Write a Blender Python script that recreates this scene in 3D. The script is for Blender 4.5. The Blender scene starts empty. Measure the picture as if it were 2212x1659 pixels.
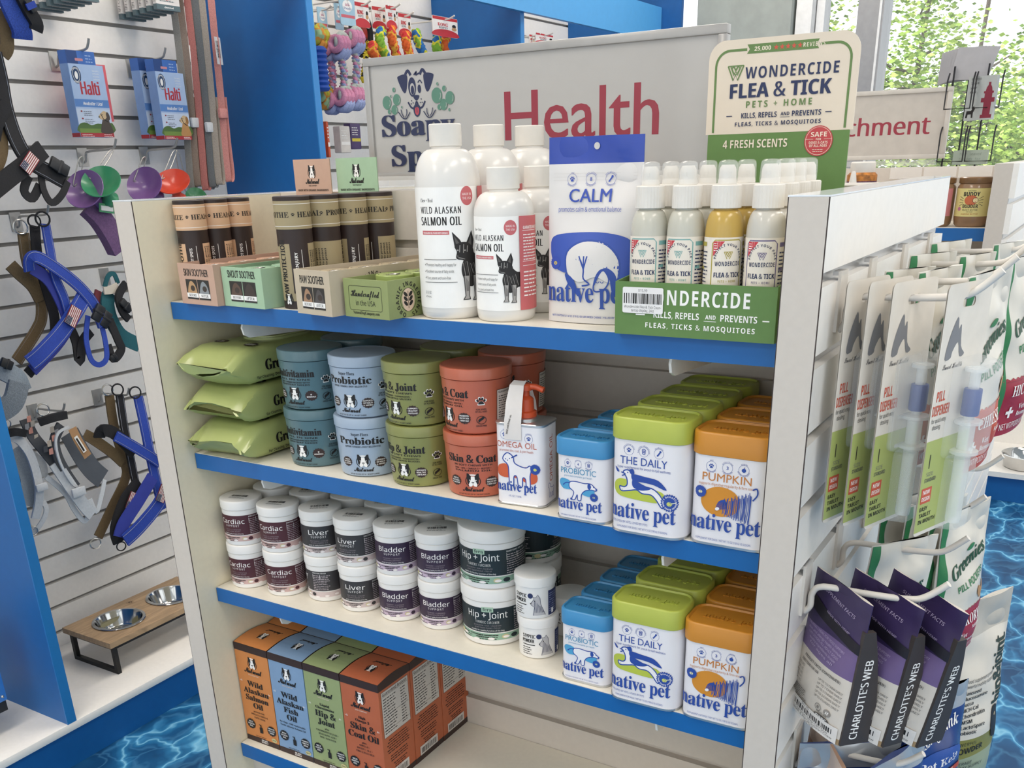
EXPOSURE, SKY, SUN, LAMP = -0.30, 2.0, 4.0, 20.0
import bpy, bmesh, math, random, os
from mathutils import Vector, Matrix
from mathutils.geometry import tessellate_polygon
random.seed(7)
sc = bpy.context.scene
col = sc.collection
PI = math.pi
H = 1.37                                    # height of the display unit; floor is z = 0

# ------------------------------------------------------------------ camera
def cam_setup():
    yaw, pitch, roll = -0.5515, -0.3950, -0.0275
    cy, sy, cp, sp = math.cos(yaw), math.sin(yaw), math.cos(pitch), math.sin(pitch)
    f = Vector((sy*cp, cy*cp, sp)); r0 = Vector((cy, -sy, 0)); u0 = r0.cross(f)
    cr, sr = math.cos(roll), math.sin(roll)
    r = cr*r0 + sr*u0; u = -sr*r0 + cr*u0
    m = Matrix(((r.x, u.x, -f.x, 1.1601), (r.y, u.y, -f.y, -0.9180), (r.z, u.z, -f.z, H+0.0325), (0, 0, 0, 1)))
    cd = bpy.data.cameras.new('camera'); o = bpy.data.objects.new('camera', cd); col.objects.link(o)
    o.matrix_world = m
    cd.sensor_fit = 'HORIZONTAL'; cd.sensor_width = 36.0; cd.lens = 2047.5/2212*36.0
    cd.shift_y = (1208.6-829.5)/2212; cd.clip_start = 0.02; cd.clip_end = 200
    sc.camera = o
    def pix(x, y, ax, val):                 # the point where the sight line of photo pixel x, y meets the plane axis = val
        d = f+r*((x-1106)/2047.5)-u*((y-1208.6)/2047.5); k = (val-o.location[ax])/d[ax]
        return Vector(o.location)+d*k
    return pix
PX = cam_setup()
sc.cycles.max_bounces = 6; sc.cycles.diffuse_bounces = 4; sc.cycles.glossy_bounces = 3; sc.cycles.transparent_max_bounces = 12

# ------------------------------------------------------------------ light and exposure
vs = sc.view_settings
vs.view_transform = 'Standard'; vs.look = 'None'; vs.gamma = 1.0; vs.use_curve_mapping = False
vs.exposure = EXPOSURE
wd = bpy.data.worlds.new('sky'); sc.world = wd; wd.use_nodes = True
bg = wd.node_tree.nodes['Background']
bg.inputs[0].default_value = (0.93, 0.98, 1.0, 1); bg.inputs[1].default_value = SKY
sun = bpy.data.lights.new('sun', 'SUN'); sun.energy = SUN; sun.angle = 0.01; sun.color = (1, 0.96, 0.88)
so = bpy.data.objects.new('sun', sun); col.objects.link(so)
so.rotation_euler = Vector((0.55, 0.62, -0.75)).to_track_quat('-Z', 'Y').to_euler()
def area(name, loc, sx, sy, power, color=(1, 0.97, 0.93), rot=(0, 0, 0)):
    l = bpy.data.lights.new(name, 'AREA'); l.shape = 'RECTANGLE'; l.size = sx; l.size_y = sy
    l.energy = power; l.color = color
    o = bpy.data.objects.new(name, l); col.objects.link(o); o.location = loc; o.rotation_euler = rot
    return o
LAMPS = [(x, y) for x in (-0.25, 2.2) for y in (-2.6, -0.7, 1.2, 3.1)]
for lx, ly in LAMPS:
    area('ceiling_lamp', (lx, ly, 2.93), 0.58, 1.16, LAMP, (1, 0.90, 0.78))

# ------------------------------------------------------------------ materials
def lin(h):
    h = h.lstrip('#'); o = []
    for i in (0, 2, 4):
        c = int(h[i:i+2], 16)/255.0
        o.append(c/12.92 if c <= 0.04045 else ((c+0.055)/1.055)**2.4)
    return (o[0], o[1], o[2], 1.0)
MATS = {}

def mat(name, hexc, rough=0.5, metal=0.0, var=0.05, scale=40.0, bump=0.0, trans=0.0, coat=0.0, alpha=1.0, sheen=0.0, spec=0.5):
    if name in MATS: return MATS[name]
    m = bpy.data.materials.new(name); m.use_nodes = True
    nt = m.node_tree; p = nt.nodes['Principled BSDF']
    c = lin(hexc)
    p.inputs['Roughness'].default_value = rough; p.inputs['Metallic'].default_value = metal
    p.inputs['Coat Weight'].default_value = coat; p.inputs['Transmission Weight'].default_value = trans
    p.inputs['Alpha'].default_value = alpha; p.inputs['Specular IOR Level'].default_value = spec
    if sheen: p.inputs['Sheen Weight'].default_value = sheen
    tc = nt.nodes.new('ShaderNodeTexCoord')
    nz = nt.nodes.new('ShaderNodeTexNoise'); nz.inputs['Scale'].default_value = scale; nz.inputs['Detail'].default_value = 3
    nt.links.new(tc.outputs['Object'], nz.inputs['Vector'])
    rp = nt.nodes.new('ShaderNodeValToRGB')
    rp.color_ramp.elements[0].position = 0.3; rp.color_ramp.elements[1].position = 0.7
    rp.color_ramp.elements[0].color = (c[0]*(1-var), c[1]*(1-var), c[2]*(1-var), 1)
    rp.color_ramp.elements[1].color = (min(1, c[0]*(1+var)), min(1, c[1]*(1+var)), min(1, c[2]*(1+var)), 1)
    nt.links.new(nz.outputs['Fac'], rp.inputs['Fac']); nt.links.new(rp.outputs['Color'], p.inputs['Base Color'])
    if bump:
        b = nt.nodes.new('ShaderNodeBump'); b.inputs['Strength'].default_value = bump; b.inputs['Distance'].default_value = 0.002
        nt.links.new(nz.outputs['Fac'], b.inputs['Height']); nt.links.new(b.outputs['Normal'], p.inputs['Normal'])
    MATS[name] = m
    return m
def ink(hexc, rough=0.5):
    return mat('print_'+hexc.strip('#')+('' if rough == 0.5 else '_%d' % int(rough*100)), hexc, rough, var=0.03)

# ------------------------------------------------------------------ mesh builder
def frame(d):
    d = d.normalized(); a = Vector((0, 0, 1)) if abs(d.z) < 0.9 else Vector((1, 0, 0))
    x = a.cross(d).normalized(); return x, d.cross(x)
class MB:
    def __init__(s): s.v = []; s.f = []; s.m = []; s.mats = []
    def mi(s, m):
        if m not in s.mats: s.mats.append(m)
        return s.mats.index(m)
    def add(s, vs, fs, m, M=None):
        o = len(s.v); k = s.mi(m)
        s.v.extend([(M @ Vector(p)) if M else Vector(p) for p in vs])
        for f in fs: s.f.append([o+i for i in f]); s.m.append(k)
        return s
    def box(s, x0, y0, z0, x1, y1, z1, m, M=None, bev=0.0):
        if bev:
            b = bmesh.new(); bmesh.ops.create_cube(b, size=1)
            for v in b.verts: v.co = Vector(((x0+x1)/2+v.co.x*(x1-x0), (y0+y1)/2+v.co.y*(y1-y0), (z0+z1)/2+v.co.z*(z1-z0)))
            bmesh.ops.bevel(b, geom=list(b.edges), offset=bev, segments=2, profile=0.5, affect='EDGES')
            b.verts.index_update()
            s.add([v.co.copy() for v in b.verts], [[v.index for v in f.verts] for f in b.faces], m, M); b.free(); return s
        v = [(x0, y0, z0), (x1, y0, z0), (x1, y1, z0), (x0, y1, z0), (x0, y0, z1), (x1, y0, z1), (x1, y1, z1), (x0, y1, z1)]
        return s.add(v, [(3, 2, 1, 0), (4, 5, 6, 7), (0, 1, 5, 4), (1, 2, 6, 5), (2, 3, 7, 6), (3, 0, 4, 7)], m, M)
    def loft(s, rings, m, cap0=True, cap1=True, closed=True, M=None):
        n = len(rings[0]); vs = [p for r in rings for p in r]; fs = []
        for i in range(len(rings)-1):
            for j in range(n if closed else n-1):
                a = i*n+j; b = i*n+(j+1) % n
                fs.append((a, b, b+n, a+n))
        if cap0: fs.append(tuple(reversed(range(n))))
        if cap1: fs.append(tuple(range((len(rings)-1)*n, len(rings)*n)))
        return s.add(vs, fs, m, M)
    def lathe(s, prof, m, n=40, c=(0, 0), M=None, cap0=True, cap1=True):
        rings = [[(c[0]+r*math.cos(2*PI*j/n), c[1]+r*math.sin(2*PI*j/n), z) for j in range(n)] for r, z in prof]
        return s.loft(rings, m, cap0, cap1, M=M)
    def prism(s, poly, z0, z1, m, M=None):
        return s.loft([[(x, y, z0) for x, y in poly], [(x, y, z1) for x, y in poly]], m, M=M)
    def tube(s, pts, r, m, n=8, closed=False, M=None, rs=None):
        pts = [Vector(p) for p in pts]; k = len(pts); rings = []; px = None
        for i, p in enumerate(pts):
            if closed: d = pts[(i+1) % k]-pts[i-1]
            else: d = pts[min(i+1, k-1)]-pts[max(i-1, 0)]
            d.normalize()
            if px is None: x, y = frame(d)
            else:
                x = (px-d*px.dot(d)); x = x.normalized() if x.length > 1e-6 else frame(d)[0]
                y = d.cross(x)
            px = x; rr = rs[i] if rs else r
            rings.append([p+x*rr*math.cos(2*PI*j/n)+y*rr*math.sin(2*PI*j/n) for j in range(n)])
        if closed: rings.append(rings[0]); return s.loft(rings, m, False, False, M=M)
        return s.loft(rings, m, M=M)
    def strap(s, pts, w, t, m, side=None, M=None):
        """flat webbing of width w along pts; side: width direction (vector, or one per point)"""
        pts = [Vector(p) for p in pts]; k = len(pts); rings = []
        for i, p in enumerate(pts):
            d = (pts[min(i+1, k-1)]-pts[max(i-1, 0)]).normalized()
            sd = Vector(side[i] if isinstance(side[0], (tuple, list, Vector)) else side)
            sd = (sd-d*sd.dot(d)).normalized(); nn = d.cross(sd)
            ww = w[i] if isinstance(w, (list, tuple)) else w
            rings.append([p-sd*ww/2-nn*t/2, p+sd*ww/2-nn*t/2, p+sd*ww/2+nn*t/2, p-sd*ww/2+nn*t/2])
        return s.loft(rings, m, M=M)
    def ball(s, c, r, m, n=16, k=10, M=None, sq=(1, 1, 1)):
        rings = []
        for i in range(k+1):
            a = -PI/2+PI*i/k; rr = max(1e-5, math.cos(a))
            rings.append([(c[0]+sq[0]*r*rr*math.cos(2*PI*j/n), c[1]+sq[1]*r*rr*math.sin(2*PI*j/n), c[2]+sq[2]*r*math.sin(a)) for j in range(n)])
        return s.loft(rings, m, M=M)
    def art(s, art, fn, maxu=0.0, step=0.000022, base=0.00022, both=False):
        for i, (m, vs, fs) in enumerate(art.L):
            off = base+step*art.lay[i]
            if maxu:
                T = []
                st = []
                for f in fs:
                    for q in range(1, len(f)-1): st.append((vs[f[0]], vs[f[q]], vs[f[q+1]]))
                while st:
                    t = st.pop()
                    e = [max(abs(t[q][0]-t[(q+1) % 3][0]), abs(t[q][1]-t[(q+1) % 3][1]) if both else 0) for q in range(3)]; q = e.index(max(e))
                    if e[q] > maxu:
                        a, b, c = t[q], t[(q+1) % 3], t[(q+2) % 3]; mm = ((a[0]+b[0])/2, (a[1]+b[1])/2)
                        st.append((a, mm, c)); st.append((mm, b, c))
                    else: T.append(t)
                V = []; F = []
                for t in T:
                    F.append((len(V), len(V)+1, len(V)+2)); V.extend(fn(p[0], p[1], off) for p in t)
                s.add(V, F, m)
            else:
                s.add([fn(p[0], p[1], off) for p in vs], fs, m)
        return s
    def build(s, name, parent=None, smooth=38, loc=None, rot=None):
        me = bpy.data.meshes.new(name)
        me.from_pydata([tuple(v) for v in s.v], [], s.f)
        for m in s.mats: me.materials.append(m)
        me.polygons.foreach_set('material_index', s.m)
        if smooth:
            me.polygons.foreach_set('use_smooth', [True]*len(s.f))
            me.set_sharp_from_angle(angle=math.radians(smooth))
        me.update()
        o = bpy.data.objects.new(name, me); col.objects.link(o)
        if parent: o.parent = parent
        if loc: o.location = loc
        if rot: o.rotation_euler = rot
        return o
def thing(name, label, cat, loc=(0, 0, 0), rz=0, group=None):
    o = bpy.data.objects.new(name, None); col.objects.link(o); o.empty_display_size = 0.02
    o.location = loc; o.rotation_euler = (0, 0, rz) if not isinstance(rz, (tuple, list)) else rz
    return tag(o, label, cat, group)
def tag(o, label, cat, group=None):
    o['label'] = label; o['category'] = cat
    if group: o['group'] = group
    return o
def struct(o): o['kind'] = 'structure'; return o
def dup(root, loc, rz=0, label=None, group=None):
    r = root.copy(); col.objects.link(r); r.location = loc
    r.rotation_euler = (0, 0, rz) if not isinstance(rz, (tuple, list)) else rz
    if label: r['label'] = label
    if group: r['group'] = group
    for ch in list(root.children):
        c = ch.copy(); col.objects.link(c); c.parent = r
        for g in list(ch.children):
            d = g.copy(); col.objects.link(d); d.parent = c
    return r
def rrect(w, d, r, k=6):
    p = []
    for cx, cy, a in ((w/2-r, d/2-r, 0), (-w/2+r, d/2-r, PI/2), (-w/2+r, -d/2+r, PI), (w/2-r, -d/2+r, 3*PI/2)):
        for i in range(k+1):
            t = a+PI/2*i/k; p.append((cx+r*math.cos(t), cy+r*math.sin(t)))
    return p
def smooth_path(pts, k=6, closed=False):
    pts = [Vector(p) for p in pts]; n = len(pts); out = []
    for i in range(n if closed else n-1):
        p0 = pts[(i-1) % n] if closed or i > 0 else pts[i]
        p1 = pts[i]; p2 = pts[(i+1) % n]
        p3 = pts[(i+2) % n] if closed or i+2 < n else p2
        for j in range(k):
            t = j/k
            out.append(0.5*((2*p1)+(p2-p0)*t+(2*p0-5*p1+4*p2-p3)*t*t+(3*p1-p0-3*p2+p3)*t**3))
    if not closed: out.append(pts[-1])
    return out
def sp2(pts, k=5, closed=False): return [(v.x, v.y) for v in smooth_path([(a, b, 0) for a, b in pts], k, closed)]

# ------------------------------------------------------------------ lettering (outline glyphs as meshes)
FONTS = {}
def font(key):
    if key in FONTS: return FONTS[key]
    f = None
    try:
        d = bpy.utils.system_resource('DATAFILES', path='fonts')
        fn = {'i': 'NotoSansMath-Regular.woff2', 'm': 'NotoSansMath-Regular.woff2', 'e': 'NotoEmoji-VariableFont_wght.woff2', 'mono': 'DejaVuSansMono.woff2'}.get(key)
        if fn: f = bpy.data.fonts.load(os.path.join(d, fn))
    except Exception: f = None
    FONTS[key] = f
    return f
MAP = {'sb': (0x1D5D4, 0x1D5EE, 0x1D7EC), 'rb': (0x1D400, 0x1D41A, 0x1D7CE), 'sc': (0x1D4D0, 0x1D4EA, None), 'si': (0x1D63C, 0x1D656, None), 'ri': (0x1D468, 0x1D482, None)}
GL = {}
def _mesh(body, f, off):
    c = bpy.data.curves.new('t', 'FONT'); c.body = body; c.size = 1; c.resolution_u = 3; c.offset = off
    if f: c.font = f
    o = bpy.data.objects.new('t', c); me = bpy.data.meshes.new_from_object(o)
    vs = [(v.co.x, v.co.y) for v in me.vertices]; fs = [tuple(p.vertices) for p in me.polygons]
    bpy.data.objects.remove(o); bpy.data.meshes.remove(me); bpy.data.curves.remove(c)
    return vs, fs
def glyph(key, ch):
    k = (key, ch)
    if k in GL: return GL[k]
    fkey = key; c2 = ch
    if key in MAP:
        A, a, z = MAP[key]; fkey = 'm'
        if 'A' <= ch <= 'Z': c2 = chr(A+ord(ch)-65)
        elif 'a' <= ch <= 'z': c2 = chr(a+ord(ch)-97)
        elif ch.isdigit() and z: c2 = chr(z+ord(ch)-48)
        else: fkey = 'm'
        if font('m') is None: fkey, c2 = 'g', ch
    f = font(fkey) if fkey != 'g' else None
    vs, fs = ([], []) if ch == ' ' else _mesh(c2, f, 0)
    a = _mesh(c2+'|', f, 0)[0]; b = _mesh('|', f, 0)[0]
    adv = max(p[0] for p in a)-max(p[0] for p in b) if a and b else 0.5
    if key == 'sc' and adv <= 0: adv = 0.4
    GL[k] = (vs, fs, adv)
    return GL[k]
CAP = {}
def cap(key):
    if key not in CAP:
        v = glyph(key, 'H' if key != 'e' else '\U0001F43E')[0]
        CAP[key] = (max(p[1] for p in v)-min(p[1] for p in v)) if v else 0.7
    return CAP[key]
class Art:
    def __init__(s): s.L = []; s.lay = []; s.n = 0
    def put(s, m, vs, fs, same=False):
        s.n += 0.12 if same else 1
        s.L.append((m, vs, fs)); s.lay.append(s.n)
    def text(s, t, x, y, h, f='g', m=None, al='c', w=None, tr=0.0, rot=0.0, sh=0.0, bold=0.0):
        k = h/cap(f); V = []; F = []; px = 0
        for ch in t:
            vs, fs, adv = glyph(f, ch); o = len(V)
            V.extend((px+a*k, b*k) for a, b in vs); F.extend(tuple(o+i for i in q) for q in fs)
            px += adv*k+tr*h
        if not V: return s
        x0 = min(p[0] for p in V); x1 = max(p[0] for p in V); wd = max(1e-6, x1-x0)
        kx = w/wd if w else 1.0
        ox = {'c': -(x0+x1)/2, 'l': -x0, 'r': -x1}[al]
        cr, sr = math.cos(rot), math.sin(rot)
        cp = []
        for dx in ((0,) if not bold else (-bold*h, 0, bold*h)):
            cp.append([((a+ox)*kx+b*sh+dx, b) for a, b in V])
        first = True
        for q in cp:
            s.put(m, [(x+a*cr-b*sr, y+a*sr+b*cr) for a, b in q], F, same=not first); first = False
        return s
    def arc(s, t, cx, cy, r, a0, h, f='sb', m=None, bottom=False, tr=0.1):
        k = h/cap(f); tot = sum(glyph(f, c)[2]*k+tr*h for c in t); a = a0+(tot/2/r)*(1 if not bottom else -1)
        V = []; F = []
        for c in t:
            vs, fs, adv = glyph(f, c); wv = adv*k+tr*h; mid = a-(wv/2/r)*(1 if not bottom else -1); o = len(V)
            ang = mid-PI/2 if not bottom else mid+PI/2; ca, sa = math.cos(ang), math.sin(ang)
            bx, by = cx+r*math.cos(mid), cy+r*math.sin(mid)
            for p, q in vs:
                p = p*k-adv*k/2; q = q*k
                V.append((bx+p*ca-q*sa, by+p*sa+q*ca))
            F.extend(tuple(o+i for i in g) for g in fs)
            a -= (wv/r)*(1 if not bottom else -1)
        if V: s.put(m, V, F)
        return s
    def rect(s, x0, y0, x1, y1, m, same=False): s.put(m, [(x0, y0), (x1, y0), (x1, y1), (x0, y1)], [(0, 1, 2, 3)], same); return s
    def poly(s, pts, m, holes=(), same=False):
        loops = [[Vector((a, b, 0)) for a, b in pts]]+[[Vector((a, b, 0)) for a, b in h] for h in holes]
        flat = [(v.x, v.y) for l in loops for v in l]
        tr = tessellate_polygon(loops); out = []
        for a, b, c in tr:
            A, B, C_ = flat[a], flat[b], flat[c]
            cr = (B[0]-A[0])*(C_[1]-A[1])-(B[1]-A[1])*(C_[0]-A[0])
            out.append((a, b, c) if cr > 0 else (a, c, b))
        s.put(m, flat, out, same); return s
    def ell(s, x, y, rx, ry, m, n=24, rot=0.0, same=False):
        c, d = math.cos(rot), math.sin(rot); p = []
        for i in range(n):
            a, b = rx*math.cos(2*PI*i/n), ry*math.sin(2*PI*i/n); p.append((x+a*c-b*d, y+a*d+b*c))
        s.put(m, p, [tuple(range(n))], same); return s
    def badge(s, x, y, r, m, n=14, k=0.88):
        p = [(x+r*(1 if i % 2 else k)*math.cos(PI*i/n), y+r*(1 if i % 2 else k)*math.sin(PI*i/n)) for i in range(2*n)]
        s.put(m, p+[(x, y)], [(i, (i+1) % (2*n), 2*n) for i in range(2*n)]); return s
    def stroke(s, pts, w, m, closed=False, same=False, taper=None):
        n = len(pts); V = []; F = []
        for i in range(n):
            a = pts[i-1] if (closed or i > 0) else pts[i]; b = pts[(i+1) % n] if (closed or i < n-1) else pts[i]
            dx, dy = b[0]-a[0], b[1]-a[1]; l = math.hypot(dx, dy) or 1; nx, ny = -dy/l, dx/l
            ww = w/2*(taper(i/(n-1)) if taper else 1)
            V += [(pts[i][0]+nx*ww, pts[i][1]+ny*ww), (pts[i][0]-nx*ww, pts[i][1]-ny*ww)]
        for i in range(n if closed else n-1):
            j = (i+1) % n; F.append((2*i, 2*i+1, 2*j+1, 2*j))
        s.put(m, V, F, same); return s
    def ring(s, x, y, r, w, m, n=28, a0=0, a1=2*PI, ry=None):
        ry = ry or r; full = abs(a1-a0-2*PI) < 1e-6; k = n if full else n+1
        return s.stroke([(x+r*math.cos(a0+(a1-a0)*i/n), y+ry*math.sin(a0+(a1-a0)*i/n)) for i in range(k)], w, m, closed=full)
    def barcode(s, x0, y0, x1, y1, m, seed=1):
        R = random.Random(seed); x = x0; V = []; F = []
        u = (x1-x0)/70
        while x < x1:
            w = u*R.choice((1, 1, 2, 3)); o = len(V); w = min(w, x1-x)
            V += [(x, y0), (x+w, y0), (x+w, y1), (x, y1)]; F.append((o, o+1, o+2, o+3)); x += w+u*R.choice((1, 1, 2))
        s.put(m, V, F); return s
    def micro(s, x0, y1, w, n, lh, m, seed=3, al='l', k=0.34):
        """unreadably small copy: rows of word-length dashes"""
        R = random.Random(seed); V = []; F = []
        for i in range(n):
            ww = w*R.uniform(0.7, 1.0); x = x0 if al == 'l' else x0+(w-ww)/2; e = x+ww; y = y1-lh*(i+1)
            while x < e:
                l = min(lh*R.uniform(0.5, 1.9), e-x); o = len(V)
                V += [(x, y), (x+l, y), (x+l, y+lh*k), (x, y+lh*k)]; F.append((o, o+1, o+2, o+3)); x += l+lh*0.28
        s.put(m, V, F); return s
    def paw(s, x, y, h, m):
        s.put(m, [(x, y)]*0, [])
        for ox, oy, rx, ry, r in ((-.36, .12, .12, .17, .35), (-.13, .33, .12, .18, .1), (.13, .33, .12, .18, -.1), (.36, .12, .12, .17, -.35)):
            s.ell(x+ox*h, y+oy*h, rx*h, ry*h, m, 12, r, same=True)
        s.poly(sp2([(x-.3*h, y-.34*h), (x-.25*h, y-.13*h), (x, y+.08*h), (x+.25*h, y-.13*h), (x+.3*h, y-.34*h), (x+.1*h, y-.36*h), (x-.1*h, y-.36*h)], 3, True), m, same=True)
        return s
    def xf(s, k, dx, dy, rot=0.0):
        c, d = math.cos(rot)*k, math.sin(rot)*k
        s.L = [(m, [(dx+a*c-b*d, dy+a*d+b*c) for a, b in vs], fs) for m, vs, fs in s.L]; return s
    def join(s, o, k=1.0, dx=0.0, dy=0.0, rot=0.0):
        c, d = math.cos(rot)*k, math.sin(rot)*k
        for (m, vs, fs), l in zip(o.L, o.lay):
            s.L.append((m, [(dx+a*c-b*d, dy+a*d+b*c) for a, b in vs], fs)); s.lay.append(s.n+l)
        s.n += o.n; return s
def flat(o, ux, uy):
    o = Vector(o); ux = Vector(ux).normalized(); uy = Vector(uy).normalized(); n = ux.cross(uy)
    return lambda u, v, d: o+ux*u+uy*v+n*d
def cyl(R, a0=-PI/2, c=(0, 0), taper=0.0, z0=0.0):
    """u runs to the viewer's right round a cylinder whose front faces a0"""
    def f(u, v, d):
        r = R+taper*(v-z0)+d; a = a0+u/R
        return Vector((c[0]+r*math.cos(a), c[1]+r*math.sin(a), v))
    return f
WHITE = '#f2efea'
# ------------------------------------------------------------------ the room
M_slat = mat('white_laminate', '#efebe5', 0.35, var=0.02, scale=90)
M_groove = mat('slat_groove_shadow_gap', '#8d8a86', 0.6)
M_alu = mat('aluminium', '#c9cacc', 0.3, 0.9, var=0.03)
M_blue = mat('blue_laminate', '#1260a4', 0.42, var=0.03)
M_blue_edge = mat('blue_edge_band', '#2476b8', 0.4, var=0.03)
M_wall = mat('white_paint', '#dcdad6', 0.7, var=0.02, bump=0.05)
XW, XF = -1.27, -0.868

def floor_mat():
    m = bpy.data.materials.new('water_print_vinyl_floor'); m.use_nodes = True; nt = m.node_tree; p = nt.nodes['Principled BSDF']
    N = nt.nodes.new; L = nt.links.new
    tc = N('ShaderNodeTexCoord'); mp = N('ShaderNodeMapping'); mp.inputs['Scale'].default_value = (4.6, 3.2, 1); mp.inputs['Rotation'].default_value = (0, 0, 0.5)
    L(tc.outputs['Object'], mp.inputs['Vector'])
    nz = N('ShaderNodeTexNoise'); nz.inputs['Scale'].default_value = 1.6; nz.inputs['Detail'].default_value = 3
    L(mp.outputs['Vector'], nz.inputs['Vector'])
    mx = N('ShaderNodeVectorMath'); mx.operation = 'MULTIPLY_ADD'; mx.inputs[1].default_value = (0.9, 0.9, 0)
    L(nz.outputs['Color'], mx.inputs[0]); L(mp.outputs['Vector'], mx.inputs[2])
    vo = N('ShaderNodeTexVoronoi'); vo.feature = 'DISTANCE_TO_EDGE'; vo.inputs['Scale'].default_value = 1.5
    L(mx.outputs['Vector'], vo.inputs['Vector'])
    r1 = N('ShaderNodeValToRGB'); e = r1.color_ramp.elements
    e[0].position = 0.0; e[0].color = lin('#7fb9d6'); e[1].position = 0.30; e[1].color = lin('#0d426e')
    for pos, c in ((0.012, '#5fa3c9'), (0.035, '#2c76a6'), (0.11, '#185685')):
        q = e.new(pos); q.color = lin(c)
    L(vo.outputs['Distance'], r1.inputs['Fac'])
    v2 = N('ShaderNodeTexVoronoi'); v2.feature = 'DISTANCE_TO_EDGE'; v2.inputs['Scale'].default_value = 3.4
    L(mx.outputs['Vector'], v2.inputs['Vector'])
    r2 = N('ShaderNodeValToRGB'); r2.color_ramp.elements[0].color = (0.04, 0.11, 0.16, 1); r2.color_ramp.elements[1].color = (0, 0, 0, 1); r2.color_ramp.elements[1].position = 0.09
    L(v2.outputs['Distance'], r2.inputs['Fac'])
    ad = N('ShaderNodeMix'); ad.data_type = 'RGBA'; ad.blend_type = 'ADD'; ad.inputs['Factor'].default_value = 0.7
    L(r1.outputs['Color'], ad.inputs[6]); L(r2.outputs['Color'], ad.inputs[7])
    L(ad.outputs[2], p.inputs['Base Color']); p.inputs['Roughness'].default_value = 0.5; p.inputs['Specular IOR Level'].default_value = 0.3
    return m
b = MB(); b.add([(-1.5, -4.2, 0), (5.2, -4.2, 0), (5.2, 4.2, 0), (-1.5, 4.2, 0)], [(0, 1, 2, 3)], floor_mat()); struct(b.build('floor'))
b = MB(); b.box(-1.5, -4.2, 2.98, 5.2, 4.2, 3.06, M_wall); struct(b.build('ceiling'))
M_glow = bpy.data.materials.new('lamp_diffuser'); M_glow.use_nodes = True
_p = M_glow.node_tree.nodes['Principled BSDF']; _p.inputs['Emission Color'].default_value = (1, 0.96, 0.9, 1); _p.inputs['Emission Strength'].default_value = 4.0
M_glow.cycles.emission_sampling = 'NONE'
# ceiling fixtures that carry the lamps (trim of the ceiling)
for i, (lx, ly) in enumerate(LAMPS):
    b = MB()
    for a in ((-.33, -.62, .33, -.585), (-.33, .585, .33, .62), (-.33, -.585, -.295, .585), (.295, -.585, .33, .585)):
        b.box(lx+a[0], ly+a[1], 2.945, lx+a[2], ly+a[3], 2.981, M_wall)
    b.box(lx-.295, ly-.585, 2.965, lx+.295, ly+.585, 2.981, M_glow)
    struct(b.build('trim_%d' % (i+1)))

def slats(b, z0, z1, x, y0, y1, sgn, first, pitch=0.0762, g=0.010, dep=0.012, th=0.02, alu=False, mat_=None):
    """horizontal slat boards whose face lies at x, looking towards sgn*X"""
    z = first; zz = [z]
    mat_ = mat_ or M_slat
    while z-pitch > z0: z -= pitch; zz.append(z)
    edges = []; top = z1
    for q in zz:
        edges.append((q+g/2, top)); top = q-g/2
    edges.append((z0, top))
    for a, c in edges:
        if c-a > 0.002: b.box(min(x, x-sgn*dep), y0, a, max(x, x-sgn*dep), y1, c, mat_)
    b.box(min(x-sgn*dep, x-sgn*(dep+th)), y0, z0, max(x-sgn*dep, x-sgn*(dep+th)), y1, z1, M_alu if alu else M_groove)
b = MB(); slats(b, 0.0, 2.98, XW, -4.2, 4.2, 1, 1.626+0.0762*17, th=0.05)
struct(b.build('wall_left'))
# outer walls
b = MB()
b.box(-1.5, -4.3, 0, 5.2, -4.2, 0.3, M_wall); b.box(-1.5, -4.3, 2.8, 5.2, -4.2, 2.98, M_wall)
for x0, x1 in ((-1.5, -1.2), (0.4, 0.6), (2.2, 2.4), (3.9, 4.1), (5.0, 5.2)): b.box(x0, -4.3, 0.3, x1, -4.2, 2.8, M_wall)  # unseen wall; wide openings added to let sky light onto the fronts
struct(b.build('wall_front'))
b = MB()
for z0, z1 in ((0, 0.45), (2.75, 2.98)): b.box(5.2, -4.2, z0, 5.3, 4.2, z1, M_wall)
for y0, y1 in ((-4.2, -3.8), (-1.9, -1.5), (0.9, 1.2), (3.8, 4.2)): b.box(5.2, y0, 0.45, 5.3, y1, 2.75, M_wall)
struct(b.build('wall_right'))
M_glass = mat('window_glass', '#ffffff', 0.0, var=0.0, alpha=0.06)
M_frame = mat('window_frame_grey', '#9a9a9c', 0.4, 0.3)
M_col = mat('grey_concrete_column', '#9aa09c', 0.75, var=0.08, scale=14, bump=0.2)
M_frw = mat('window_frame_white', '#e4e4e4', 0.5)
b = MB()
b.box(-1.3, 4.05, 0, -1.0, 4.2, 2.98, M_wall)
b.box(-1.0, 4.05, 0, 5.2, 4.2, 0.40, M_wall); b.box(-1.0, 4.05, 2.8, 5.2, 4.2, 2.98, M_wall)
struct(b.build('wall_back'))
b = MB(); b.box(-0.74, 3.86, 0, -0.30, 4.06, 2.98, M_col); o = b.build('trim_20'); struct(o); o.location = (0.055, 0, 0)
b = MB(); b.box(-0.235, 3.9, 0, -0.165, 4.06, 2.98, M_frw); b.box(-0.16, 3.96, 0, -0.125, 4.06, 2.98, M_frw); struct(b.build('trim_21'))
k = 1
for x0, x1 in ((-1.0, -0.66), (-0.14, 0.02), (0.10, 2.3), (2.38, 5.2)):
    b = MB(); b.box(x0, 4.10, 0.4, x1, 4.106, 2.8, M_glass)
    o = struct(b.build('window_%d' % k)); k += 1
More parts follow.
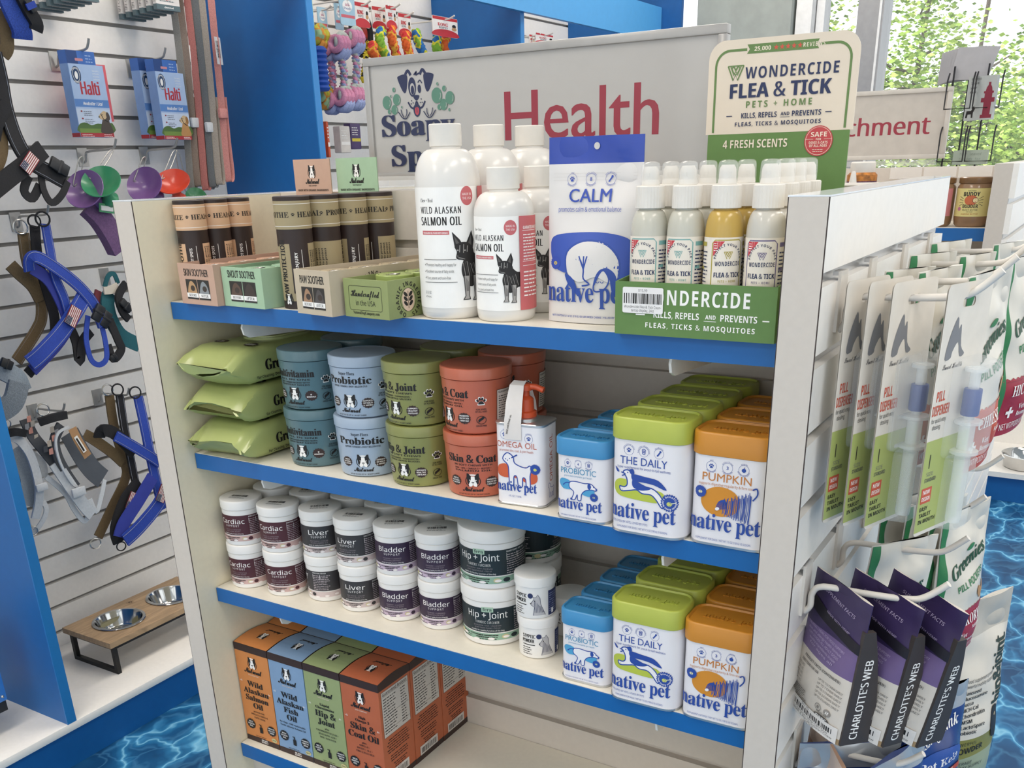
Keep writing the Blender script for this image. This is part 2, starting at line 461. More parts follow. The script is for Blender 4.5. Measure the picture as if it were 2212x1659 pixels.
for i, (x0, x1) in enumerate(((0.015, 0.125), (2.29, 2.39))):
    b = MB(); b.box(x0, 3.98, 0.4, x1, 4.16, 2.8, M_frame); b.box(x1-0.018, 3.975, 0.4, x1-0.008, 3.985, 2.8, M_frw)
    struct(b.build('trim_%d' % (30+i)))
b = MB(); b.box(0.12, 4.0, 0.4, 5.2, 4.14, 0.46, M_frame); struct(b.build('trim_35'))

# left wall fixture: continuous white base deck with blue kick, blue dividers, blue fascia
t = thing('wall_base_deck', 'white laminate base deck with blue kickboard along the slatted left wall', 'shelf', (XW, 0, 0))
b = MB(); b.box(0.001, -2.6, 0.112, 0.402, 3.82, 0.134, M_slat, bev=0.0015); b.build('deck_board', t)
b = MB(); b.box(0.02, -2.6, 0.0, 0.375, 3.82, 0.112, M_blue); b.build('kickboard', t)
FINS = [(-0.93, 'nearest the camera, out of the way on the left'), (0.235, ''), (1.374, ''), (2.546, ''), (3.68, '')]
flabel = ['blue divider panel on the wall base left of the harnesses, nearest the camera',
          'blue divider panel cut by the left frame edge, beside the grey and white harnesses',
          'tall blue divider panel behind the leashes and the beige display boxes',
          'tall blue divider panel to the right of the hanging rope toys',
          'far blue divider panel at the end of the left wall']
fins = []
for i, (fy, _) in enumerate(FINS):
    if i == 0: continue
    t = thing('divider_panel', flabel[i], 'divider', (XW, fy, 0.134), 0, 'blue dividers of the left wall')
    b = MB(); b.box(0.001, 0.0, 0.0, 0.398, 0.024, 1.926, M_blue); b.build('panel', t)
    b = MB(); b.box(0.398, -0.0005, 0.0, 0.402, 0.0245, 1.926, M_blue_edge); b.build('edge_band', t)
# the fascia that joins the dividers beyond the second bay
b = MB(); b.box(XF+.001, -2.6, 1.92, XF+0.021, 3.82, 2.062, mat('blue_fascia', '#4a97d2', 0.45, var=0.02)); 
tag(b.build('fascia_board'), 'light blue fascia board running along the top of the far left wall bays', 'fascia')
M_blue_d = mat('blue_end_panel', '#0f5596', 0.5)
b = MB(); b.box(XW+.002, 3.825, 0.0, -0.75, 3.85, 2.4, M_blue_d)
tag(b.build('end_panel'), 'dark blue end panel beside the grey column in the far corner', 'panel')
# ------------------------------------------------------------------ the display unit in front
M_lam = mat('cream_white_laminate', '#cbc2b8', 0.38, var=0.02, scale=120)  # toned down: weak light on the front faces is put into the colour
M_inner = mat('warm_white_laminate', '#e6dcc2', 0.45, var=0.02, scale=120)
M_band = mat('dark_joint_line', '#3c2f2a', 0.6)
M_top = mat('glossy_top_edge', '#e3e6ea', 0.12, var=0.01)
M_clear = mat('clear_plastic', '#ffffff', 0.08, alpha=0.22, var=0.0)
M_white_metal = mat('white_painted_metal', '#e8e4de', 0.4)
W, D = 0.9, 0.7066
ZS = {1: H-.1392, 2: H-.3667, 3: H-.5947, 4: H-.8951}
gon = thing('display_shelf_unit', 'white freestanding shelf unit with blue shelf edges filled with pet health products', 'shelving unit', (0, 0, 0))
def side_panel(name, x0, x1, lab):
    b = MB()
    b.box(x0, 0.0012, 0.0, x1, D, H-0.0015, M_inner)
    xe = x1 if x0 < 0 else x1+0.0118
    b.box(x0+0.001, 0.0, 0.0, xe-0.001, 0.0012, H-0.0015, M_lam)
    for xx in (x0, xe-0.0007): b.box(xx, 0.0002, 0.0, xx+0.0007, 0.0012, H-0.0015, M_band)
    o = b.build(name, gon)
    b = MB(); b.box(x0, 0.0, H-0.0013, xe, D, H+0.0002, M_top); b.build('top_edge_band', o)
    return o
side_panel('side_panel', -0.0393, 0.0, '')
rp = side_panel('side_panel', W, W+0.026, '')
b = MB()
zt = H-0.0735
b.box(W+0.026, 0.0013, zt+0.0065, W+0.0378, D, H-0.0015, M_slat)
z = zt
while z > 0.1:
    b.box(W+0.026, 0.0013, max(z-0.0762+0.0065, 0.06), W+0.0378, D, z-0.0065, M_slat); z -= 0.0762
b.box(W+0.026, 0.0013, 0.0, W+0.0378, D, 0.06, M_slat)
b.box(W+0.0258, 0.0016, 0.0, W+0.0275, D-0.0006, H-0.002, M_alu)
b.build('slatwall_face', gon)
# back panel between the two sides (slatted on our side)
b = MB()
edges = []; top = H+0.0; z = H-0.0745
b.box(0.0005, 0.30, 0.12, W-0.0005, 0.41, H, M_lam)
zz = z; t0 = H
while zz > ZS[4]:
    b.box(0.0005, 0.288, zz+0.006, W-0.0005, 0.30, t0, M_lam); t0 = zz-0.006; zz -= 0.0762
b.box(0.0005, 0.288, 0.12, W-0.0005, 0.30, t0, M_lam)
b.build('back_panel', gon)
M_shelf = mat('shelf_top_cream', '#e9e2d3', 0.4, var=0.02, scale=120)
def shelf(i, t=0.024):
    z = ZS[i]; b = MB()
    b.box(0.002, 0.0395, z-t, W-0.002, 0.287, z, M_shelf)
    o = b.build('shelf' if i < 4 else 'base_deck', gon)
    b = MB(); b.box(0.002, 0.0375, z-t-0.0005, W-0.002, 0.0396, z-0.0008, M_blue); b.build('blue_edge_strip', o)
    return o
for i in (1, 2, 3):
    o = shelf(i)
    for bx in (0.128, 0.772):
        b = MB(); z = ZS[i]-0.024
        p = [(0.286, 0.0), (0.064, 0.0), (0.060, 0.004), (0.0535, 0.006), (0.050, 0.000), (0.047, -0.007), (0.050, -0.017), (0.060, -0.022), (0.20, -0.030), (0.286, -0.045)]
        ring = lambda x: [(x, a, z-0.0008+c) for a, c in p]
        b.loft([ring(bx), ring(bx+0.003)], M_white_metal)
        b.build('shelf_bracket', o)
o = shelf(4, 0.026)
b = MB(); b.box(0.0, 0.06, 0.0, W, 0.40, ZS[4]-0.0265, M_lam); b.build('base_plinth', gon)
# ------------------------------------------------------------------ shared printed marks
BLK = ink('#1b1716'); NAVY = ink('#1d2a52'); WH = ink('#f3f0ec'); GREY = ink('#6c6864'); RED = ink('#c43a44')
def boston(a, x, y, h, dk, wh, flip=1):
    P = lambda pts: [(x+p*h, y+q*h*flip) for p, q in pts]
    for s in (-1, 1):
        a.stroke(P([(s*.40*math.cos(t), -.06+.40*math.sin(t)) for t in [(-1.05+.15*i) for i in range(14)]]), .045*h, dk)
    a.ell(x, y+.36*h*flip, .20*h, .05*h, wh, 14)
    for s in (-1, 1):
        a.poly(P([(s*.10, .28), (s*.24, .46), (s*.32, .46), (s*.34, .20), (s*.31, -.02), (s*.30, -.2), (s*.20, -.30), (s*.10, -.1)]), dk)
    a.poly(P([(-.10, .27), (.10, .27), (.11, .05), (.17, -.1), (.23, -.28), (.20, -.42), (.08, -.40), (0, -.30), (-.08, -.40), (-.20, -.42), (-.23, -.28), (-.17, -.1), (-.11, .05)]), wh)
    a.ell(x, y-.14*h*flip, .075*h, .05*h, dk, 10)
    a.stroke(P([(0, -.16), (0, -.30)]), .02*h, dk)
    for s in (-1, 1): a.ell(x+s*.17*h, y+.02*h*flip, .035*h, .03*h, wh, 8)
def natural(a, x, y, w, m, rot=0.0, sub=None):
    a.text('Natural', x, y, w*.25, 'sc', m, w=w, bold=.05, rot=rot, tr=-.10)
    if sub:
        c, s = math.cos(rot), math.sin(rot)
        a.text('DOG COMPANY', x+.12*w*s, y-.12*w*c, w*.055, 'sb', sub, w=w*.6, rot=rot)
def seal(a, x, y, r, m, t, tc, h=None):
    a.badge(x, y, r, m)
    n = len(t)
    for i, s in enumerate(t):
        a.text(s, x, y+(n/2-i-.78)*r*.42, h or r*.26, 'sb', tc, w=min(r*1.4, len(s)*r*.24))
def wmark(a, x, y, h, m):
    w = h*.075
    P = lambda pts: [(x+p*h, y+q*h) for p, q in pts]
    a.stroke(P([(-.62, .5), (.62, .5)]), w, m)
    a.stroke(P([(-.62, .5), (-.18, -.5), (0, -.12), (.18, -.5), (.62, .5)]), w*1.3, m)
    a.stroke(P([(-.42, .5), (-.16, -.16), (.16, .42)]), w, m); a.stroke(P([(.42, .5), (.16, -.16), (-.16, .42)]), w, m)
    a.stroke(P(sp2([(-.30, .30), (-.16, .44), (0, .26), (.16, .44), (.30, .30), (0, -.12)], 4, True)), w, m, closed=True)
def nativepet(a, x, y, w, m, al='l'):
    a.text('native pet', x, y, w*.225, 'rb', m, al=al, w=w, bold=.006, tr=-.03)
def rosette(a, x, y, r, m, inner=None):
    a.badge(x, y, r, m, 22, .88)
    if inner: a.ell(x, y-.05*r, r*.32, r*.26, inner, 14)
def stamp(a, x, y, r, m, kind, top='', bot=''):
    a.ring(x, y, r, r*.05, m, 22)
    if kind == 'paw': a.paw(x, y, r*1.0, m)
    elif kind == 'apple': a.ell(x, y-.05*r, r*.42, r*.4, m, 14); a.stroke([(x, y+.3*r), (x+.15*r, y+.6*r)], r*.12, m)
    elif kind == 'gut':
        for k in range(3): a.ring(x, y+(.35-.32*k)*r, r*(.36-.03*k), r*.13, m, 12, ry=r*.2)
    elif kind == 'bone': a.stroke([(x-.3*r, y-.45*r), (x+.35*r, y+.45*r)], r*.28, m); a.ell(x+.3*r, y+.42*r, r*.22, r*.22, m, 10); a.ell(x-.28*r, y-.4*r, r*.16, r*.16, m, 10)
    else: a.text(kind, x, y-.3*r, r*.62, 'sb', m)
    if top: a.arc(top, x, y, r*1.06, PI/2, r*.3, 'i', m)
    if bot: a.arc(bot, x, y, r*1.28, -PI/2, r*.3, 'i', m, bottom=True)
def scatter_words(a, words, x, y, h, m, lead=1.5, f='i', al='l'):
    for i, t in enumerate(words): a.text(t, x, y-i*h*lead, h, f, m, al=al)

# ------------------------------------------------------------------ soft packs
class Pouch:
    """stand-up bag: width w, height h, thickest t near the base, flat sealed top"""
    def __init__(s, w, h, t, seal=0.03, puff=1.0, seed=1, wav=0.0012, base=0.6):
        s.w, s.h, s.t, s.seal, s.wav, s.base = w, h, t, seal, wav, base
        s.R = random.Random(seed); s.ph = [s.R.uniform(0, 6) for _ in range(6)]
    def half(s, u, v):
        q = min(1.0, max(0.0, v/(s.h-s.seal)))
        T = s.t*(s.base+(1-s.base)*math.sin(min(1, q*2.6)*PI/2))*max(0.0, 1-q**2.2)+0.0016
        e = max(0.0, 1-(2*u/s.w)**2)
        wv = s.wav*min(1.0, e*2)*(math.sin(90*v+s.ph[0]+40*u)+math.sin(61*u+s.ph[1]-70*v)*.8)
        return T/2*(e**.6)+0.0006+wv*(0.3+0.7*q)
    def lean(s, v): return 0.0
    def front(s, u, v, d): return Vector((u, -s.half(u, v)-d, v))
    def back(s, u, v, d): return Vector((-u, s.half(-u, v)+d, v))
    def body(s, b, m, nv=18, nu=26, bands=()):
        nv = max(nv, 40)
        us = [s.w*(-.5+i/nu) for i in range(nu+1)]; rings = []
        vs = sorted(set([s.h*i/nv for i in range(nv+1)]+[z for q in bands for z in q[:2]]))
        for v in vs:
            rings.append([s.front(u, v, 0) for u in us]+[Vector((u, s.half(u, v), v)) for u in reversed(us)])
        n = len(rings[0]); o = len(b.v)
        b.loft(rings, m)
        for z0, z1, mm in bands:
            k = b.mi(mm); cnt = (len(vs)-1)*n+2; base = len(b.f)-cnt
            for i in range(len(vs)-1):
                if vs[i] >= z0-1e-9 and vs[i+1] <= z1+1e-9:
                    for j in range(n): b.m[base+i*n+j] = k
        return b
# ------------------------------------------------------------------ top shelf, from left to right
Z1 = ZS[1]+0.0004
KR = {'tan': '#c29f8b', 'mint': '#a3bf9f', 'paw': '#c3b49d', 'green': '#8f9963'}
def tray(name, label, x, y, rz, w, d, h, hx, paint, header=0.0, lip=None):
    t = thing(name, label, 'display box', (x, y, Z1), rz, 'open cardboard trays on the top shelf')
    m = mat('card_'+hx.strip('#'), hx, 0.6, var=0.03, scale=60); mk = mat('card_inside', '#b59a78', 0.7)
    k = 0.0018; b = MB()
    b.box(0, 0, 0, w, d, k, m)
    b.box(0, 0, k, w, k, h, m); b.box(0, k, k, k, d, h, m); b.box(w-k, k, k, w, d, h, m); b.box(k, d-k, k, w-k, d, h, m)
    A = Art(); paint(A); b.art(A, flat((0, 0, 0), (1, 0, 0), (0, 0, 1)))
    A = Art()                                     # side seal, right wall
    A.ring(d*.30, h*.45, h*.30, .0006, BLK); A.ell(d*.30, h*.45, h*.24, h*.30, ink('#d8bda5'))
    A.stroke([(d*.30, h*.22), (d*.30, h*.68)], .0008, BLK)
    for s in (-1, 1):
        for q in range(3): A.ell(d*.30+s*.0045, h*(.36+.12*q), .0042, .0022, BLK, 10, rot=s*.7)
    A.arc('ORGANIC INGREDIENTS', d*.30, h*.45, h*.36, PI/2, .0052, 'sb', BLK)
    b.art(A, flat((w, 0, 0), (0, 1, 0), (0, 0, 1)))
    b.build('box_body', t)
    if header:
        b = MB(); b.box(0.0, d, k, w, d+k, header, m)
        b.box(w-0.0005, d-0.012, h*.3, w, d, header*.45, m)
        A = Art(); boston(A, w/2, header-.0180, .021, BLK, WH); natural(A, w/2, header-.0345, .030, BLK, sub=BLK)
        A.text('MADE WITH ORGANIC INGREDIENTS', w/2, header-.0450, .0028, 'sb', BLK, w=w*.84)
        b.art(A, flat((0, d, 0), (1, 0, 0), (0, 0, 1))); b.build('header_card', t)
    return t
def before_after(title, w, c1, c2):
    def f(A):
        A.text(title, w/2, .0385, .0095, 'g', BLK, w=w*.68, bold=.02)
        for i, (cc, t) in enumerate(((c1, 'BEFORE'), (c2, 'AFTER'))):
            x0 = w*.18+i*w*.335; x1 = x0+w*.315
            A.rect(x0, .007, x1, .034, ink('#2a2623'))
            A.poly(sp2([(x0+.003, .012), (x0+.006, .026), ((x0+x1)/2, .032), (x1-.004, .025), (x1-.003, .012)], 4, True), ink(cc))
            A.ell((x0+x1)/2+.002, .022, .005, .004, ink('#3d322c'), 10)
            A.rect(x0, .0095, x1, .0155, WH); A.text(t, (x0+x1)/2, .0108, .0034, 'rb', BLK, w=(x1-x0)*.66)
    return f
def tin(w_, hx, label, x, y, z, r=0.024):
    t = thing('balm_tin', label, 'tin', (x, y, z), 0.3, 'round balm tins in the cardboard trays')
    b = MB(); b.lathe([(r*.98, 0), (r*.98, .012)], M_alu, 28); b.build('tin_base', t)
    b = MB(); m = mat('tin_'+hx.strip('#'), hx, 0.35, var=0.03)
    b.lathe([(r, .010), (r, .0195), (r-.001, .0205), (r-.002, .0205), (r-.0025, .0200)], m, 32)
    A = Art(); A.ring(0, 0, r*.85, .0005, BLK); A.arc('SOOTHER', 0, 0, r*.6, PI/2, .005, 'i', BLK); boston(A, 0, -.001, .018, BLK, WH); natural(A, 0, -.014, .020, BLK)
    b.art(A, flat((0, 0, .02005), (1, 0, 0), (0, 1, 0))); b.build('lid', t)
    return t
tray('display_tray', 'tan skin balm tray with tan header card, leftmost of the cardboard trays', .036, .031, -.1, .080, .232, .055, KR['tan'], before_after('SKIN SOOTHER', .08, '#b9936a', '#8a8f92'), header=.186)
tray('display_tray', 'mint green snout balm tray with mint header card', .1185, .034, -.1, .084, .232, .052, KR['mint'], before_after('SNOUT SOOTHER', .084, '#5a463a', '#3d342f'), header=.186)
tray('display_tray', 'beige paw balm tray to the right of the dark upright tubes', .268, .018, -.19, .072, .236, .055, KR['paw'], before_after('PAW SOOTHER', .072, '#a27f62', '#504b4a'))
def handmade(A):
    A.stroke([(.009+a, .009+c) for a, c in [(p+.0285, q+.0145) for p, q in rrect(.057, .029, .003)]], .0005, BLK, closed=True)
    A.text('Handcrafted', .0375, .0255, .0078, 'sc', BLK, w=.050, bold=.03); A.text('in the USA', .0375, .0148, .0060, 'i', BLK, w=.034)
    A.text('NaturalDogCompany.com', .0375, .0042, .0036, 'rb', BLK, w=.046)
tray('display_tray', 'olive green handcrafted balm tray beside the big white bottle', .348, .019, -.12, .077, .115, .046, KR['green'], handmade)
for i, (lx, ly) in enumerate(((.05, .045), (.05, .095))):
    tin(0, '#9bab62', ('front' if i == 0 else 'rear')+' green round balm tin in the olive tray', .352+lx*.75+.012*i, .03+ly*.9, Z1+.027)
for i in range(4):
    tin(0, '#b9a98c', 'beige round balm tin %s in the beige paw tray' % ('at the front', 'second from the front', 'second from the back', 'at the back')[i], .312+.0098*i, .048+.051*i, Z1+.031)
for i in range(4):
    tin(0, '#c49a82', 'tan round balm tin %s in the tan skin tray' % ('at the front', 'second from the front', 'second from the back', 'at the back')[i], .079+.0052*i, .062+.051*i, Z1+.031)
for i in range(4):
    tin(0, '#93b898', 'mint round balm tin %s in the mint snout tray' % ('at the front', 'second from the front', 'second from the back', 'at the back')[i], .164+.0052*i, .062+.051*i, Z1+.029)

def stick(kind, R, hh):
    base = '#d2ac8a' if kind == 'skin' else '#a19270'
    m = mat('tube_card_'+kind, base, 0.55, var=0.03); dk = mat('tube_brown', '#2b1d1a', 0.5)
    root = thing('balm_tube', 'x', 'tube', (0, 0, 0))
    b = MB(); zt = hh-.040
    b.lathe([(R, 0), (R, .010)], dk, 36); b.lathe([(R, .010), (R, zt-.018)], m, 36, cap0=False, cap1=False)
    b.lathe([(R, zt-.018), (R, zt)], dk, 36, cap0=False)
    A = Art()
    A.rect(-.013, .02, .012, zt-.016, dk); A.rect(-.046, zt-.021, -.030, zt-.016, dk, True)
    for s in (1,):
        A.text('SKIN SOOTHER' if kind == 'skin' else 'PAW PROTECTION', -.0205, .015, .0085, 'i', BLK, al='l', rot=PI/2, w=.072, bold=.05)
        A.text('RASHES & HOT SPOTS' if kind == 'skin' else 'SALT & INJURY', -.0035, .030, .0040, 'sb', WH, al='l', rot=PI/2, w=.042)
        A.text('2 oz  59 ml', .0065, .022, .0034, 'sb', WH, al='l', rot=PI/2, w=.02)
        A.stroke([(.0022, .040), (.0022, .075)], .0006, WH)
        for q in range(4): A.text('natural salve to protect', .0165+.0042*q, .022, .0028, 'rb', BLK, al='l', rot=PI/2, w=.052)
    boston(A, -.022, .0125, .016, BLK, WH)
    b.art(A, cyl(R), .004); b.build('tube_body', root)
    b = MB(); b.lathe([(R+.0006, zt), (R+.0006, hh-.0055)], m, 36, cap0=True, cap1=False)
    b.lathe([(R+.0006, hh-.0055), (R+.0006, hh-.0008), (R-.0004, hh)], dk, 36, cap0=False)
    A = Art()
    for v in (zt+.0035, zt+.0305): A.rect(-PI*R, v, PI*R, v+.0006, WH)
    wd = 'MOISTURIZE' if kind == 'skin' else 'SOOTHE'
    A.text(wd, -.010, zt+.0145, .0066, 'rb', BLK, al='r'); A.paw(-.0045, zt+.0178, .0045, BLK); A.text('HEAL', .001, zt+.0145, .0066, 'rb', BLK, al='l')
    A.paw(.028, zt+.0178, .0045, BLK); A.text('PROTECT', .034, zt+.0145, .0066, 'rb', BLK, al='l')
    b.art(A, cyl(R+.0006), .004); b.build('cap', root)
    return root
P = stick('skin', .0212, .136)
for i, (x, y, rz) in enumerate(((.0232, .078, .85), (.0236, .1215, .75), (.0240, .165, 1.15))):
    lab = ('nearest of the three light tan balm tubes against the left panel', 'middle one of the three light tan balm tubes against the left panel', 'rearmost of the three light tan balm tubes against the left panel')[i]
    if i == 0: P.location = (x, y, Z1); P.rotation_euler = (0, 0, rz); P['label'] = lab; P['group'] = 'light tan tubes'
    else: dup(P, (x, y, Z1), rz, lab, 'light tan tubes')
P = stick('paw', .0232, .1405)
for i, (x, y, rz) in enumerate(((.2315, .066, .95), (.2395, .113, -.45), (.2495, .160, .95), (.2590, .207, .12))):
    lab = ('dark brown and khaki balm tube standing between the mint and beige trays', 'second khaki balm tube, just behind the front one', 'third khaki balm tube from the front', 'rearmost khaki balm tube, lettered PROTECT')[i]
    if i == 0: P.location = (x, y, Z1); P.rotation_euler = (0, 0, rz); P['label'] = lab; P['group'] = 'khaki tubes'
    else: dup(P, (x, y, Z1), rz, lab, 'khaki tubes')

# white oil bottles
M_pet = mat('white_plastic_bottle', '#dedad4', 0.28, var=0.01, coat=0.2); M_cap = mat('white_ribbed_cap', '#dcd7cf', 0.45)
PINK = ink('#c8676a')
def shepherd(A, x, y, h):
    P = lambda pts, c=True: sp2([(x+p*h, y+q*h) for p, q in pts], 4, c)
    L = lambda pts: [(x+p*h, y+q*h) for p, q in pts]
    g2 = ink('#55514e'); lg = ink('#a8a39e')
    A.poly(P([(-.06, .60), (.08, .70), (.20, .62), (.38, .60), (.43, .46), (.41, .33), (.22, .31), (.06, .20), (-.06, .28), (-.11, .45)]), BLK)
    A.poly(L([(-.23, .99), (-.20, .79), (-.07, .80), (-.12, .88)]), BLK); A.poly(L([(.08, 1.0), (-.03, .81), (.09, .72), (.12, .86)]), BLK)
    A.poly(L([(-.20, .93), (-.18, .82), (-.12, .82)]), g2); A.poly(L([(.07, .94), (.01, .82), (.07, .79)]), g2)
    A.poly(P([(-.20, .79), (-.10, .84), (.01, .83), (.09, .76), (.11, .67), (.05, .59), (-.03, .57), (-.09, .59), (-.16, .60), (-.185, .635), (-.17, .71)]), BLK)
    for p, q, r, s in ((-.12, .80, -.13, .70), (-.06, .81, -.07, .69), (.0, .79, -.01, .70)): A.stroke(L([(p, q), (r, s)]), .010*h, lg)
    A.ell(x-.155*h, y+.73*h, .014*h, .010*h, lg, 8); A.ell(x-.045*h, y+.725*h, .014*h, .010*h, lg, 8)
    A.stroke(P([(-.15, .625), (-.10, .615), (-.05, .60)], False), .008*h, lg); A.ell(x-.165*h, y+.645*h, .022*h, .016*h, g2, 8)
    for k in range(9): A.stroke(L([(-.08+.030*k, .55+.02*math.sin(k)), (-.05+.034*k, .36+.03*math.sin(2*k))]), .007*h, g2 if k % 2 else lg)
    for s, q in ((-.03, 0.015), (.13, 0)):
        A.poly(L([(s-.055, .36), (s+.055, .36), (s+.032, .07+q), (s+.05, q), (s-.07, q), (s-.035, .06+q)]), lg)
        A.stroke(L([(s-.045, .36), (s-.03, .06+q), (s-.065, .005+q)]), .012*h, BLK); A.stroke(L([(s+.05, .36), (s+.03, .06+q), (s+.045, .005+q)]), .014*h, BLK)
        for k in range(4): A.stroke(L([(s-.02+.014*k, .34-.02*k), (s-.014+.010*k, .14)]), .006*h, g2)
        A.stroke(L([(s-.07, q+.006), (s+.05, q+.006)]), .010*h, BLK)
def bottle(R, hh, hn, big):
    root = thing('oil_bottle', 'x', 'bottle', (0, 0, 0))
    rc = .0187; hc = .0245 if big else .024; zs_ = hh-hc
    b = MB()
    sh = zs_-.042 if big else zs_-.027
    prof = [(R*.90, 0), (R*.975, .003), (R, .009), (R, sh)]
    n = 9
    for i in range(1, n+1):
        a = PI/2*i/n; prof.append((rc*.92+(R-rc*.92)*math.cos(a)**.9, sh+(zs_-sh-.002)*math.sin(a)))
    prof.append((rc*.92, zs_+.004))
    b.lathe(prof, M_pet, 56)
    A = Art(); lh = sh-.001; z0 = .013
    k = 1.0 if big else .80
    A.rect(-.079*k, z0, .10*k, lh, ink('#f4f1ec', 0.35))
    if big:
        yy = .156
        A.text('Chew + Heal', -.031, yy-.023, .0038, 'rb', BLK, al='l', w=.019)
        A.text('WILD ALASKAN', -.031, yy-.0355, .0074, 'i', BLK, al='l', w=.052, bold=.03, tr=.2)
        A.text('SALMON OIL', -.031, yy-.0485, .0092, 'i', BLK, al='l', w=.052, bold=.04, tr=.1)
        A.rect(-.030, yy-.0590, .006, yy-.0545, PINK); A.text('PURE SALMON OIL PACKED WITH OMEGA 3', -.012, yy-.0578, .0019, 'sb', WH, w=.033)
        A.ell(.0295, yy-.017, .0085, .0105, PINK); A.text('MADE IN', .0295, yy-.0165, .0027, 'i', WH, w=.012); A.text('THE USA', .0295, yy-.0210, .0027, 'i', WH, w=.012)
        shepherd(A, .0275, .021, .080)
        for v in (yy-.087, yy-.113): A.rect(-.029, v, .013, v+.0005, BLK)
        for q, s in enumerate(('Promotes healthy and happy fur', 'Excellent source of fatty acids', 'Pure, potent and toxin-free')):
            A.stroke([(-.028, yy-.0925-.0075*q), (-.0272, yy-.0935-.0075*q), (-.0258, yy-.0912-.0075*q)], .0007, BLK)
            A.text(s, -.0245, yy-.0942-.0075*q, .0031, 'i', BLK, al='l', w=(.037, .034, .030)[q])
        A.text('32 FL OZ', -.029, .030, .003, 'i', BLK, al='l', w=.009); A.text('NET 946 ML', -.029, .0255, .002, 'i', BLK, al='l', w=.009)
        px0, px1 = .046, .092
    else:
        yy = .1195
        A.text('Chew + Heal', -.026, yy-.018, .0030, 'rb', BLK, al='l', w=.015)
        A.text('WILD ALASKAN', -.026, yy-.0285, .0062, 'i', BLK, al='l', w=.043, bold=.03, tr=.2)
        A.text('SALMON OIL', -.026, yy-.0400, .0080, 'i', BLK, al='l', w=.043, bold=.04, tr=.1)
        A.rect(-.025, yy-.0487, .005, yy-.0450, PINK); A.text('PURE SALMON OIL PACKED WITH OMEGA 3', -.010, yy-.0477, .0016, 'sb', WH, w=.027)
        A.ell(.0255, yy-.0145, .0075, .0082, PINK); A.text('MADE IN', .0255, yy-.0140, .0023, 'i', WH, w=.010); A.text('THE USA', .0255, yy-.0178, .0023, 'i', WH, w=.010)
        shepherd(A, .0210, .022, .056)
        for v in (yy-.066, yy-.086): A.rect(-.024, v, .010, v+.0005, BLK)
        for q, s in enumerate(('Promotes healthy and happy fur', 'Excellent source of fatty acids', 'Pure, potent and toxin-free')):
            A.text(s, -.0205, yy-.0720-.006*q, .0026, 'i', BLK, al='l', w=(.030, .028, .025)[q])
        px0, px1 = .0355, .075
    A.rect(px0, z0, px1, lh, PINK)
    A.text('GUARANTEED ANALYSIS', px0+.005, lh-.014*k-.003, .0042*k, 'sb', WH, al='l', w=.034*k)
    for v in (lh-.020*k, lh-.062*k, lh-.068*k): A.rect(px0+.004, v, px1-.003, v+.0005, WH)
    A.micro(px0+.005, lh-.022*k, .032*k, 9, .0042*k, WH, 5); A.micro(px0+.005, lh-.072*k, .034*k, 7, .0055*k, WH, 6)
    b.art(A, cyl(R), .003)
    b.build('bottle_body', root)
    b = MB(); rr = []
    n = 64
    for z in (zs_, zs_+.0008, hh-.0012, hh):
        q = rc-(.0012 if z in (zs_, hh) else 0)
        rr.append([((q+(.0003 if j % 2 else 0))*math.cos(2*PI*j/n), (q+(.0003 if j % 2 else 0))*math.sin(2*PI*j/n), z) for j in range(n)])
    b.loft(rr, M_cap); b.build('screw_cap', root)
    return root
g = 'white salmon oil bottles'
P = bottle(.0388, .2165, 0, True); P.location = (.472, .078, Z1); P.rotation_euler = (0, 0, .43); P['label'] = 'tall white salmon oil bottle at the front with the full label showing'; P['group'] = g
dup(P, (.480, .160, Z1), .30, 'second tall white oil bottle, seen between the front tall one and the small one', g)
dup(P, (.490, .243, Z1), .30, 'rearmost tall white oil bottle below the letter e of Health', g)
P = bottle(.0350, .1690, 0, False); P.location = (.548, .080, Z1); P.rotation_euler = (0, 0, .02); P['label'] = 'small white salmon oil bottle at the front with a pink side panel'; P['group'] = g
dup(P, (.551, .160, Z1), .1, 'small white oil bottle mostly hidden behind the calming chews pouch', g)

# calming chews pouch
BL = ink('#2e4aa6'); BL2 = ink('#27489b')
pch = Pouch(.112, .1975, .040, seal=.045, seed=4)
t = thing('chew_pouch', 'white stand-up pouch of calming chews with a crinkled blue top band', 'pouch', (.660, .088, Z1), (-.03, 0, .06))
b = MB(); pch.body(b, mat('white_foil_pouch', '#d9d5d2', 0.42, var=0.02, bump=0.1), bands=[(.170, .1975, mat('blue_foil_band', '#2c46a0', 0.3, var=0.06, scale=30, bump=0.6))])
A = Art()
A.ell(.002, .1875, .0036, .0036, ink('#c9c6c3'), 18)
for q in range(3): A.rect(-.050, .1600-.0035*q, .050, .1602-.0035*q, ink('#c4bfbb'))
for q, (kk, tp, bt) in enumerate((('paw', 'vet', 'developed'), ('8', 'only eight', 'ingredients'), ('bone', 'melatonin', 'l-theanine'))):
    stamp(A, -.026+.0225*q, .154, .0058, BL, kk, tp, bt)
A.text('CALM', -.003, .1305, .0135, 'g', BL, w=.050, bold=.02); A.text('promotes calm & emotional balance', -.003, .1205, .0048, 'i', BL, w=.076)
A.poly(sp2([(-.050, .080), (-.046, .094), (-.02, .0985), (.02, .0985), (.048, .090), (.053, .068), (.050, .052), (.035, .050), (-.03, .056), (-.045, .066)], 4, True), ink('#3350a8'))
A.poly(sp2([(-.026, .058), (-.026, .078), (-.006, .090), (.020, .087), (.036, .070), (.036, .052), (.026, .046), (.010, .052), (-.010, .046)], 4, True), ink('#d9d5d2'))
A.stroke(sp2([(-.018, .040), (-.026, .056), (-.026, .078), (-.006, .090), (.020, .087), (.036, .070), (.036, .048)], 5), .0022, BL2)
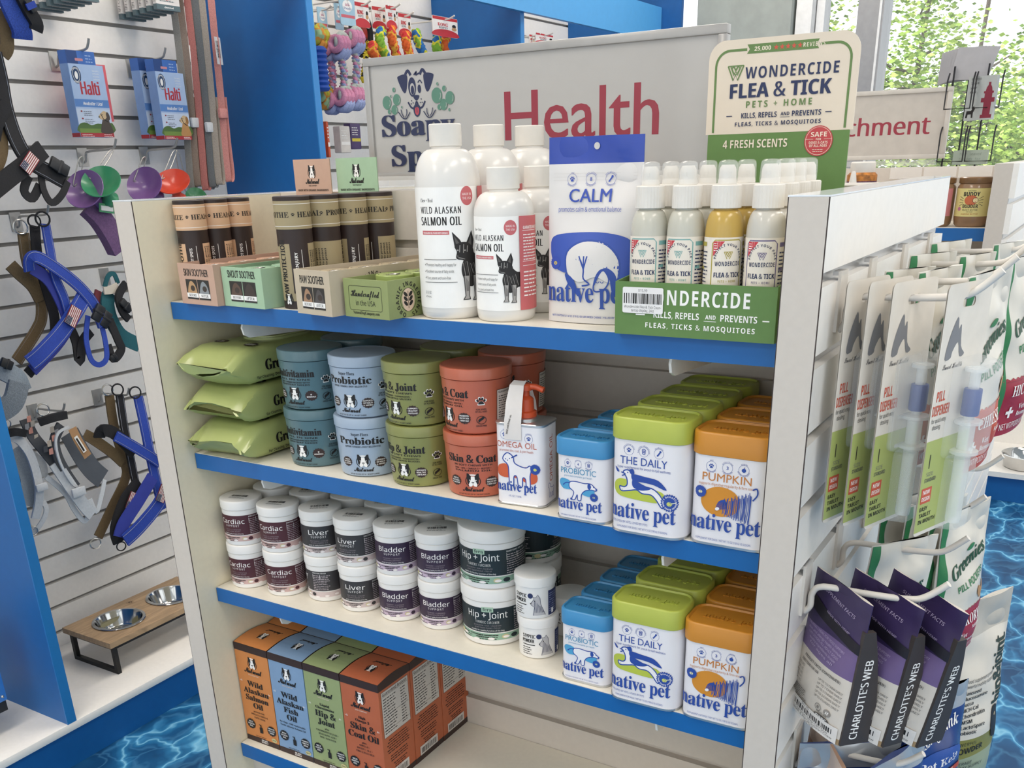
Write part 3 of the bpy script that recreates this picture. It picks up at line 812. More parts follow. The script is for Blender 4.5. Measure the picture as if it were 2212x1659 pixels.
A.poly(sp2([(-.028, .055), (-.016, .048), (-.010, .030), (-.018, .038), (-.024, .044)], 3, True), BL2)
A.stroke(sp2([(-.008, .070), (-.004, .060), (-.004, .050), (.003, .044), (-.006, .042)], 4), .0018, BL2)
for q in (-.006, 0, .004): A.stroke([(-.004, .060), (-.004+q, .074)], .0016, BL2)
A.poly(sp2([(.008, .040), (.014, .056), (.022, .062), (.032, .056), (.036, .044), (.038, .030), (.030, .034), (.026, .052), (.018, .058)], 4, True), BL2)
A.stroke(sp2([(.008, .040), (.012, .054), (.019, .060), (.026, .050), (.022, .040), (.012, .036)], 4, True), .0016, BL2, closed=True)
for q in (.013, .018): A.ring(q, .0475, .0018, .0007, BL2, 10, PI, 2*PI)
rosette(A, -.042, .066, .0075, BL, ink('#d0b84a'))
nativepet(A, -.0535, .024, .100, BL2)
A.text('NET CONTENTS 7.4 OZ (210 G) 60 AIR-DRIED CHEWS | FILLED BY WEIGHT', -.002, .0065, .0022, 'sb', BL2, w=.09)
b.art(A, pch.front, .005, both=True, base=.0009); b.build('bag', t)

# spray bottles in their green counter tray
GRN = ink('#5a8a45'); CREAM = ink('#e4d8c6')
t = thing('spray_display_tray', 'green flea and tick spray counter tray with a tall rounded header card', 'display box', (.7165, .0275, Z1), .0, 'open cardboard trays on the top shelf')
mg = mat('green_card', '#5f8145', 0.55, var=0.04, scale=60); mk = mat('card_grey_inside', '#b9b2a4', 0.7)
w, d, h, k = .1735, .245, .0545, .0018
b = MB(); b.box(0, 0, 0, w, d, k, mg); b.box(0, 0, k, w, k, h, mg); b.box(k, d-k, k, w-k, d, h, mg)
for x0 in (0, w-k): b.prism([(k, k), (d, k), (d, .110), (d-.05, .108), (k+.045, h+.004), (k, h)], x0, x0+k, mg, Matrix(((0, 0, 1, 0), (1, 0, 0, 0), (0, 1, 0, 0), (0, 0, 0, 1))))
A = Art()
A.text('WONDERCIDE', w*.50, .0325, .0150, 'sb', WH, w=.120, tr=.1)
A.text('KILLS, REPELS', w*.400, .0190, .0066, 'sb', WH, w=.050); A.text('AND', w*.615, .0203, .0042, 'sb', WH, w=.011); A.rect(w*.575, .0180, w*.65, .0185, WH)
A.text('PREVENTS', w*.785, .0190, .0066, 'sb', WH, w=.038)
A.stroke([(w*.14, .0215), (w*.20, .0215)], .0012, WH); A.stroke([(w*.925, .0215), (w*.965, .0215)], .0012, WH)
A.text('FLEAS, TICKS & MOSQUITOES', w*.545, .0085, .0052, 'sb', WH, w=.118, tr=.15)
b.art(A, flat((0, 0, 0), (1, 0, 0), (0, 0, 1)))
b.build('box_body', t)
b = MB(); A = Art()                                   # price sticker on the tray
A.poly([(.032+p, .036+q) for p, q in rrect(.046, .0265, .002)], ink('#e9e6e4'))
A.text('$15.99', .032, .0447, .0026, 'i', BLK, w=.010); A.barcode(.0105, .0325, .0535, .0430, BLK, 5)
A.text('Wondercide Flea & Tick Coun-', .032, .0280, .0026, 'i', BLK, w=.042); A.text('tertop display, 24ct', .032, .0243, .0026, 'i', BLK, w=.026)
b.art(A, flat((0, -.0008, 0), (1, 0, 0), (0, 0, 1))); b.build('price_sticker', t)
# header card
b = MB(); hz0, hz1 = .0018, .2965
cardm = mat('cream_card', '#d9cdbc', 0.55, var=0.02)
def hdr(b, x0, x1, z0, z1, r, m, y0, y1):
    p = [(x0, z0), (x1, z0)]+[(x1-r+r*math.cos(a), z1-r+r*math.sin(a)) for a in [PI/2*i/8 for i in range(9)]]+[(x0+r+r*math.cos(a), z1-r+r*math.sin(a)) for a in [PI/2+PI/2*i/8 for i in range(9)]]
    b.loft([[(a, y0, c) for a, c in p], [(a, y1, c) for a, c in p]], m)
hdr(b, .004, w-.004, k, .1975, .001, mg, d, d+k)
hdr(b, .001, w-.001, .1976, hz1, .020, cardm, d, d+k)
A = Art(); GR2 = ink('#5f7d46'); cx = w/2
A.stroke([(.010, .194), (.010, .264)]+[(.026+.016*math.cos(a), .264+.016*math.sin(a)) for a in [PI-PI/2*i/8 for i in range(9)]]+[(.046, .280)], .0026, GR2)
A.stroke([(w-.010, .194), (w-.010, .264)]+[(w-.026+.016*math.cos(a), .264+.016*math.sin(a)) for a in [PI/2*i/8 for i in range(9)]]+[(w-.046, .280)], .0026, GR2)
A.poly([(.046, .2755), (w-.046, .2755), (w-.049, .280), (w-.046, .2850), (.046, .2850), (.049, .280)], GR2)
A.text('25,000', .064, .2780, .0042, 'sb', CREAM, w=.019); A.text('REVIEWS', .122, .2780, .0042, 'sb', CREAM, w=.024, tr=.2)
for q in range(5):
    sx = .0795+.0067*q; A.put(ink('#c7503f'), [(sx+(.0031 if j % 2 == 0 else .0013)*math.sin(2*PI*j/10), .2800+(.0031 if j % 2 == 0 else .0013)*math.cos(2*PI*j/10)) for j in range(10)]+[(sx, .28)], [((j+1) % 10, j, 10) for j in range(10)])
wmark(A, .034, .2565, .0150, GR2); A.text('WONDERCIDE', .0455, .2500, .0118, 'sb', NAVY, al='l', w=.106, tr=.12)
A.text('FLEA & TICK', cx, .2300, .0150, 'sb', NAVY, w=.116, bold=.025)
A.text('PETS + HOME', cx, .2195, .0068, 'sb', GR2, w=.076, tr=.3)
A.text('KILLS, REPELS', cx-.022, .2085, .0056, 'sb', NAVY, w=.042); A.text('AND', cx+.0085, .2097, .0036, 'sb', NAVY, w=.010); A.rect(cx+.003, .2078, cx+.014, .2082, NAVY); A.text('PREVENTS', cx+.033, .2085, .0056, 'sb', NAVY, w=.033)
for s in (-1, 1): A.stroke([(cx+s*.054, .2113), (cx+s*.061, .2113)], .0009, NAVY)
A.text('FLEAS, TICKS & MOSQUITOES', cx, .2000, .0044, 'sb', NAVY, w=.100, tr=.15)
A.text('4 FRESH SCENTS', .062, .1765, .0088, 'sb', CREAM, w=.077)
A.ell(.136, .1815, .0160, .0160, ink('#b83f44'), 30); A.ring(.136, .1815, .0146, .0004, CREAM)
A.text('SAFE', .136, .1858, .0050, 'sb', CREAM, w=.018); A.text('FOR', .136, .1822, .0022, 'sb', CREAM); A.text('DOGS & CATS', .136, .1785, .0026, 'sb', CREAM, w=.021); A.text('OF ALL AGES', .136, .1752, .0026, 'sb', CREAM, w=.020)
A.micro(.128, .1740, .016, 2, .0020, CREAM, 3, 'c')
for s in (-1, 1): A.rect(.136+s*.0105-.0045, .1832, .136+s*.0105+.0045, .1835, CREAM)
A.xf(1, 0, .0055)
b.art(A, flat((0, d, 0), (1, 0, 0), (0, 0, 1))); b.build('header_card', t)

def spray(nm, acc, liquid):
    root = thing('spray_bottle', 'x', 'spray bottle', (0, 0, 0))
    R = .0192
    mb = mat('translucent_bottle_'+nm, liquid, 0.2, var=0.02, trans=0.25); b = MB()
    prof = [(R*.9, 0), (R, .003), (R, .098)]+[(.0115+(R-.0115)*math.cos(PI/2*i/7), .098+.024*math.sin(PI/2*i/7)) for i in range(1, 8)]+[(.0112, .126)]
    b.lathe(prof, mb, 40)
    A = Art(); wl = ink('#e6ddcf'); ac = ink(acc); Y0 = .0; 
    A.rect(-.034, .008, .036, .097, wl)
    A.stroke([(-.0155, .008), (-.0155, .0915), (-.0125, .0945), (.0125, .0945), (.0155, .0915), (.0155, .008)], .0012, ac)
    A.poly([(-.0145, .0935), (-.0145, .0790), (-.003, .0935)], RED); A.micro(-.0138, .0932, .005, 4, .0022, WH, 3)
    wmark(A, .001, .0800, .0068, ac); A.arc('PROTECT YOUR PACK', .001, .0770, .0120, PI/2, .0024, 'sb', NAVY)
    A.text('WONDERCIDE', .001, .0700, .0042, 'sb', NAVY, w=.026, tr=.1); A.text('FLEA & TICK', .001, .0590, .0046, 'sb', NAVY, w=.027, bold=.02)
    A.text('PETS + HOME', .001, .0540, .0022, 'sb', ac, w=.018, tr=.3)
    A.text('KILLS, REPELS AND PREVENTS', .001, .0465, .0024, 'sb', NAVY, w=.025); A.text('FLEAS, TICKS & MOSQUITOES', .001, .0435, .0018, 'sb', NAVY, w=.023)
    A.ell(.006, .0335, .0068, .0068, ink('#b83f44')); A.ring(.006, .0335, .0055, .0004, wl); A.text('SAFE', .006, .0335, .0022, 'sb', wl, w=.007)
    for sx in (.0185, -.033):
        A.rect(sx, .0885, sx+.010, .0925, ac); A.micro(sx, .086, .014, 20, .0036, NAVY, 8+int(sx*1000)); A.rect(sx, .066, sx+.006, .069, ac)
    b.art(A, cyl(R), .003); b.build('bottle_body', root)
    b = MB(); n = 60
    def rib(z, r, e): return [((r+(e if j % 2 else 0))*math.cos(2*PI*j/n), (r+(e if j % 2 else 0))*math.sin(2*PI*j/n), z) for j in range(n)]
    b.loft([rib(.1235, .0142, 0), rib(.124, .0148, .0005), rib(.1445, .0144, .0005), rib(.1455, .0136, 0), rib(.1455, .0092, 0), rib(.150, .0088, 0), rib(.152, .0078, 0)], M_cap)
    b.build('collar', root)
    b = MB(); b.lathe([(.0084, .150), (.0084, .156), (.0080, .1600), (.0060, .1635)], M_cap, 20); b.box(-.002, -.0088, .154, .002, 0, .1575, M_cap); b.build('pump_head', root)
    b = MB(); b.lathe([(.0100, .1462), (.0099, .155), (.0095, .1635), (.0088, .1662), (.0066, .1678), (.0001, .1681)], mat('clear_overcap', '#f4f6f5', 0.06, alpha=0.22, var=0.0, coat=0.6), 28, cap0=False, cap1=False)
    b.build('overcap', root)
    return root
g = 'flea and tick sprays in the green tray'
P = spray('clear_a', '#79a9a4', '#d9d6c8'); P.location = (.742, .054, Z1+.002); P['label'] = 'front clear spray bottle, leftmost in the green tray, teal framed label'; P['group'] = g
dup(P, (.746, .098, Z1+.002), .2, 'clear spray bottle directly behind the leftmost front one', g)
dup(P, (.7825, .054, Z1+.002), -.04, 'second clear spray bottle from the left in the front row, teal framed label', g)
dup(P, (.787, .098, Z1+.002), .1, 'clear spray bottle behind the second front one', g)
P = spray('amber', '#a89a3c', '#d6b25c'); P.location = (.8235, .054, Z1+.002); P.rotation_euler = (0, 0, .55); P['label'] = 'yellow spray bottle with olive framed label, third in the front row'; P['group'] = g
dup(P, (.828, .098, Z1+.002), .5, 'yellow spray bottle behind the front yellow one', g)
P = spray('clear_b', '#6f6488', '#dcd8ce'); P.location = (.8660, .054, Z1+.002); P.rotation_euler = (0, 0, .12); P['label'] = 'clear spray bottle with purple framed label beside the right panel'; P['group'] = g
for q, y in enumerate((.098, .140, .182)):
    dup(P, (.8675, y, Z1+.002), .1, 'clear spray bottle %s behind the purple framed one at the right panel' % ('first', 'second', 'third')[q], g)

# ------------------------------------------------------------------ sign that stands on the unit
SG = 0.345
t = thing('shelf_sign', 'white framed Health sign with a dog head logo on top of the shelf unit', 'sign', (.142, SG, H+.014))
sw, sh_ = .569, .1705
M_sf = mat('sign_frame_shaded', '#a5a3a1', 0.3, 0.2); M_sp = mat('sign_sheet', '#adaba9', 0.12, var=0.01, coat=0.5)  # white sign; its dim backlit look is put into these greys
b = MB()
for a in ((0, 0, sw, .011), (0, sh_-.011, sw, sh_), (0, .011, .011, sh_-.011), (sw-.011, .011, sw, sh_-.011)):
    b.box(a[0], 0, a[1], a[2], .016, a[3], M_sf, bev=.0012)
b.build('frame', t)
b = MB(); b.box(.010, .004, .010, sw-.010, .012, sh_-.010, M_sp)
A = Art(); DN = ink('#252c4d', 0.3); MR = ink('#8f2f3e', 0.3); TE = ink('#56806f', 0.3); SW = ink('#adaba9', 0.2)
A.text('Health', .3645, .0500, .0625, 'g', MR, w=.234, bold=.012)
# emblem: dog head with bubbles over the shop name
X0, Y0, q = .0945, .1225, .052
Q = lambda pts: [(X0+a*q, Y0+c*q) for a, c in pts]
for s in (-1, 1):
    A.poly(Q(sp2([(s*.30, .42), (s*.60, .40), (s*.62, .30), (s*.48, .02), (s*.38, -.04), (s*.31, .12)], 4, True)), DN)
    A.stroke(Q(sp2([(s*.16, .40), (s*.25, .52), (s*.34, .44), (s*.36, .36)], 4)), .0042, DN)
A.stroke(Q(sp2([(-.05, .40), (.05, .48), (.02, .40), (.14, .44)], 4)), .0022, DN)
A.ell(X0-.13*q, Y0+.10*q, .135*q, .25*q, DN, 24); A.ell(X0-.125*q, Y0+.05*q, .085*q, .15*q, SW, 20); A.ell(X0-.12*q, Y0+.02*q, .06*q, .115*q, DN, 18)
A.ell(X0+.12*q, Y0+.04*q, .06*q, .11*q, DN, 16); A.stroke(Q(sp2([(.08, .20), (.15, .26), (.22, .18)], 4)), .0016, DN)
A.poly(Q(sp2([(-.10, -.13), (0, -.11), (.10, -.13), (.08, -.20), (0, -.25), (-.08, -.20)], 4, True)), DN)
A.stroke(Q(sp2([(-.30, -.28), (-.20, -.42), (-.08, -.44), (0, -.28), (.08, -.44), (.20, -.42), (.30, -.28)], 5)), .0026, DN)
A.poly(Q(sp2([(-.12, -.42), (-.10, -.60), (0, -.68), (.10, -.60), (.12, -.42), (0, -.34)], 4, True)), DN)
A.poly(Q(sp2([(-.065, -.46), (-.06, -.58), (0, -.63), (.06, -.58), (.065, -.46), (0, -.42)], 4, True)), ink('#b04450', 0.3)); A.stroke(Q([(0, -.42), (0, -.57)]), .0012, DN)
for sx, sy in ((-.17, -.25), (-.12, -.31), (-.19, -.33), (.17, -.22), (.13, -.31), (.2, -.31)): A.ell(X0+sx*q, Y0+sy*q, .0010, .0010, DN, 8)
for bx, by, br in ((-1.06, -.26, .16), (-.70, -.20, .135), (-.80, -.46, .115), (-.78, .06, .055), (-.99, -.50, .06), (-.53, -.40, .03), (-.90, -.10, .03), (.72, -.16, .18), (1.16, -.24, .15), (.94, -.40, .13), (.98, -.00, .065), (.79, -.46, .065), (.76, .13, .035), (1.13, -.54, .035)):
    A.ell(X0+bx*q, Y0+by*q, br*q, br*q*1.12, TE, 18); A.ring(X0+bx*q, Y0+by*q, br*q*.74, .0007, SW, 10, -.9, .5)
for s in (-1, 1):
    A.stroke(Q(sp2([(s*.66, -.52), (s*.52, -.68), (s*.38, -.70), (s*.24, -.54)], 4)), .0015, DN)
    A.stroke(Q(sp2([(s*.56, -.46), (s*.53, -.58), (s*.46, -.67)], 4)), .0013, DN); A.stroke(Q(sp2([(s*.36, -.46), (s*.36, -.58), (s*.42, -.68)], 4)), .0013, DN)
A.text('Soapy', .0945, .0625, .0285, 'rb', DN, w=.133, bold=.05); A.text('Spot', .0950, .0205, .0285, 'rb', DN, w=.104, bold=.05)
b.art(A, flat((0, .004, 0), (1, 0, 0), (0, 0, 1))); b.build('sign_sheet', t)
b = MB()
b.box(.02, -.010, -.0125, sw-.02, .028, -.0095, M_clear); b.box(.02, -.010, -.0095, sw-.02, -.007, .006, M_clear); b.box(.02, .019, -.0095, sw-.02, .022, .006, M_clear)
b.box(.02, -.010, -.0138, sw-.02, .028, -.0125, M_clear)
o = b.build('sign_holder', t); o['label'] = 'clear plastic holder rail'
# ------------------------------------------------------------------ second shelf
Z2, Z3, Z4 = ZS[2]+.0004, ZS[3]+.0004, ZS[4]+.0004
DKB = ink('#33211e')
# wipes
M_wipe = mat('green_foil_pack', '#a7b070', 0.28, var=0.05, scale=25, bump=0.35)
def wipes(label, x, y, z, rz, seed, top):
    t = thing('wipes_pack', label, 'wipes', (x, y, z), rz, 'green wipes packs')
    R = random.Random(seed); w, d, h = .116, .200, .054
    b = MB(); rings = []; n = 32
    for i in range(19):
        q = i/18; yy = -.026+(d+.052)*q
        e = abs(q-.5)*2; k = max(0.015, 1-max(0, (e-.66)/.34)**1.6*.985)
        ring = []
        for j in range(n):
            a = 2*PI*j/n; ca, sa = math.cos(a), math.sin(a)
            xx = w/2*math.copysign(abs(ca)**.34, ca)*(1+.05*max(0, e-.7)); zz = h/2*k*math.copysign(abs(sa)**.42, sa)
            zz += R.uniform(-.0010, .0010)*(1 if e > .5 else .3)+(.011*math.sin(2.2*ca*2+seed)*(e-.66)*2 if e > .66 else 0)
            ring.append((xx, yy+(R.uniform(-.003, .003) if e > .85 else 0), zz+h/2-(.008*max(0, e-.6))))
        rings.append(ring)
    b.loft(rings, M_wipe)
    A = Art()
    A.text('Grooming Wipes', .040, .019, .0150, 'rb', BLK, al='l', w=.130, bold=.04); A.text('For Cleaning, Deodorizing and Moisturizing', .022, .0085, .0040, 'sb', BLK, al='l', w=.110)
    b.art(A, lambda u, v, q: Vector((w/2+q+.0012, u, v)))
    A = Art()
    seal(A, -.030, .040, .0115, DKB, ['50', 'COUNT'], WH); seal(A, .036, .038, .0115, DKB, ['FOR ALL', 'BREEDS'], WH)
    for q in range(3): A.text('with natural ingredients for a', -.004, .060-.005*q, .003, 'sb', BLK, al='l', w=.038)
    b.art(A, lambda u, v, q: Vector((u, v, h+q+.0002)))
    b.build('pack', t)
    if top:
        b = MB(); p = [(a, .125+c) for a, c in rrect(.074, .110, .032)]
        b.loft([[(a, c, h-.002) for a, c in p], [(a, c, h+.0025) for a, c in p]], mat('clear_green_flap', '#b3bd86', 0.2, coat=0.4))
        p2 = [(a, .125+c) for a, c in rrect(.058, .094, .026)]
        b.loft([[(a, c, h+.0025) for a, c in p2], [(a, c, h+.0042) for a, c in p2]], mat('clear_green_flap_b', '#bcc78c', 0.2, coat=0.4))
        A = Art(); A.text('Natural', .004, .115, .011, 'sc', BLK, w=.044, rot=.1, bold=.05); boston(A, .002, .140, .022, BLK, WH)
        b.art(A, lambda u, v, q: Vector((u, v, h+.0042+q)))
        b.build('resealable_flap', t)
    return t
wipes('lowest green wipes pack of the stack beside the left panel', .0705, .048, Z2, -.02, 1, False)
wipes('middle green wipes pack of the stack beside the left panel', .0715, .050, Z2+.0555, .03, 2, False)
wipes('topmost green wipes pack with a round reseal flap', .0695, .046, Z2+.111, -.05, 5, True)

# soft chew jars
def chew_jar(nm, body, title, sub, seals, sub2=None):
    root = thing('chew_jar', 'x', 'jar', (0, 0, 0))
    m = mat('jar_'+nm, body, 0.32, var=0.03, coat=0.25)
    b = MB(); b.lathe([(.0385, 0), (.0412, .002), (.0422, .010), (.0450, .0800), (.0452, .0835), (.0438, .0842)], m, 56)
    A = Art()
    A.text(title, -.002, .0580, .0122, 'rb', BLK, w=min(.068, .0095*len(title)*.94), bold=.035)
    if sub2: A.text(sub2, -.002, .0730, .0050, 'rb', BLK, w=.024)
    A.text(sub[0], 0, .0525, .0030, 'sb', BLK, w=.052)
    for q, s in enumerate(sub[1:]): A.text(s, 0, .0475-.004*q, .0026, 'sb', BLK, w=.050)
    boston(A, 0, .0290, .0250, BLK, WH); natural(A, 0, .0105, .030, BLK)
    seal(A, -.0255, .027, .0088, DKB, ['WITH', 'NATURAL', 'FLAVOR'], WH); seal(A, .0255, .026, .0092, DKB, seals, WH)
    A.text('NET WT 10.5 OZ (297 G) | 90 SOFT CHEWS', 0, .0045, .0023, 'sb', BLK, w=.044)
    px = .0485
    A.paw(px, .0523, .0150, WH); A.paw(px, .0525, .0122, BLK); A.text('FOR DOGS', px, .0390, .0026, 'sb', BLK, w=.013); A.text('OF ALL AGES', px, .0355, .0026, 'sb', BLK, w=.015)
    A.ring(px, .0235, .0062, .0008, BLK); A.stroke([(px-.0045, .019), (px+.0045, .028)], .0008, BLK)
    for q in range(3): A.ell(px-.002+.002*q, .0235+.0015*q, .0018, .003, BLK, 8, rot=-.6)
    A.text('GRAIN FREE', px, .0130, .0026, 'sb', BLK, w=.014)
    A.rect(.070, .010, .112, .068, BLK); A.rect(.0705, .0105, .1115, .0675, ink('#d8cdc2'))
    A.text('GUARANTEED ANALYSIS', .091, .0625, .0030, 'sb', BLK, w=.037); A.micro(.073, .0605, .036, 13, .0036, BLK, 4)
    b.art(A, cyl(.0422, taper=.0402, z0=.010), .005) if False else b.art(A, lambda u, v, d: cyl(.0422+(v-.010)*.0400+d)(u*(.0422+(v-.010)*.04)/.0436, v, 0), .005)
    b.build('jar_body', root)
    b = MB(); b.lathe([(.0448, .0845), (.0462, .0850), (.0464, .0990), (.0458, .1010), (.0445, .1018), (.0440, .1014)], m, 56)
    b.build('lid', root)
    return root
JH = .0836
spec = {
 'teal': ('#557279', 'Multivitamin', ['ALL IN ONE', 'SOFT CHEWS PACKED WITH', 'EVERYDAY NEEDS'], ['9', 'MINERALS'], None, [(.205, .099, 0, .12), (.205, .099, 1, .08), (.2015, .196, 0, 0), (.2015, .196, 1, 0)]),
 'sky': ('#a0b0c3', 'Probiotic', ['SUPPORT 7 STRAINS & OVER 1 BILLION CFUS'], ['SUPPORTS', 'GUT HEALTH', '& MORE'], 'Super-Flora', [(.3035, .095, 0, .46), (.3035, .095, 1, .20)]),
 'olive': ('#888b50', 'Hip & Joint', ['90 SOFT CHEWS', 'GLUCOSAMINE + CHONDROITIN +', 'GREEN LIPPED MUSSEL'], ['SUPPORTS', 'HEALTHY', 'CARTILAGE'], None, [(.398, .092, 0, .02), (.398, .092, 1, -.12), (.390, .190, 0, 0), (.390, .190, 1, 0)]),
 'coral': ('#bb6349', 'Skin & Coat', ['90 SOFT CHEWS WITH', 'DHA + EPA + OMEGA-3 + BIOTIN +', 'SALMON OIL'], ['PROMOTES', 'HEALTHY SKIN', '& SHINY COAT'], None, [(.4925, .092, 0, .36), (.4925, .092, 1, -.40), (.486, .192, 0, -.1), (.486, .192, 1, -.1)]),
}
words = {'teal': 'teal multivitamin', 'sky': 'pale blue probiotic', 'olive': 'olive green hip and joint', 'coral': 'coral skin and coat'}
for nm, (hx, title, sub, seals, sub2, pos) in spec.items():
    P = chew_jar(nm, hx, title, sub, seals, sub2)
    for i, (x, y, lv, rz) in enumerate(pos):
        lab = '%s chew jar, %s %s' % (words[nm], 'top one' if lv else 'bottom one', 'of the front stack' if i < 2 else 'of the stack behind the front one')
        if i == 0: P.location = (x, y, Z2); P.rotation_euler = (0, 0, rz); P['label'] = lab; P['group'] = 'soft chew jars'; P.scale = (1, 1, .82)
        else: dup(P, (x, y, Z2+lv*(JH+.0002)), rz, lab, 'soft chew jars')

# tins: white rounded-rectangle body, coloured deep lid with raised lettering
def tin_can(nm, hx, w, d, h, lid, title, sub, draw, tcol, w_title):
    root = thing('supplement_tin', 'x', 'tin', (0, 0, 0))
    mb = mat('white_tin', '#e6e3e6', 0.35, var=0.01); ml = mat('tin_lid_'+nm, hx, 0.38, var=0.03)
    r = min(w, d)*.30; b = MB(); p = rrect(w-.003, d-.003, r)
    b.loft([[(x, y, .0022) for x, y in p], [(x, y, h-lid+.002) for x, y in p]], mb)
    A = Art(); q = w/.093; ct = -.003*q
    zz = h-lid
    for i, s in enumerate(draw['stamps']):
        stamp(A, ct+(-.0178+.0178*i)*q, zz-.0115*q, .0056*q, BL2, s[0], s[1], s[2])
    A.text(title, ct, zz-.0275*q, .0088*q, 'g', tcol, w=w_title*q)
    A.text(sub, ct, zz-.0325*q, .0028*q, 'i', tcol, w=draw['subw']*q)
    B = Art(); draw['pic'](B, q); A.join(B, .84, 0, .0195*q)
    nativepet(A, ct-.0415*q, .0185*q, .081*q, BL2)
    if nm == 'daily': A.text('DEVELOPED BY VETS, LOVED BY PETS', ct-.016*q, .0120*q, .0026*q, 'i', BL2, w=.046*q)
    A.text('SUPPLEMENT FOR DOGS | NET WT 7.5 OZ (198 G) 35 SCOOPS', ct, .0062*q, .0023*q, 'i', BL2, w=.062*q)
    fy = -(d-.003)/2
    hw = w/2-.0015-r
    def fn(u, v, dd):
        if abs(u) <= hw: return Vector((u, fy-dd, v))
        a = (abs(u)-hw)/r; s = 1 if u > 0 else -1
        return Vector((s*(hw+(r+dd)*math.sin(a)), fy+r-(r+dd)*math.cos(a), v))
    b.art(A, fn, .004)
    # recycling mark on the right-hand face
    A = Art(); A.ring(0, .020*q, .004*q, .0009*q, BL2, 14)
    b.art(A, flat(((w-.003)/2, 0, 0), (0, 1, 0), (0, 0, 1)))
    b.build('tin_body', root)
    b = MB(); p2 = rrect(w-.0012, d-.0012, r); b.loft([[(x, y, 0) for x, y in p2], [(x, y, .0026) for x, y in p2]], M_alu); b.build('base_rim', root)
    b = MB(); R2 = lambda i, z: [(x, y, z) for x, y in rrect(w-i*2, d-i*2, r-i)]
    b.loft([R2(.0008, zz), R2(0, zz+.0006), R2(0, h-.0022), R2(.0012, h-.0004), R2(.0022, h), R2(.0036, h), R2(.0048, h-.0022)], ml)
    A = Art(); A.text('native pet', .002, -.005*q, .0105*q, 'rb', ml, w=.062*q)
    b.art(A, lambda u, v, dd: Vector((u, v, h-.0022+.0011+dd)))
    for m, vs, fs in A.L:
        b.add([(x, y, h-.0023) for x, y in vs]+[(x, y, h-.0012) for x, y in vs], _sides(fs, len(vs)), ml)
    b.build('lid', root)
    return root
def _sides(fs, n):
    cnt = {}
    for f in fs:
        for i in range(len(f)):
            a, b_ = f[i], f[(i+1) % len(f)]; cnt[(a, b_)] = 1
    return [(a, b_, b_+n, a+n) for (a, b_) in cnt if (b_, a) not in cnt]
WT = ink('#e9e6e8')
def pic_pro(A, q):
    P = lambda pts, k=5, c=False: sp2([(x*q, y*q) for x, y in pts], k, c)
    A.poly(P([(-.043, .046), (-.038, .055), (-.026, .055), (-.012, .048), (.006, .046), (.024, .044), (.030, .036), (.024, .028), (.010, .028), (-.010, .036), (-.032, .036)], 4, True), ink('#4d9cc8'))
    body = P([(-.020, .050), (-.008, .0525), (.008, .051), (.018, .052), (.024, .051), (.030, .046), (.034, .043), (.032, .040), (.024, .041), (.012, .038), (.004, .030), (.002, .018), (-.004, .018), (-.005, .028), (-.010, .018), (-.016, .019), (-.012, .032), (-.021, .040)], 4, True)
    A.poly(body, WT); A.stroke(body, .0017*q, BL2, closed=True)
    A.poly(P([(.016, .050), (.020, .052), (.023, .046), (.020, .041), (.016, .043)], 3, True), BL2); A.ell(.0275*q, .0465*q, .0008*q, .0011*q, BL2, 8); A.ell(.033*q, .0425*q, .0018*q, .0014*q, BL2, 8)
    A.stroke(P([(-.020, .049), (-.028, .048), (-.034, .043)]), .0018*q, BL2); rosette(A, .0285*q, .027*q, .0082*q, BL2); A.text('6B', .0285*q, .0255*q, .003*q, 'sb', ink('#cfd6a0'))
def pic_day(A, q):
    P = lambda pts, k=5, c=False: sp2([(x*q, y*q) for x, y in pts], k, c)
    A.poly(P([(-.046, .046), (-.036, .053), (-.020, .051), (0, .044), (.022, .042), (.028, .034), (.018, .026), (-.010, .026), (-.036, .029), (-.046, .036)], 4, True), ink('#b3bf45'))
    body = P([(-.032, .063), (-.026, .066), (-.020, .063), (-.019, .055), (-.012, .048), (0, .046), (.012, .044), (.022, .036), (.028, .024), (.024, .020), (.016, .030), (.008, .036), (-.004, .036), (-.012, .040), (-.022, .038), (-.034, .036), (-.037, .042), (-.030, .042), (-.026, .046), (-.027, .055)], 4, True)
    A.poly(body, WT); A.stroke(body, .0017*q, BL2, closed=True)
    A.poly(P([(-.019, .061), (0, .0595), (.018, .057), (.030, .0465), (.026, .0455), (.012, .050), (-.004, .0515), (-.016, .052)], 3, True), BL2)
    A.poly(P([(-.018, .054), (-.008, .050), (.004, .046), (.010, .046), (.004, .042), (-.008, .040), (-.018, .044)], 4, True), BL2)
    A.poly(P([(-.024, .066), (-.018, .068), (-.016, .062), (-.020, .060)], 3, True), BL2); A.ell(-.0255*q, .0625*q, .0009*q, .0009*q, BL2, 8)
    A.poly(P([(-.046, .068), (-.041, .066), (-.038, .062), (-.042, .062)], 3, True), BL2); A.stroke(P([(-.035, .062), (-.029, .060), (-.034, .057)]), .0016*q, BL2)
    rosette(A, .0345*q, .0285*q, .0125*q, BL2); A.ell(.0345*q, .0270*q, .0036*q, .003*q, ink('#c9cf6a'), 14); A.stroke([(.037*q, .028*q), (.0425*q, .029*q)], .0012*q, ink('#e0e3c2'))
    A.arc('11 benefits', .0345*q, .0285*q, .0075*q, PI/2, .0026*q, 'sb', WT); A.arc('one tasty scoop', .0345*q, .0285*q, .0098*q, -PI/2, .0026*q, 'sb', WT, bottom=True)
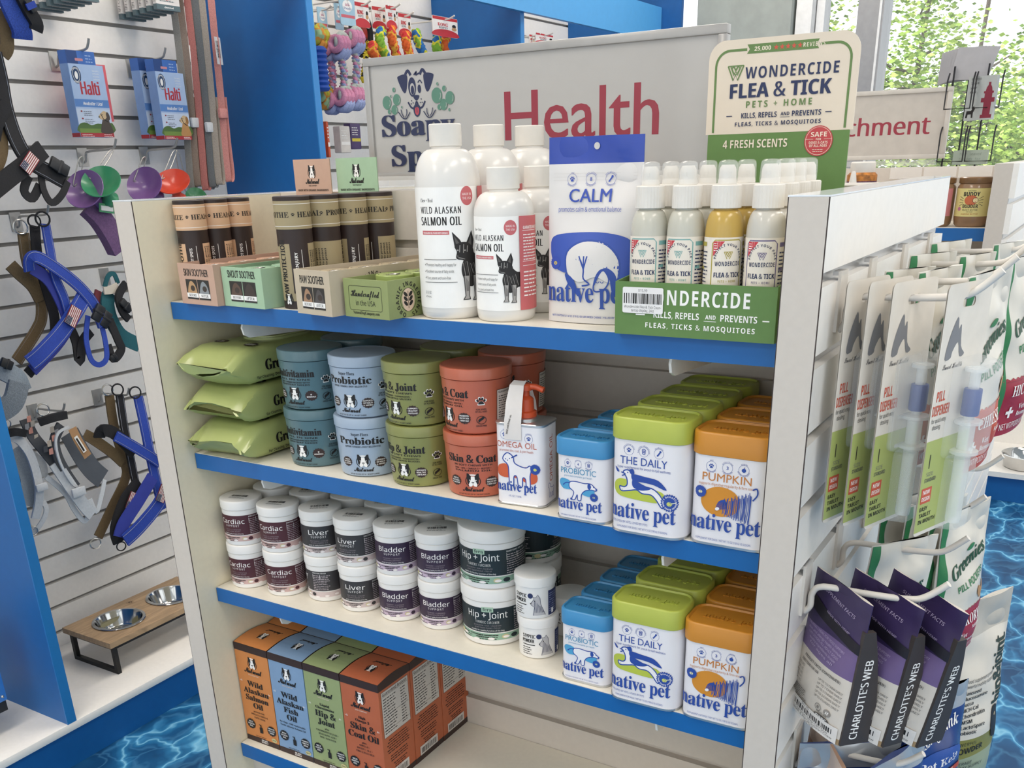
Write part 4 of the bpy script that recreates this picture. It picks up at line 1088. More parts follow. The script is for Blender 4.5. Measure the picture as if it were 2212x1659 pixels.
def pic_pum(A, q):
    A.ell(-.010*q, .038*q, .026*q, .020*q, ink('#d08a28'), 30)
    R = random.Random(5)
    for k in range(30):
        u = k/29; x = (-.006+.036*u)*q; yt = (.040+.014*u+.003*math.sin(k*1.7))*q; yb = (.022+.002*math.sin(k*2.3)-.008*u)*q
        A.stroke(sp2([(x, yt), (x+.0012*q*math.sin(k), (yt+yb)/2), (x-.001*q+R.uniform(-.001, .001)*q, yb)], 3), .00085*q, BL2)
    for k in range(9): A.stroke(sp2([(-.004*q, .042*q), ((-.012+.0012*k)*q, .038*q), ((-.016+.0018*k)*q, (.026+.0005*k)*q)], 3), .0009*q, BL2)
    A.ell(-.0135*q, .0285*q, .003*q, .0022*q, WT, 10, .4)
    A.stroke(sp2([(.032*q, .046*q), (.037*q, .054*q), (.036*q, .062*q), (.031*q, .060*q)], 4), .0018*q, BL2)
    rosette(A, -.037*q, .049*q, .0082*q, BL2, ink('#d9d6a8'))
KINDS = {
 'probiotic': ('#3b86b8', .0725, .050, .1015, .0215, 'PROBIOTIC', 'promotes complete gut health', {'stamps': [('paw', 'vet', 'developed'), ('4', 'only four', 'ingredients'), ('gut', 'very specific', 'probiotics')], 'subw': .047, 'pic': pic_pro}, ink('#4a8fb4'), .060),
 'daily': ('#a8b24a', .0945, .0610, .1365, .0255, 'THE DAILY', 'super supplement for snout-to-tail wellness', {'stamps': [('paw', 'sensitive skin', ''), ('gut', 'healthy digestion', ''), ('bone', 'mobility', '')], 'subw': .064, 'pic': pic_day}, BL2, .056),
 'pumpkin': ('#c2822a', .0945, .0610, .1285, .0255, 'PUMPKIN', 'supports digestive regularity & firm stool', {'stamps': [('paw', 'vet', 'developed'), ('3', 'only three', 'ingredients'), ('apple', 'apple', 'whole pumpkin')], 'subw': .062, 'pic': pic_pum}, ink('#c27a35'), .054),
}
ROWS = {('probiotic', 2): (.670, .0605, 3, .0525), ('daily', 2): (.7572, .0575, 4, .0645), ('pumpkin', 2): (.8515, .0650, 3, .0670),
        ('probiotic', 3): (.6700, .0700, 4, .0535), ('daily', 3): (.7575, .0620, 3, .0680), ('pumpkin', 3): (.8520, .0650, 3, .0660)}
lidw = {'probiotic': 'blue-lidded probiotic', 'daily': 'lime-lidded daily supplement', 'pumpkin': 'orange-lidded pumpkin'}
PROTO = {}
for (nm, shf), (x, y, n, pit) in ROWS.items():
    for i in range(n):
        lab = '%s tin on the %s shelf, %s' % (lidw[nm], 'second' if shf == 2 else 'third', 'front of its row' if i == 0 else ('%s behind the front tin' % ('first', 'second', 'third')[i-1]))
        loc = (x+.0012*i, y+pit*i, (Z2, Z3)[shf-2])
        if nm not in PROTO:
            P = PROTO[nm] = tin_can(nm, *KINDS[nm]); P.location = loc; P['label'] = lab; P['group'] = 'rows of supplement tins'
        else: dup(PROTO[nm], loc, (.02, -.01, .0, .015)[i], lab, 'rows of supplement tins')

# omega oil can
t = thing('oil_can', 'white omega oil can with an orange pump and paper seal on the second shelf', 'can', (.5745, .0765, Z2), .10)
b = MB(); p = rrect(.0660, .0480, .010); S = lambda k, z: [(x*k, y*k, z) for x, y in p]
b.loft([S(1, .003), S(1, .1025)], mat('white_tin', '#e6e3e6', 0.35))
A = Art(); OR = ink('#b8604a')
stamp(A, -.019, .0910, .0055, BL2, 'paw', 'vet', ''); stamp(A, .014, .0880, .0055, BL2, 'paw', 'simple', '')
A.text('OMEGA OIL', -.003, .0755, .0072, 'g', OR, w=.055); A.text('promotes skin, coat, & joint health', -.003, .0700, .0029, 'i', OR, w=.046)
A.poly(sp2([(-.030, .049), (-.020, .054), (-.004, .050), (.014, .052), (.024, .044), (.024, .034), (.014, .030), (-.002, .036), (-.020, .036), (-.030, .040)], 4, True), ink('#c95a34'))
bd = sp2([(-.022, .060), (-.016, .068), (-.008, .064), (-.006, .056), (.002, .052), (.010, .051), (.015, .054), (.017, .049), (.015, .040), (.015, .026), (.010, .026), (.009, .036), (.005, .037), (.004, .026), (-.001, .026), (-.003, .038), (-.007, .038), (-.008, .027), (-.013, .027), (-.014, .040), (-.015, .052)], 4, True)
A.poly(bd, WT); A.stroke(bd, .0014, BL2, closed=True); A.stroke([(-.010, .062), (-.002, .0665)], .0016, BL2)
for q in ((-.018, .060), (-.0155, .0585), (-.0125, .0610)): A.ell(q[0], q[1], .0008, .0009, BL2, 8)
rosette(A, .0220, .0500, .0070, BL2, ink('#c9cf6a')); nativepet(A, -.032, .0190, .056, BL2); A.text('4 FL OZ | 118 ML', -.006, .0110, .0024, 'i', BL2, w=.018)
fy = -.024
def fcan(u, v, d):
    hw = .023
    if abs(u) <= hw: return Vector((u, fy-d, v))
    a = min(PI/2, (abs(u)-hw)/.010); s = 1 if u > 0 else -1
    return Vector((s*(hw+(.010+d)*math.sin(a)), fy+.010-(.010+d)*math.cos(a), v))
b.art(A, fcan, .004)
A = Art(); A.text('OMEGA OIL', .004, .030, .0085, 'g', OR, al='l', rot=PI/2, w=.060); A.stroke(bd, .0014, BL2, closed=True)
A.L[-1] = (BL2, [(x*.45, y*.45-.002) for x, y in A.L[-1][1]], A.L[-1][2])
b.art(A, flat((.033, 0, 0), (0, 1, 0), (0, 0, 1))); b.build('can_body', t)
b = MB()
for z0, z1 in ((0, .003), (.1025, .1062)):
    b = MB(); b.loft([S(1.0, z0), S(1.035, z0+.0008), S(1.035, z1-.0008), S(1.0, z1)], M_alu); b.build('metal_rim', t)
b = MB(); mo = mat('orange_pump', '#c9512c', 0.35)
b.lathe([(.0165, .1055), (.0165, .1095), (.0125, .1105), (.0120, .113)], M_alu, 28)
b.lathe([(.0135, .1105), (.0135, .1165), (.0105, .118), (.0098, .132), (.0080, .134), (.0050, .136), (.0050, .144)], mo, 28)
b.lathe([(.0085, .143), (.0085, .149), (.006, .151)], mo, 24); b.tube([(0, 0, .147), (.014, 0, .1475), (.0245, 0, .1440)], .0038, mo, 10)
b.build('pump', t)
b = MB(); ps = [(-.0250, .0855), (-.0248, .106), (-.019, .130), (-.010, .150), (0, .1535), (.011, .149), (.0215, .125), (.0248, .108), (.0250, .102)]
b.strap([(-.007, y, z) for y, z in ps], [.023, .023, .022, .019, .017, .017, .022, .022, .022], .0005, mat('paper_seal', '#d9d3cf', 0.7), (1, 0, 0))
A = Art(); A.text('twist and break seal before first use', -.0145, .092, .0026, 'sb', BLK, al='l', rot=1.36, w=.046)
b.art(A, lambda u, v, d: Vector((u+.0005, -.0256-d+max(0, v-.106)*.32, v)))
b.build('paper_seal', t)

# ------------------------------------------------------------------ third shelf: supplement pots
M_pot = mat('white_pot_plastic', '#e9e6e2', 0.3, var=0.01, coat=0.2)
def pot(nm, R, hh, hx, tint, title, small, big=False):
    root = thing('supplement_pot', 'x', 'pot', (0, 0, 0))
    k = R/.0330; b = MB(); hl = hh-.0195*(1.18 if big else 1)
    b.lathe([(R*.90, 0), (R*.95, .0015), (R*.965, .006), (R*.965, hl+.002), (R*.90, hl+.004)], M_pot, 56)
    A = Art(); q = hl/.060; band = ink(hx); tn = ink(tint); Rb = R*.965
    W2 = PI*Rb*.98
    A.rect(-W2, .0195*q, W2, .0545*q, band); A.rect(-W2, .0085*q, W2, .0180*q, tn)
    A.text(title, -.004*k, .0400*q, .0080*(1.15 if big else 1)*q, 'm', WH, w=(.060 if big else .0052*len(title)+.006)); A.text('SUPPORT' if not big else 'TURMERIC CURCUMIN', -.004*k, .0345*q if not big else .0325*q, .0034*q, 'i', WH, w=.024*k, tr=.35)
    A.text(small[0], -.004*k, .0285*q, .0020*q, 'i', ink('#9b8f93'), w=.028*k, tr=.1); A.text(small[1], -.004*k, .0252*q, .0020*q, 'i', ink('#9b8f93'), w=.026*k, tr=.1)
    A.text('powder for healthy function of the dog', -.004*k, .0212*q, .0019*q, 'i', WH, w=.034*k)
    if big: A.rect(-.013, .0490*q, .004, .0560*q, ink('#a4c0a9')); A.text('fera', -.0045, .0505*q, .0046*q, 'rb', ink('#16302a'), w=.013)
    for s in (1, -1):
        x0 = .024*k if s > 0 else -.072*k
        A.text('DIRECTIONS FOR USE', x0, .0505*q, .0021*q, 'sb', WH, al='l', w=.022*k, tr=.2); A.micro(x0, .0495*q, .030*k, 9, .0031*q, ink('#b9adb1'), 5+s); A.rect(x0, .040*q, x0+.0005, .049*q, WH); A.rect(x0+.012*k, .040*q, x0+.0125*k, .049*q, WH)
        A.micro(x0-.028*k*(1 if s > 0 else -1)-(.012*k if s > 0 else 0), .0175*q, .026*k, 3, .0028*q, BLK, 9+s)
    A.text('VETERINARIAN FORMULATED', -.008*k, .0145*q, .0020*q, 'sb', BLK, w=.030*k); A.text('SOFT CHEWS', -.008*k, .0118*q, .0018*q, 'sb', BLK, w=.012*k)
    for e, cc in ((.014, '#c8bd8f'), (.0235, hx), (-.036, '#c8bd8f'), (-.045, hx)): A.ell(e*k, .0132*q, .0036*k, .0031*q, ink(cc), 14)
    R3 = random.Random(4)
    for e in range(9): A.ell((-.060+.015*e)*k, (.0088+.002*(e % 3))*q, .0035*k, .0018*q, ink('#efe7e4'), 10)
    A.L[-9:] = [(m, vs, fs) for m, vs, fs in A.L[-9:]]
    b.art(A, cyl(Rb), .0045)
    b.build('pot_body', root)
    b = MB(); b.lathe([(R*.97, hl+.0035), (R, hl+.0045), (R, hh-.0022), (R*.985, hh-.0006), (R*.96, hh)], M_pot, 56)
    A = Art(); A.barcode(-.014, -.006, .014, .002, BLK, 3); A.text('support pot', 0, .0055, .0022, 'i', BLK, w=.014) if False else None; A.micro(-.014, -.0075, .028, 2, .003, BLK, 3); A.text('$39.99', .001, .0048, .0022, 'i', BLK)
    b.art(A, lambda u, v, d: Vector((u, v, hh+d))); b.build('lid', root)
    return root
PH = .0800
pk = {'cardiac': ('#4a2029', '#c9a8a2', 'Cardiac', ('COQ10 + L-CARNITINE', 'HAWTHORN BERRY')), 'liver': ('#343234', '#cdbcb9', 'Liver', ('MILK THISTLE + CHOLINE', 'CURCUMIN C3')), 'bladder': ('#33223a', '#c4b0c3', 'Bladder', ('CRANBERRY + D-MANNOSE', 'MARSHMALLOW ROOT'))}
PC = [(.0365, .0850, 'cardiac', .32, .30), (.1120, .0900, 'cardiac', .34, .52), (.1845, .1065, 'liver', .66, -.75), (.2575, .1020, 'liver', .30, .52), (.3315, .1050, 'bladder', .52, .48), (.4025, .1110, 'bladder', .56, .46)]
PP = {}
nth = {('cardiac', 0): 'first', ('cardiac', 1): 'second', ('liver', 2): 'first', ('liver', 3): 'second', ('bladder', 4): 'first', ('bladder', 5): 'second'}
for ci, (x, y, nm, r1, r0) in enumerate(PC):
    for row in (0, 1):
        for lv in (0, 1):
            if row == 1 and lv == 0 and ci > 0: pass
            lab = '%s %s support pot from the left, %s, %s' % (nth[(nm, ci)], nm, 'upper' if lv else 'lower', 'front row' if row == 0 else 'rear row under the shelf')
            loc = (x+(.004 if row else 0), y+row*.0695, Z3+lv*(PH*.93+.0002)); rz = (r1 if lv else r0) if not row else .4
            if nm not in PP:
                P = PP[nm] = pot(nm, .0330, PH, *pk[nm]); P.scale = (1, 1, .93); P.location = loc; P.rotation_euler = (0, 0, rz); P['label'] = lab; P['group'] = 'white support pots'
            else: dup(PP[nm], loc, rz, lab, 'white support pots')
            if nm in PP:
                pass
P = pot('hip', .0475, .0900, '#16262c', '#8fb09a', 'Hip + Joint', ('glucosamine + msm + chondroitin', 'green lipped mussel + fish oil'), True)
for i, (x, y, lv, rz) in enumerate(((.4905, .1190, 0, .44), (.4905, .1190, 1, .24), (.4930, .2190, 0, 1.9), (.4930, .2190, 1, 1.9))):
    lab = ('lower large hip and joint pot with a dark green label, front stack', 'upper large hip and joint pot with a dark green label, front stack', 'lower large dark labelled pot hidden behind the front hip and joint stack', 'upper large dark labelled pot behind the front hip and joint stack')[i]
    if i == 0: P.location = (x, y, Z3); P.rotation_euler = (0, 0, rz); P['label'] = lab; P['group'] = 'large joint pots'; P.scale = (1, 1, .96)
    else: dup(P, (x, y, Z3+lv*.0866), rz, lab, 'large joint pots')
def styptic():
    root = thing('powder_jar', 'x', 'jar', (0, 0, 0)); R = .0270
    b = MB(); b.lathe([(R*.93, 0), (R*.985, .0012), (R, .004), (R, .046), (R*.9, .048)], M_pot, 48)
    A = Art(); NB = ink('#27305a')
    A.text('STYPTIC', -.008, .0315, .0052, 'i', BLK, w=.019, bold=.05); A.text('POWDER', -.009, .0245, .0052, 'i', BLK, w=.018, bold=.05); A.rect(-.0175, .0205, .001, .0217, BLK); A.micro(-.0175, .0195, .015, 4, .0032, BLK, 3)
    A.ell(.0065, .0345, .0036, .0038, NB); 
    g1, g2 = ink('#4d5064'), ink('#b9b6b8')
    hd = [(.010, .006), (.012, .018), (.008, .021), (.0065, .0235), (.009, .026), (.0115, .030), (.010, .033), (.014, .0325), (.0165, .0365), (.0195, .031), (.0205, .022), (.0245, .012), (.027, .006)]
    A.poly(hd, g2); A.stroke(hd, .0007, g1)
    for q in range(7): A.stroke([(.012+.0018*q, .028-.002*q), (.0125+.002*q, .010)], .0007, g1)
    A.ell(.0125, .0275, .0009, .0009, BLK, 8); A.ell(.0072, .0235, .001, .0008, BLK, 8)
    A.rect(.0315, .004, .052, .040, NB); A.micro(.033, .038, .017, 9, .0032, ink('#8d93b0'), 2); A.rect(.037, .006, .041, .013, WH)
    b.art(A, cyl(R), .004); b.build('jar_body', root)
    b = MB(); n = 72; rr = []
    for z, r, e in ((.0462, R*1.03, 0), (.0468, R*1.055, .0003), (.0575, R*1.055, .0003), (.0595, R*1.04, 0), (.0608, R*.97, 0)):
        rr.append([((r+(e if j % 2 else 0))*math.cos(2*PI*j/n), (r+(e if j % 2 else 0))*math.sin(2*PI*j/n), z) for j in range(n)])
    b.loft(rr, M_pot); b.build('lid', root)
    return root
P = styptic()
for i, (x, y, lv, rz) in enumerate(((.5745, .0985, 0, .30), (.5720, .0965, 1, .02), (.5840, .1760, 0, -.1))):
    lab = ('lower styptic powder jar with a dog drawing, front stack', 'upper styptic powder jar with a dog drawing, front stack', 'single styptic powder jar behind the front pair')[i]
    if i == 0: P.location = (x, y, Z3); P.rotation_euler = (0, 0, rz); P['label'] = lab; P['group'] = 'styptic powder jars'
    else: dup(P, (x, y, Z3+lv*.0610), rz, lab, 'styptic powder jars')

# ------------------------------------------------------------------ bottom shelf: oil boxes
def obox(nm, hx, lines, small, w=.0762, d=.0795, h=.193):
    root = thing('oil_box', 'x', 'box', (0, 0, 0))
    m = mat('box_'+nm, hx, 0.5, var=0.03); b = MB()
    b.box(0, 0, 0, w, d, h-.013, m)
    A = Art(); cx = w/2
    A.rect(0, 0, w, .0105, DKB); A.text('60 DAY', cx+.004, .0060, .0030, 'sb', WH); A.text('SUPPLY', cx+.004, .0020, .0030, 'sb', WH)
    boston(A, cx, .160, .0250, BLK, WH); natural(A, cx, .1405, .040, BLK, sub=ink('#d9c7b8'))
    y = .128
    for t, hh, ww in lines:
        y -= hh*1.36; A.text(t, cx, y, hh, 'rb', BLK, w=ww, bold=.035)
    for s in (-1, 1):
        for q in range(3): A.stroke([(cx+s*(.029+.001*q), .120-.014*(s > 0)), (cx+s*(.031+.002*q), .1235-.014*(s > 0)-.001*q)], .0005, WH)
    for q, t in enumerate(small): A.text(t, cx, y-.0085-.0062*q, .0034, 'rb', BLK, w=min(.058, .0023*len(t)))
    seal(A, cx-.023, .036, .0105, BLK, ['WILD', 'SOURCED', 'OIL'], WH); seal(A, cx+.025, .034, .0105, BLK, ['PROMOTES', 'HEALTHY', 'SKIN'], WH)
    A.rect(cx-.0035, .0225, cx+.0035, .034, BLK); A.rect(cx-.0012, .034, cx+.0012, .0385, BLK); A.rect(cx-.004, .0385, cx+.0012, .0398, BLK)
    A.ell(cx+.029, .0165, .0062, .0042, ink('#c9c08a')); A.text('NASC', cx+.029, .0153, .0024, 'sb', BLK, w=.009); A.micro(cx-.016, .0165, .026, 2, .0026, BLK, 2, 'c')
    b.art(A, flat((0, 0, 0), (1, 0, 0), (0, 0, 1)))
    A = Art(); A.rect(0, 0, d, .0105, DKB)
    A.rect(.0055, .093, d-.0055, .176, BLK); A.rect(.006, .0935, d-.006, .1755, ink('#c9c2ba')); A.text('Guaranteed Analysis', d/2, .1680, .0056, 'sb', BLK, w=.062)
    A.micro(.009, .1655, .034, 13, .0051, BLK, 6); A.micro(.053, .1655, .016, 13, .0051, BLK, 7)
    for v in (.1665, .1310, .1040): A.rect(.0075, v, d-.0075, v+.0006, BLK)
    A.micro(.009, .089, .060, 6, .0046, BLK, 8, 'c'); A.micro(.013, .058, .052, 3, .0046, BLK, 9, 'c'); A.micro(.020, .041, .040, 3, .004, BLK, 5, 'c')
    A.rect(.012, .0105, .062, .0275, ink('#cfc9c4')); A.barcode(.016, .013, .058, .0235, BLK, 11); A.text('$34.99', .037, .0245, .002, 'i', BLK)
    b.art(A, flat((w, 0, 0), (0, 1, 0), (0, 0, 1)))
    b.build('carton', root)
    b = MB(); N = 8; e = .0006
    rings = []
    for i in range(N+1):
        y = -e+(d+2*e)*i/N; z = h+.0045*math.sin(PI*i/N)-.0045*0
        rings.append([(-e*.3, y, h-.013), (w+e*.3, y, h-.013), (w+e*.3, y, z), (-e*.3, y, z)])
    b.loft(rings, DKB)
    A = Art(); A.poly([(0, 0), (w, 0), (w, d), (0, d)], m)
    A.L = []; A.lay = []; A.n = 0
    for i in range(N):
        A.rect(.0004, d*i/N+(.0004 if i == 0 else 0), w-.0004, d*(i+1)/N-(.0004 if i == N-1 else 0), m, same=True)
    boston(A, cx, d*.42, .022, BLK, WH, flip=-1); natural(A, cx+.006, d*.72, .034, BLK, rot=PI)
    A.L = [(q, vs, fs) for q, vs, fs in A.L]
    b.art(A, lambda u, v, dd: Vector((u, v, h+.0045*math.sin(PI*min(1, max(0, v/d)))+dd)))
    b.build('lid_flap', root)
    return root
OB = {'salmon': ('#cf8448', [('Wild', .0105, .036), ('Alaskan', .0105, .058), ('Salmon', .0105, .052), ('Oil', .0105, .022)], ['packed with', 'OMEGA-3 & OMEGA-6', 'FATTY ACIDS']),
      'fish': ('#7f9cbd', [('Wild', .0105, .036), ('Alaskan', .0105, .060), ('Fish', .0105, .032), ('Oil', .0105, .022)], ['for dogs, with sustainable', 'North Atlantic Salmon Oil']),
      'joint': ('#93a070', [('Liquid', .0046, .020), ('Glucosamine', .0046, .040), ('Hip &', .0110, .044), ('Joint', .0110, .036)], ['plus', 'CHONDROITIN SULFATE +', 'HYALURONIC ACID +', 'MSM + MANGANESE']),
      'skin': ('#b4613f', [('High', .0046, .014), ('Omega-3', .0046, .028), ('Skin &', .0115, .050), ('Coat Oil', .0115, .062)], ['plus', 'OMEGA-6 +', 'BIOTIN + ALA +', 'CHIA & FLAX OILS'])}
wd_ = {'salmon': 'orange salmon oil', 'fish': 'blue fish oil', 'joint': 'sage green hip and joint', 'skin': 'rust red skin and coat oil'}
for i, (nm, a) in enumerate(OB.items()):
    P = obox(nm, *a); n = 3
    for r in range(n):
        lab = '%s box on the bottom shelf, %s' % (wd_[nm], ('front row', 'second row', 'third row against the back')[r])
        loc = (.0030+.0780*i+.0006*r, .0540+.0806*r, Z4)
        if r == 0: P.location = loc; P['label'] = lab; P['group'] = 'liquid oil boxes'
        else: dup(P, loc, 0, lab, 'liquid oil boxes')
# ------------------------------------------------------------------ left wall: hooks, harnesses, boxes, leashes
M_hook = mat('zinc_hook', '#b9b6b0', 0.35, 0.6)
HK = {}
def hook(label, y, z, L=.15, lab_col=None, flip=0, group='hooks of the left slat wall'):
    if 'h' not in HK:
        t = thing('peg_hook', label, 'hook', (XW, y, z), 0, group)
        b = MB(); b.box(.0, -.015, -.040, .0035, .015, .006, M_hook); b.build('back_plate', t)
        b = MB(); b.tube(smooth_path([(.003, 0, -.030), (.012, 0, -.026), (.016, 0, -.012), (.026, 0, -.004), (.07, 0, -.002), (.128, 0, .001), (.142, 0, .010), (.150, 0, .024)], 4), .0030, M_hook, 8); b.build('prong', t)
        HK['h'] = t; return t
    return dup(HK['h'], (XW, y, z), 0, label, group)
Hh = H
hook('hook holding the left blue headcollar box on the slat wall', .842, Hh+.325)
hook('hook holding the right blue headcollar boxes on the slat wall', 1.080, Hh+.322)
hook('hook over the green and purple cups', .872, Hh+.096)
hook('hook over the red cup', 1.075, Hh+.099)
hook('hook that carries the blue and olive harnesses', .640, Hh-.055)
hook('hook behind the teal harness', .872, Hh-.215)
hook('hook that carries the patterned grey harness', .572, Hh-.540)
hook('hook that carries the lower blue and black harnesses', .775, Hh-.540)
hook('hook at the left frame edge carrying the black mesh harness', .610, Hh+.325)
hook('hook carrying the left row of cards at the top', .850, Hh+.553)
hook('hook carrying the right row of cards at the top', 1.105, Hh+.553)

def spath(b, pts, w, m, t=.003, x0=None):
    P = []
    for q in pts:
        P.append(PX(q[0], q[1], 0, q[2] if len(q) > 2 else x0))
    P = smooth_path(P, 5); sd = []
    for i, p in enumerate(P):
        d = (P[min(i+1, len(P)-1)]-P[max(i-1, 0)]).normalized(); sd.append(d.cross(Vector((1, 0, 0))))
    ww = w
    b.strap([p for p in P], ww, t, m, sd); return P
def rel(t, b):                                    # shift mesh points into the frame of the thing
    for i, v in enumerate(b.v): b.v[i] = v-Vector(t.location)
def part(t, name, b, label=None, sm=38):
    rel(t, b); o = b.build(name, t, smooth=sm)
    if label: o['label'] = label
    return o
def stitch(b, P, w, m, x=.0022):
    for s in (-1, 1):
        Q = []
        for i, p in enumerate(P):
            d = (P[min(i+1, len(P)-1)]-P[max(i-1, 0)]).normalized(); Q.append(p+d.cross(Vector((1, 0, 0)))*s*w*.38+Vector((x, 0, 0)))
        b.tube(Q, .0005, m, 4)
M_blk = mat('black_webbing', '#1c1b1e', 0.75, var=0.15, scale=300, bump=0.3); M_bl = mat('royal_blue_webbing', '#2744a3', 0.65, var=0.12, scale=300, bump=0.3)
M_ol = mat('olive_webbing', '#6d5a3d', 0.75, var=0.12, scale=300, bump=0.3); M_thr = mat('pale_thread', '#a9adb8', 0.7)
M_bpl = mat('black_buckle_plastic', '#232326', 0.35); M_ring = mat('steel_ring', '#c4c2be', 0.25, 0.9); M_mesh = mat('blue_mesh_fabric', '#2c4aa0', 0.8, var=0.35, scale=420, bump=0.8)
def ringp(t, px, py, x, r, m, name='ring'):
    c = PX(px, py, 0, x); b = MB(); n = 18
    b.tube([(c.x+.2*r*math.cos(2*PI*i/n), c.y+r*math.cos(2*PI*i/n), c.z+r*math.sin(2*PI*i/n)) for i in range(n)], r*.14, m, 6, closed=True)
    part(t, name, b)
def flag(t, px, py, x, ang, L, Wd):
    """small stripes-and-stars patch in relief; ang turns it in the wall plane"""
    c = PX(px, py, 0, x); A = Art(); Rd, Wt, Nv = ink('#8f3038'), ink('#e4ddd6'), ink('#2c3350')
    b = MB(); ca, sa = math.cos(ang), math.sin(ang); ux = Vector((0, ca, sa)); uy = Vector((0, -sa, ca))
    p0 = c-ux*L/2-uy*Wd/2
    vs = []
    for dx in (0, .0025):
        for u, v in ((0, 0), (L, 0), (L, Wd), (0, Wd)): vs.append(p0+ux*u+uy*v+Vector((dx, 0, 0)))
    b.add(vs, [(3, 2, 1, 0), (4, 5, 6, 7), (0, 1, 5, 4), (1, 2, 6, 5), (2, 3, 7, 6), (3, 0, 4, 7)], ink('#5b2b30'))
    k = Wd/13
    for i in range(13): A.rect(.0005, k*i, L-.0005, k*(i+1), Rd if i % 2 == 0 else Wt, same=True)
    A.rect(0.0005, Wd-7*k, L*.42, Wd-.0005, Nv)
    for i in range(5):
        for j in range(6): A.ell(L*.42*(j+.5)/6, Wd-7*k*(i+.5)/5, .0007, .0007, Wt, 6, same=True)
    b.art(A, lambda u, v, d: p0+ux*u+uy*v+Vector((.0025+d, 0, 0)))
    part(t, 'flag_patch', b)
def buckle(t, px, py, x, ang, L=.045, Wd=.026):
    c = PX(px, py, 0, x); M = Matrix.Translation(c) @ Matrix.Rotation(ang, 4, 'X')
    b = MB(); b.box(-.005, -L/2, -Wd/2, .005, L/2, Wd/2, M_bpl, M=M, bev=.003); b.box(-.006, -L*.05, -Wd*.58, .006, L*.12, Wd*.58, M_bpl, M=M, bev=.002); part(t, 'buckle', b)
g = 'dog harnesses on the left wall'
hl = lambda px, py, x: tuple(PX(px, py, 0, x))
# blue harness on the middle hook
t = thing('dog_harness', 'royal blue dog harness with a flag patch, hanging in front on the middle hook', 'harness', hl(95, 470, -1.13), 0, g)
b = MB(); P = spath(b, [(98, 484, -1.128), (108, 540, -1.118), (119, 597, -1.110), (139, 645, -1.106), (150, 690, -1.108)], .024, M_bl, .004); stitch(b, P, .024, M_thr)
P = spath(b, [(64, 585, -1.112), (64, 562, -1.102), (82, 556, -1.098), (128, 584, -1.092), (174, 622, -1.092), (205, 662, -1.095), (222, 705, -1.10)], .030, M_bl, .005); stitch(b, P, .030, M_thr, .0032); part(t, 'strap', b)
b = MB(); P = spath(b, [(70, 580, -1.130), (110, 612, -1.115), (145, 690, -1.112), (130, 735, -1.11), (70, 800, -1.10)], .030, mat('royal_blue_lining', '#343f9a', .7), .004); part(t, 'lining', b)
b = MB(); P = spath(b, [(182, 640, -1.098), (160, 678, -1.090), (128, 722, -1.086), (88, 765, -1.084), (64, 785, -1.088)], .040, M_bl, .007); stitch(b, P, .040, M_thr, .0042); part(t, 'chest_strap', b)
b = MB(); P = spath(b, [(190, 682, -1.10), (186, 730, -1.095), (196, 775, -1.092), (214, 788, -1.092), (230, 774, -1.095), (227, 735, -1.10), (216, 690, -1.105)], .014, M_bl, .003); part(t, 'girth_strap', b)
buckle(t, 212, 676, -1.085, .9); flag(t, 157, 683, -1.078, .92, .050, .032); ringp(t, 92, 473, -1.12, .017, M_blk)
t = thing('dog_harness', 'black dog harness hanging between the blue and the olive ones on the middle hook', 'harness', hl(78, 470, -1.16), 0, g)
b = MB(); P = spath(b, [(75, 488, -1.160), (82, 560, -1.150), (105, 640, -1.145), (118, 690, -1.14), (112, 740, -1.13), (60, 808, -1.12)], .026, M_blk, .005); part(t, 'strap', b)
b = MB(); P = spath(b, [(150, 705, -1.14), (165, 740, -1.12), (172, 780, -1.11), (178, 740, -1.115), (196, 715, -1.12)], .026, M_blk, .005); part(t, 'girth_strap', b)
b = MB(); P = spath(b, [(236, 690, -1.11), (255, 735, -1.105), (262, 755, -1.105), (245, 775, -1.105), (232, 745, -1.11)], .022, M_blk, .006); part(t, 'chest_strap', b)
buckle(t, 228, 690, -1.10, .9); buckle(t, 245, 772, -1.10, .5, .02, .02); ringp(t, 74, 478, -1.15, .015, M_blk)
t = thing('dog_harness', 'olive brown dog harness at the back of the middle hook', 'harness', hl(48, 490, -1.19), 0, g)
b = MB(); P = spath(b, [(50, 502, -1.19), (60, 570, -1.18), (84, 625, -1.172), (90, 680, -1.17), (78, 715, -1.165), (36, 780, -1.16)], .030, M_ol, .005); stitch(b, P, .03, M_thr)
P = spath(b, [(22, 572, -1.178), (40, 590, -1.172), (70, 618, -1.168), (88, 650, -1.165)], .032, M_ol, .006); part(t, 'strap', b)
ringp(t, 44, 490, -1.185, .017, M_ring)
# black harness top left with a flag patch
t = thing('dog_harness', 'large black dog harness with a flag patch and white stitching in the upper left corner', 'harness', hl(40, 200, -1.08), 0, g)
b = MB(); P = spath(b, [(-14, 110, -1.09), (0, 170, -1.08), (12, 235, -1.07), (34, 300, -1.06), (62, 345, -1.055), (105, 372, -1.055), (140, 392, -1.06)], .036, M_blk, .008); stitch(b, P, .036, M_thr, .0048)
P = spath(b, [(14, 225, -1.06), (-5, 260, -1.06), (-14, 300, -1.065)], .030, M_blk, .006); stitch(b, P, .03, M_thr); part(t, 'strap', b)
b = MB(); P = spath(b, [(92, 322, -1.05), (60, 352, -1.046), (24, 380, -1.045), (-16, 412, -1.045)], .040, M_blk, .009); part(t, 'chest_strap', b)
b = MB(); P = spath(b, [(-10, 250, -1.075), (6, 300, -1.07), (4, 340, -1.07), (-14, 380, -1.07)], .022, M_ol, .004); part(t, 'lining', b)
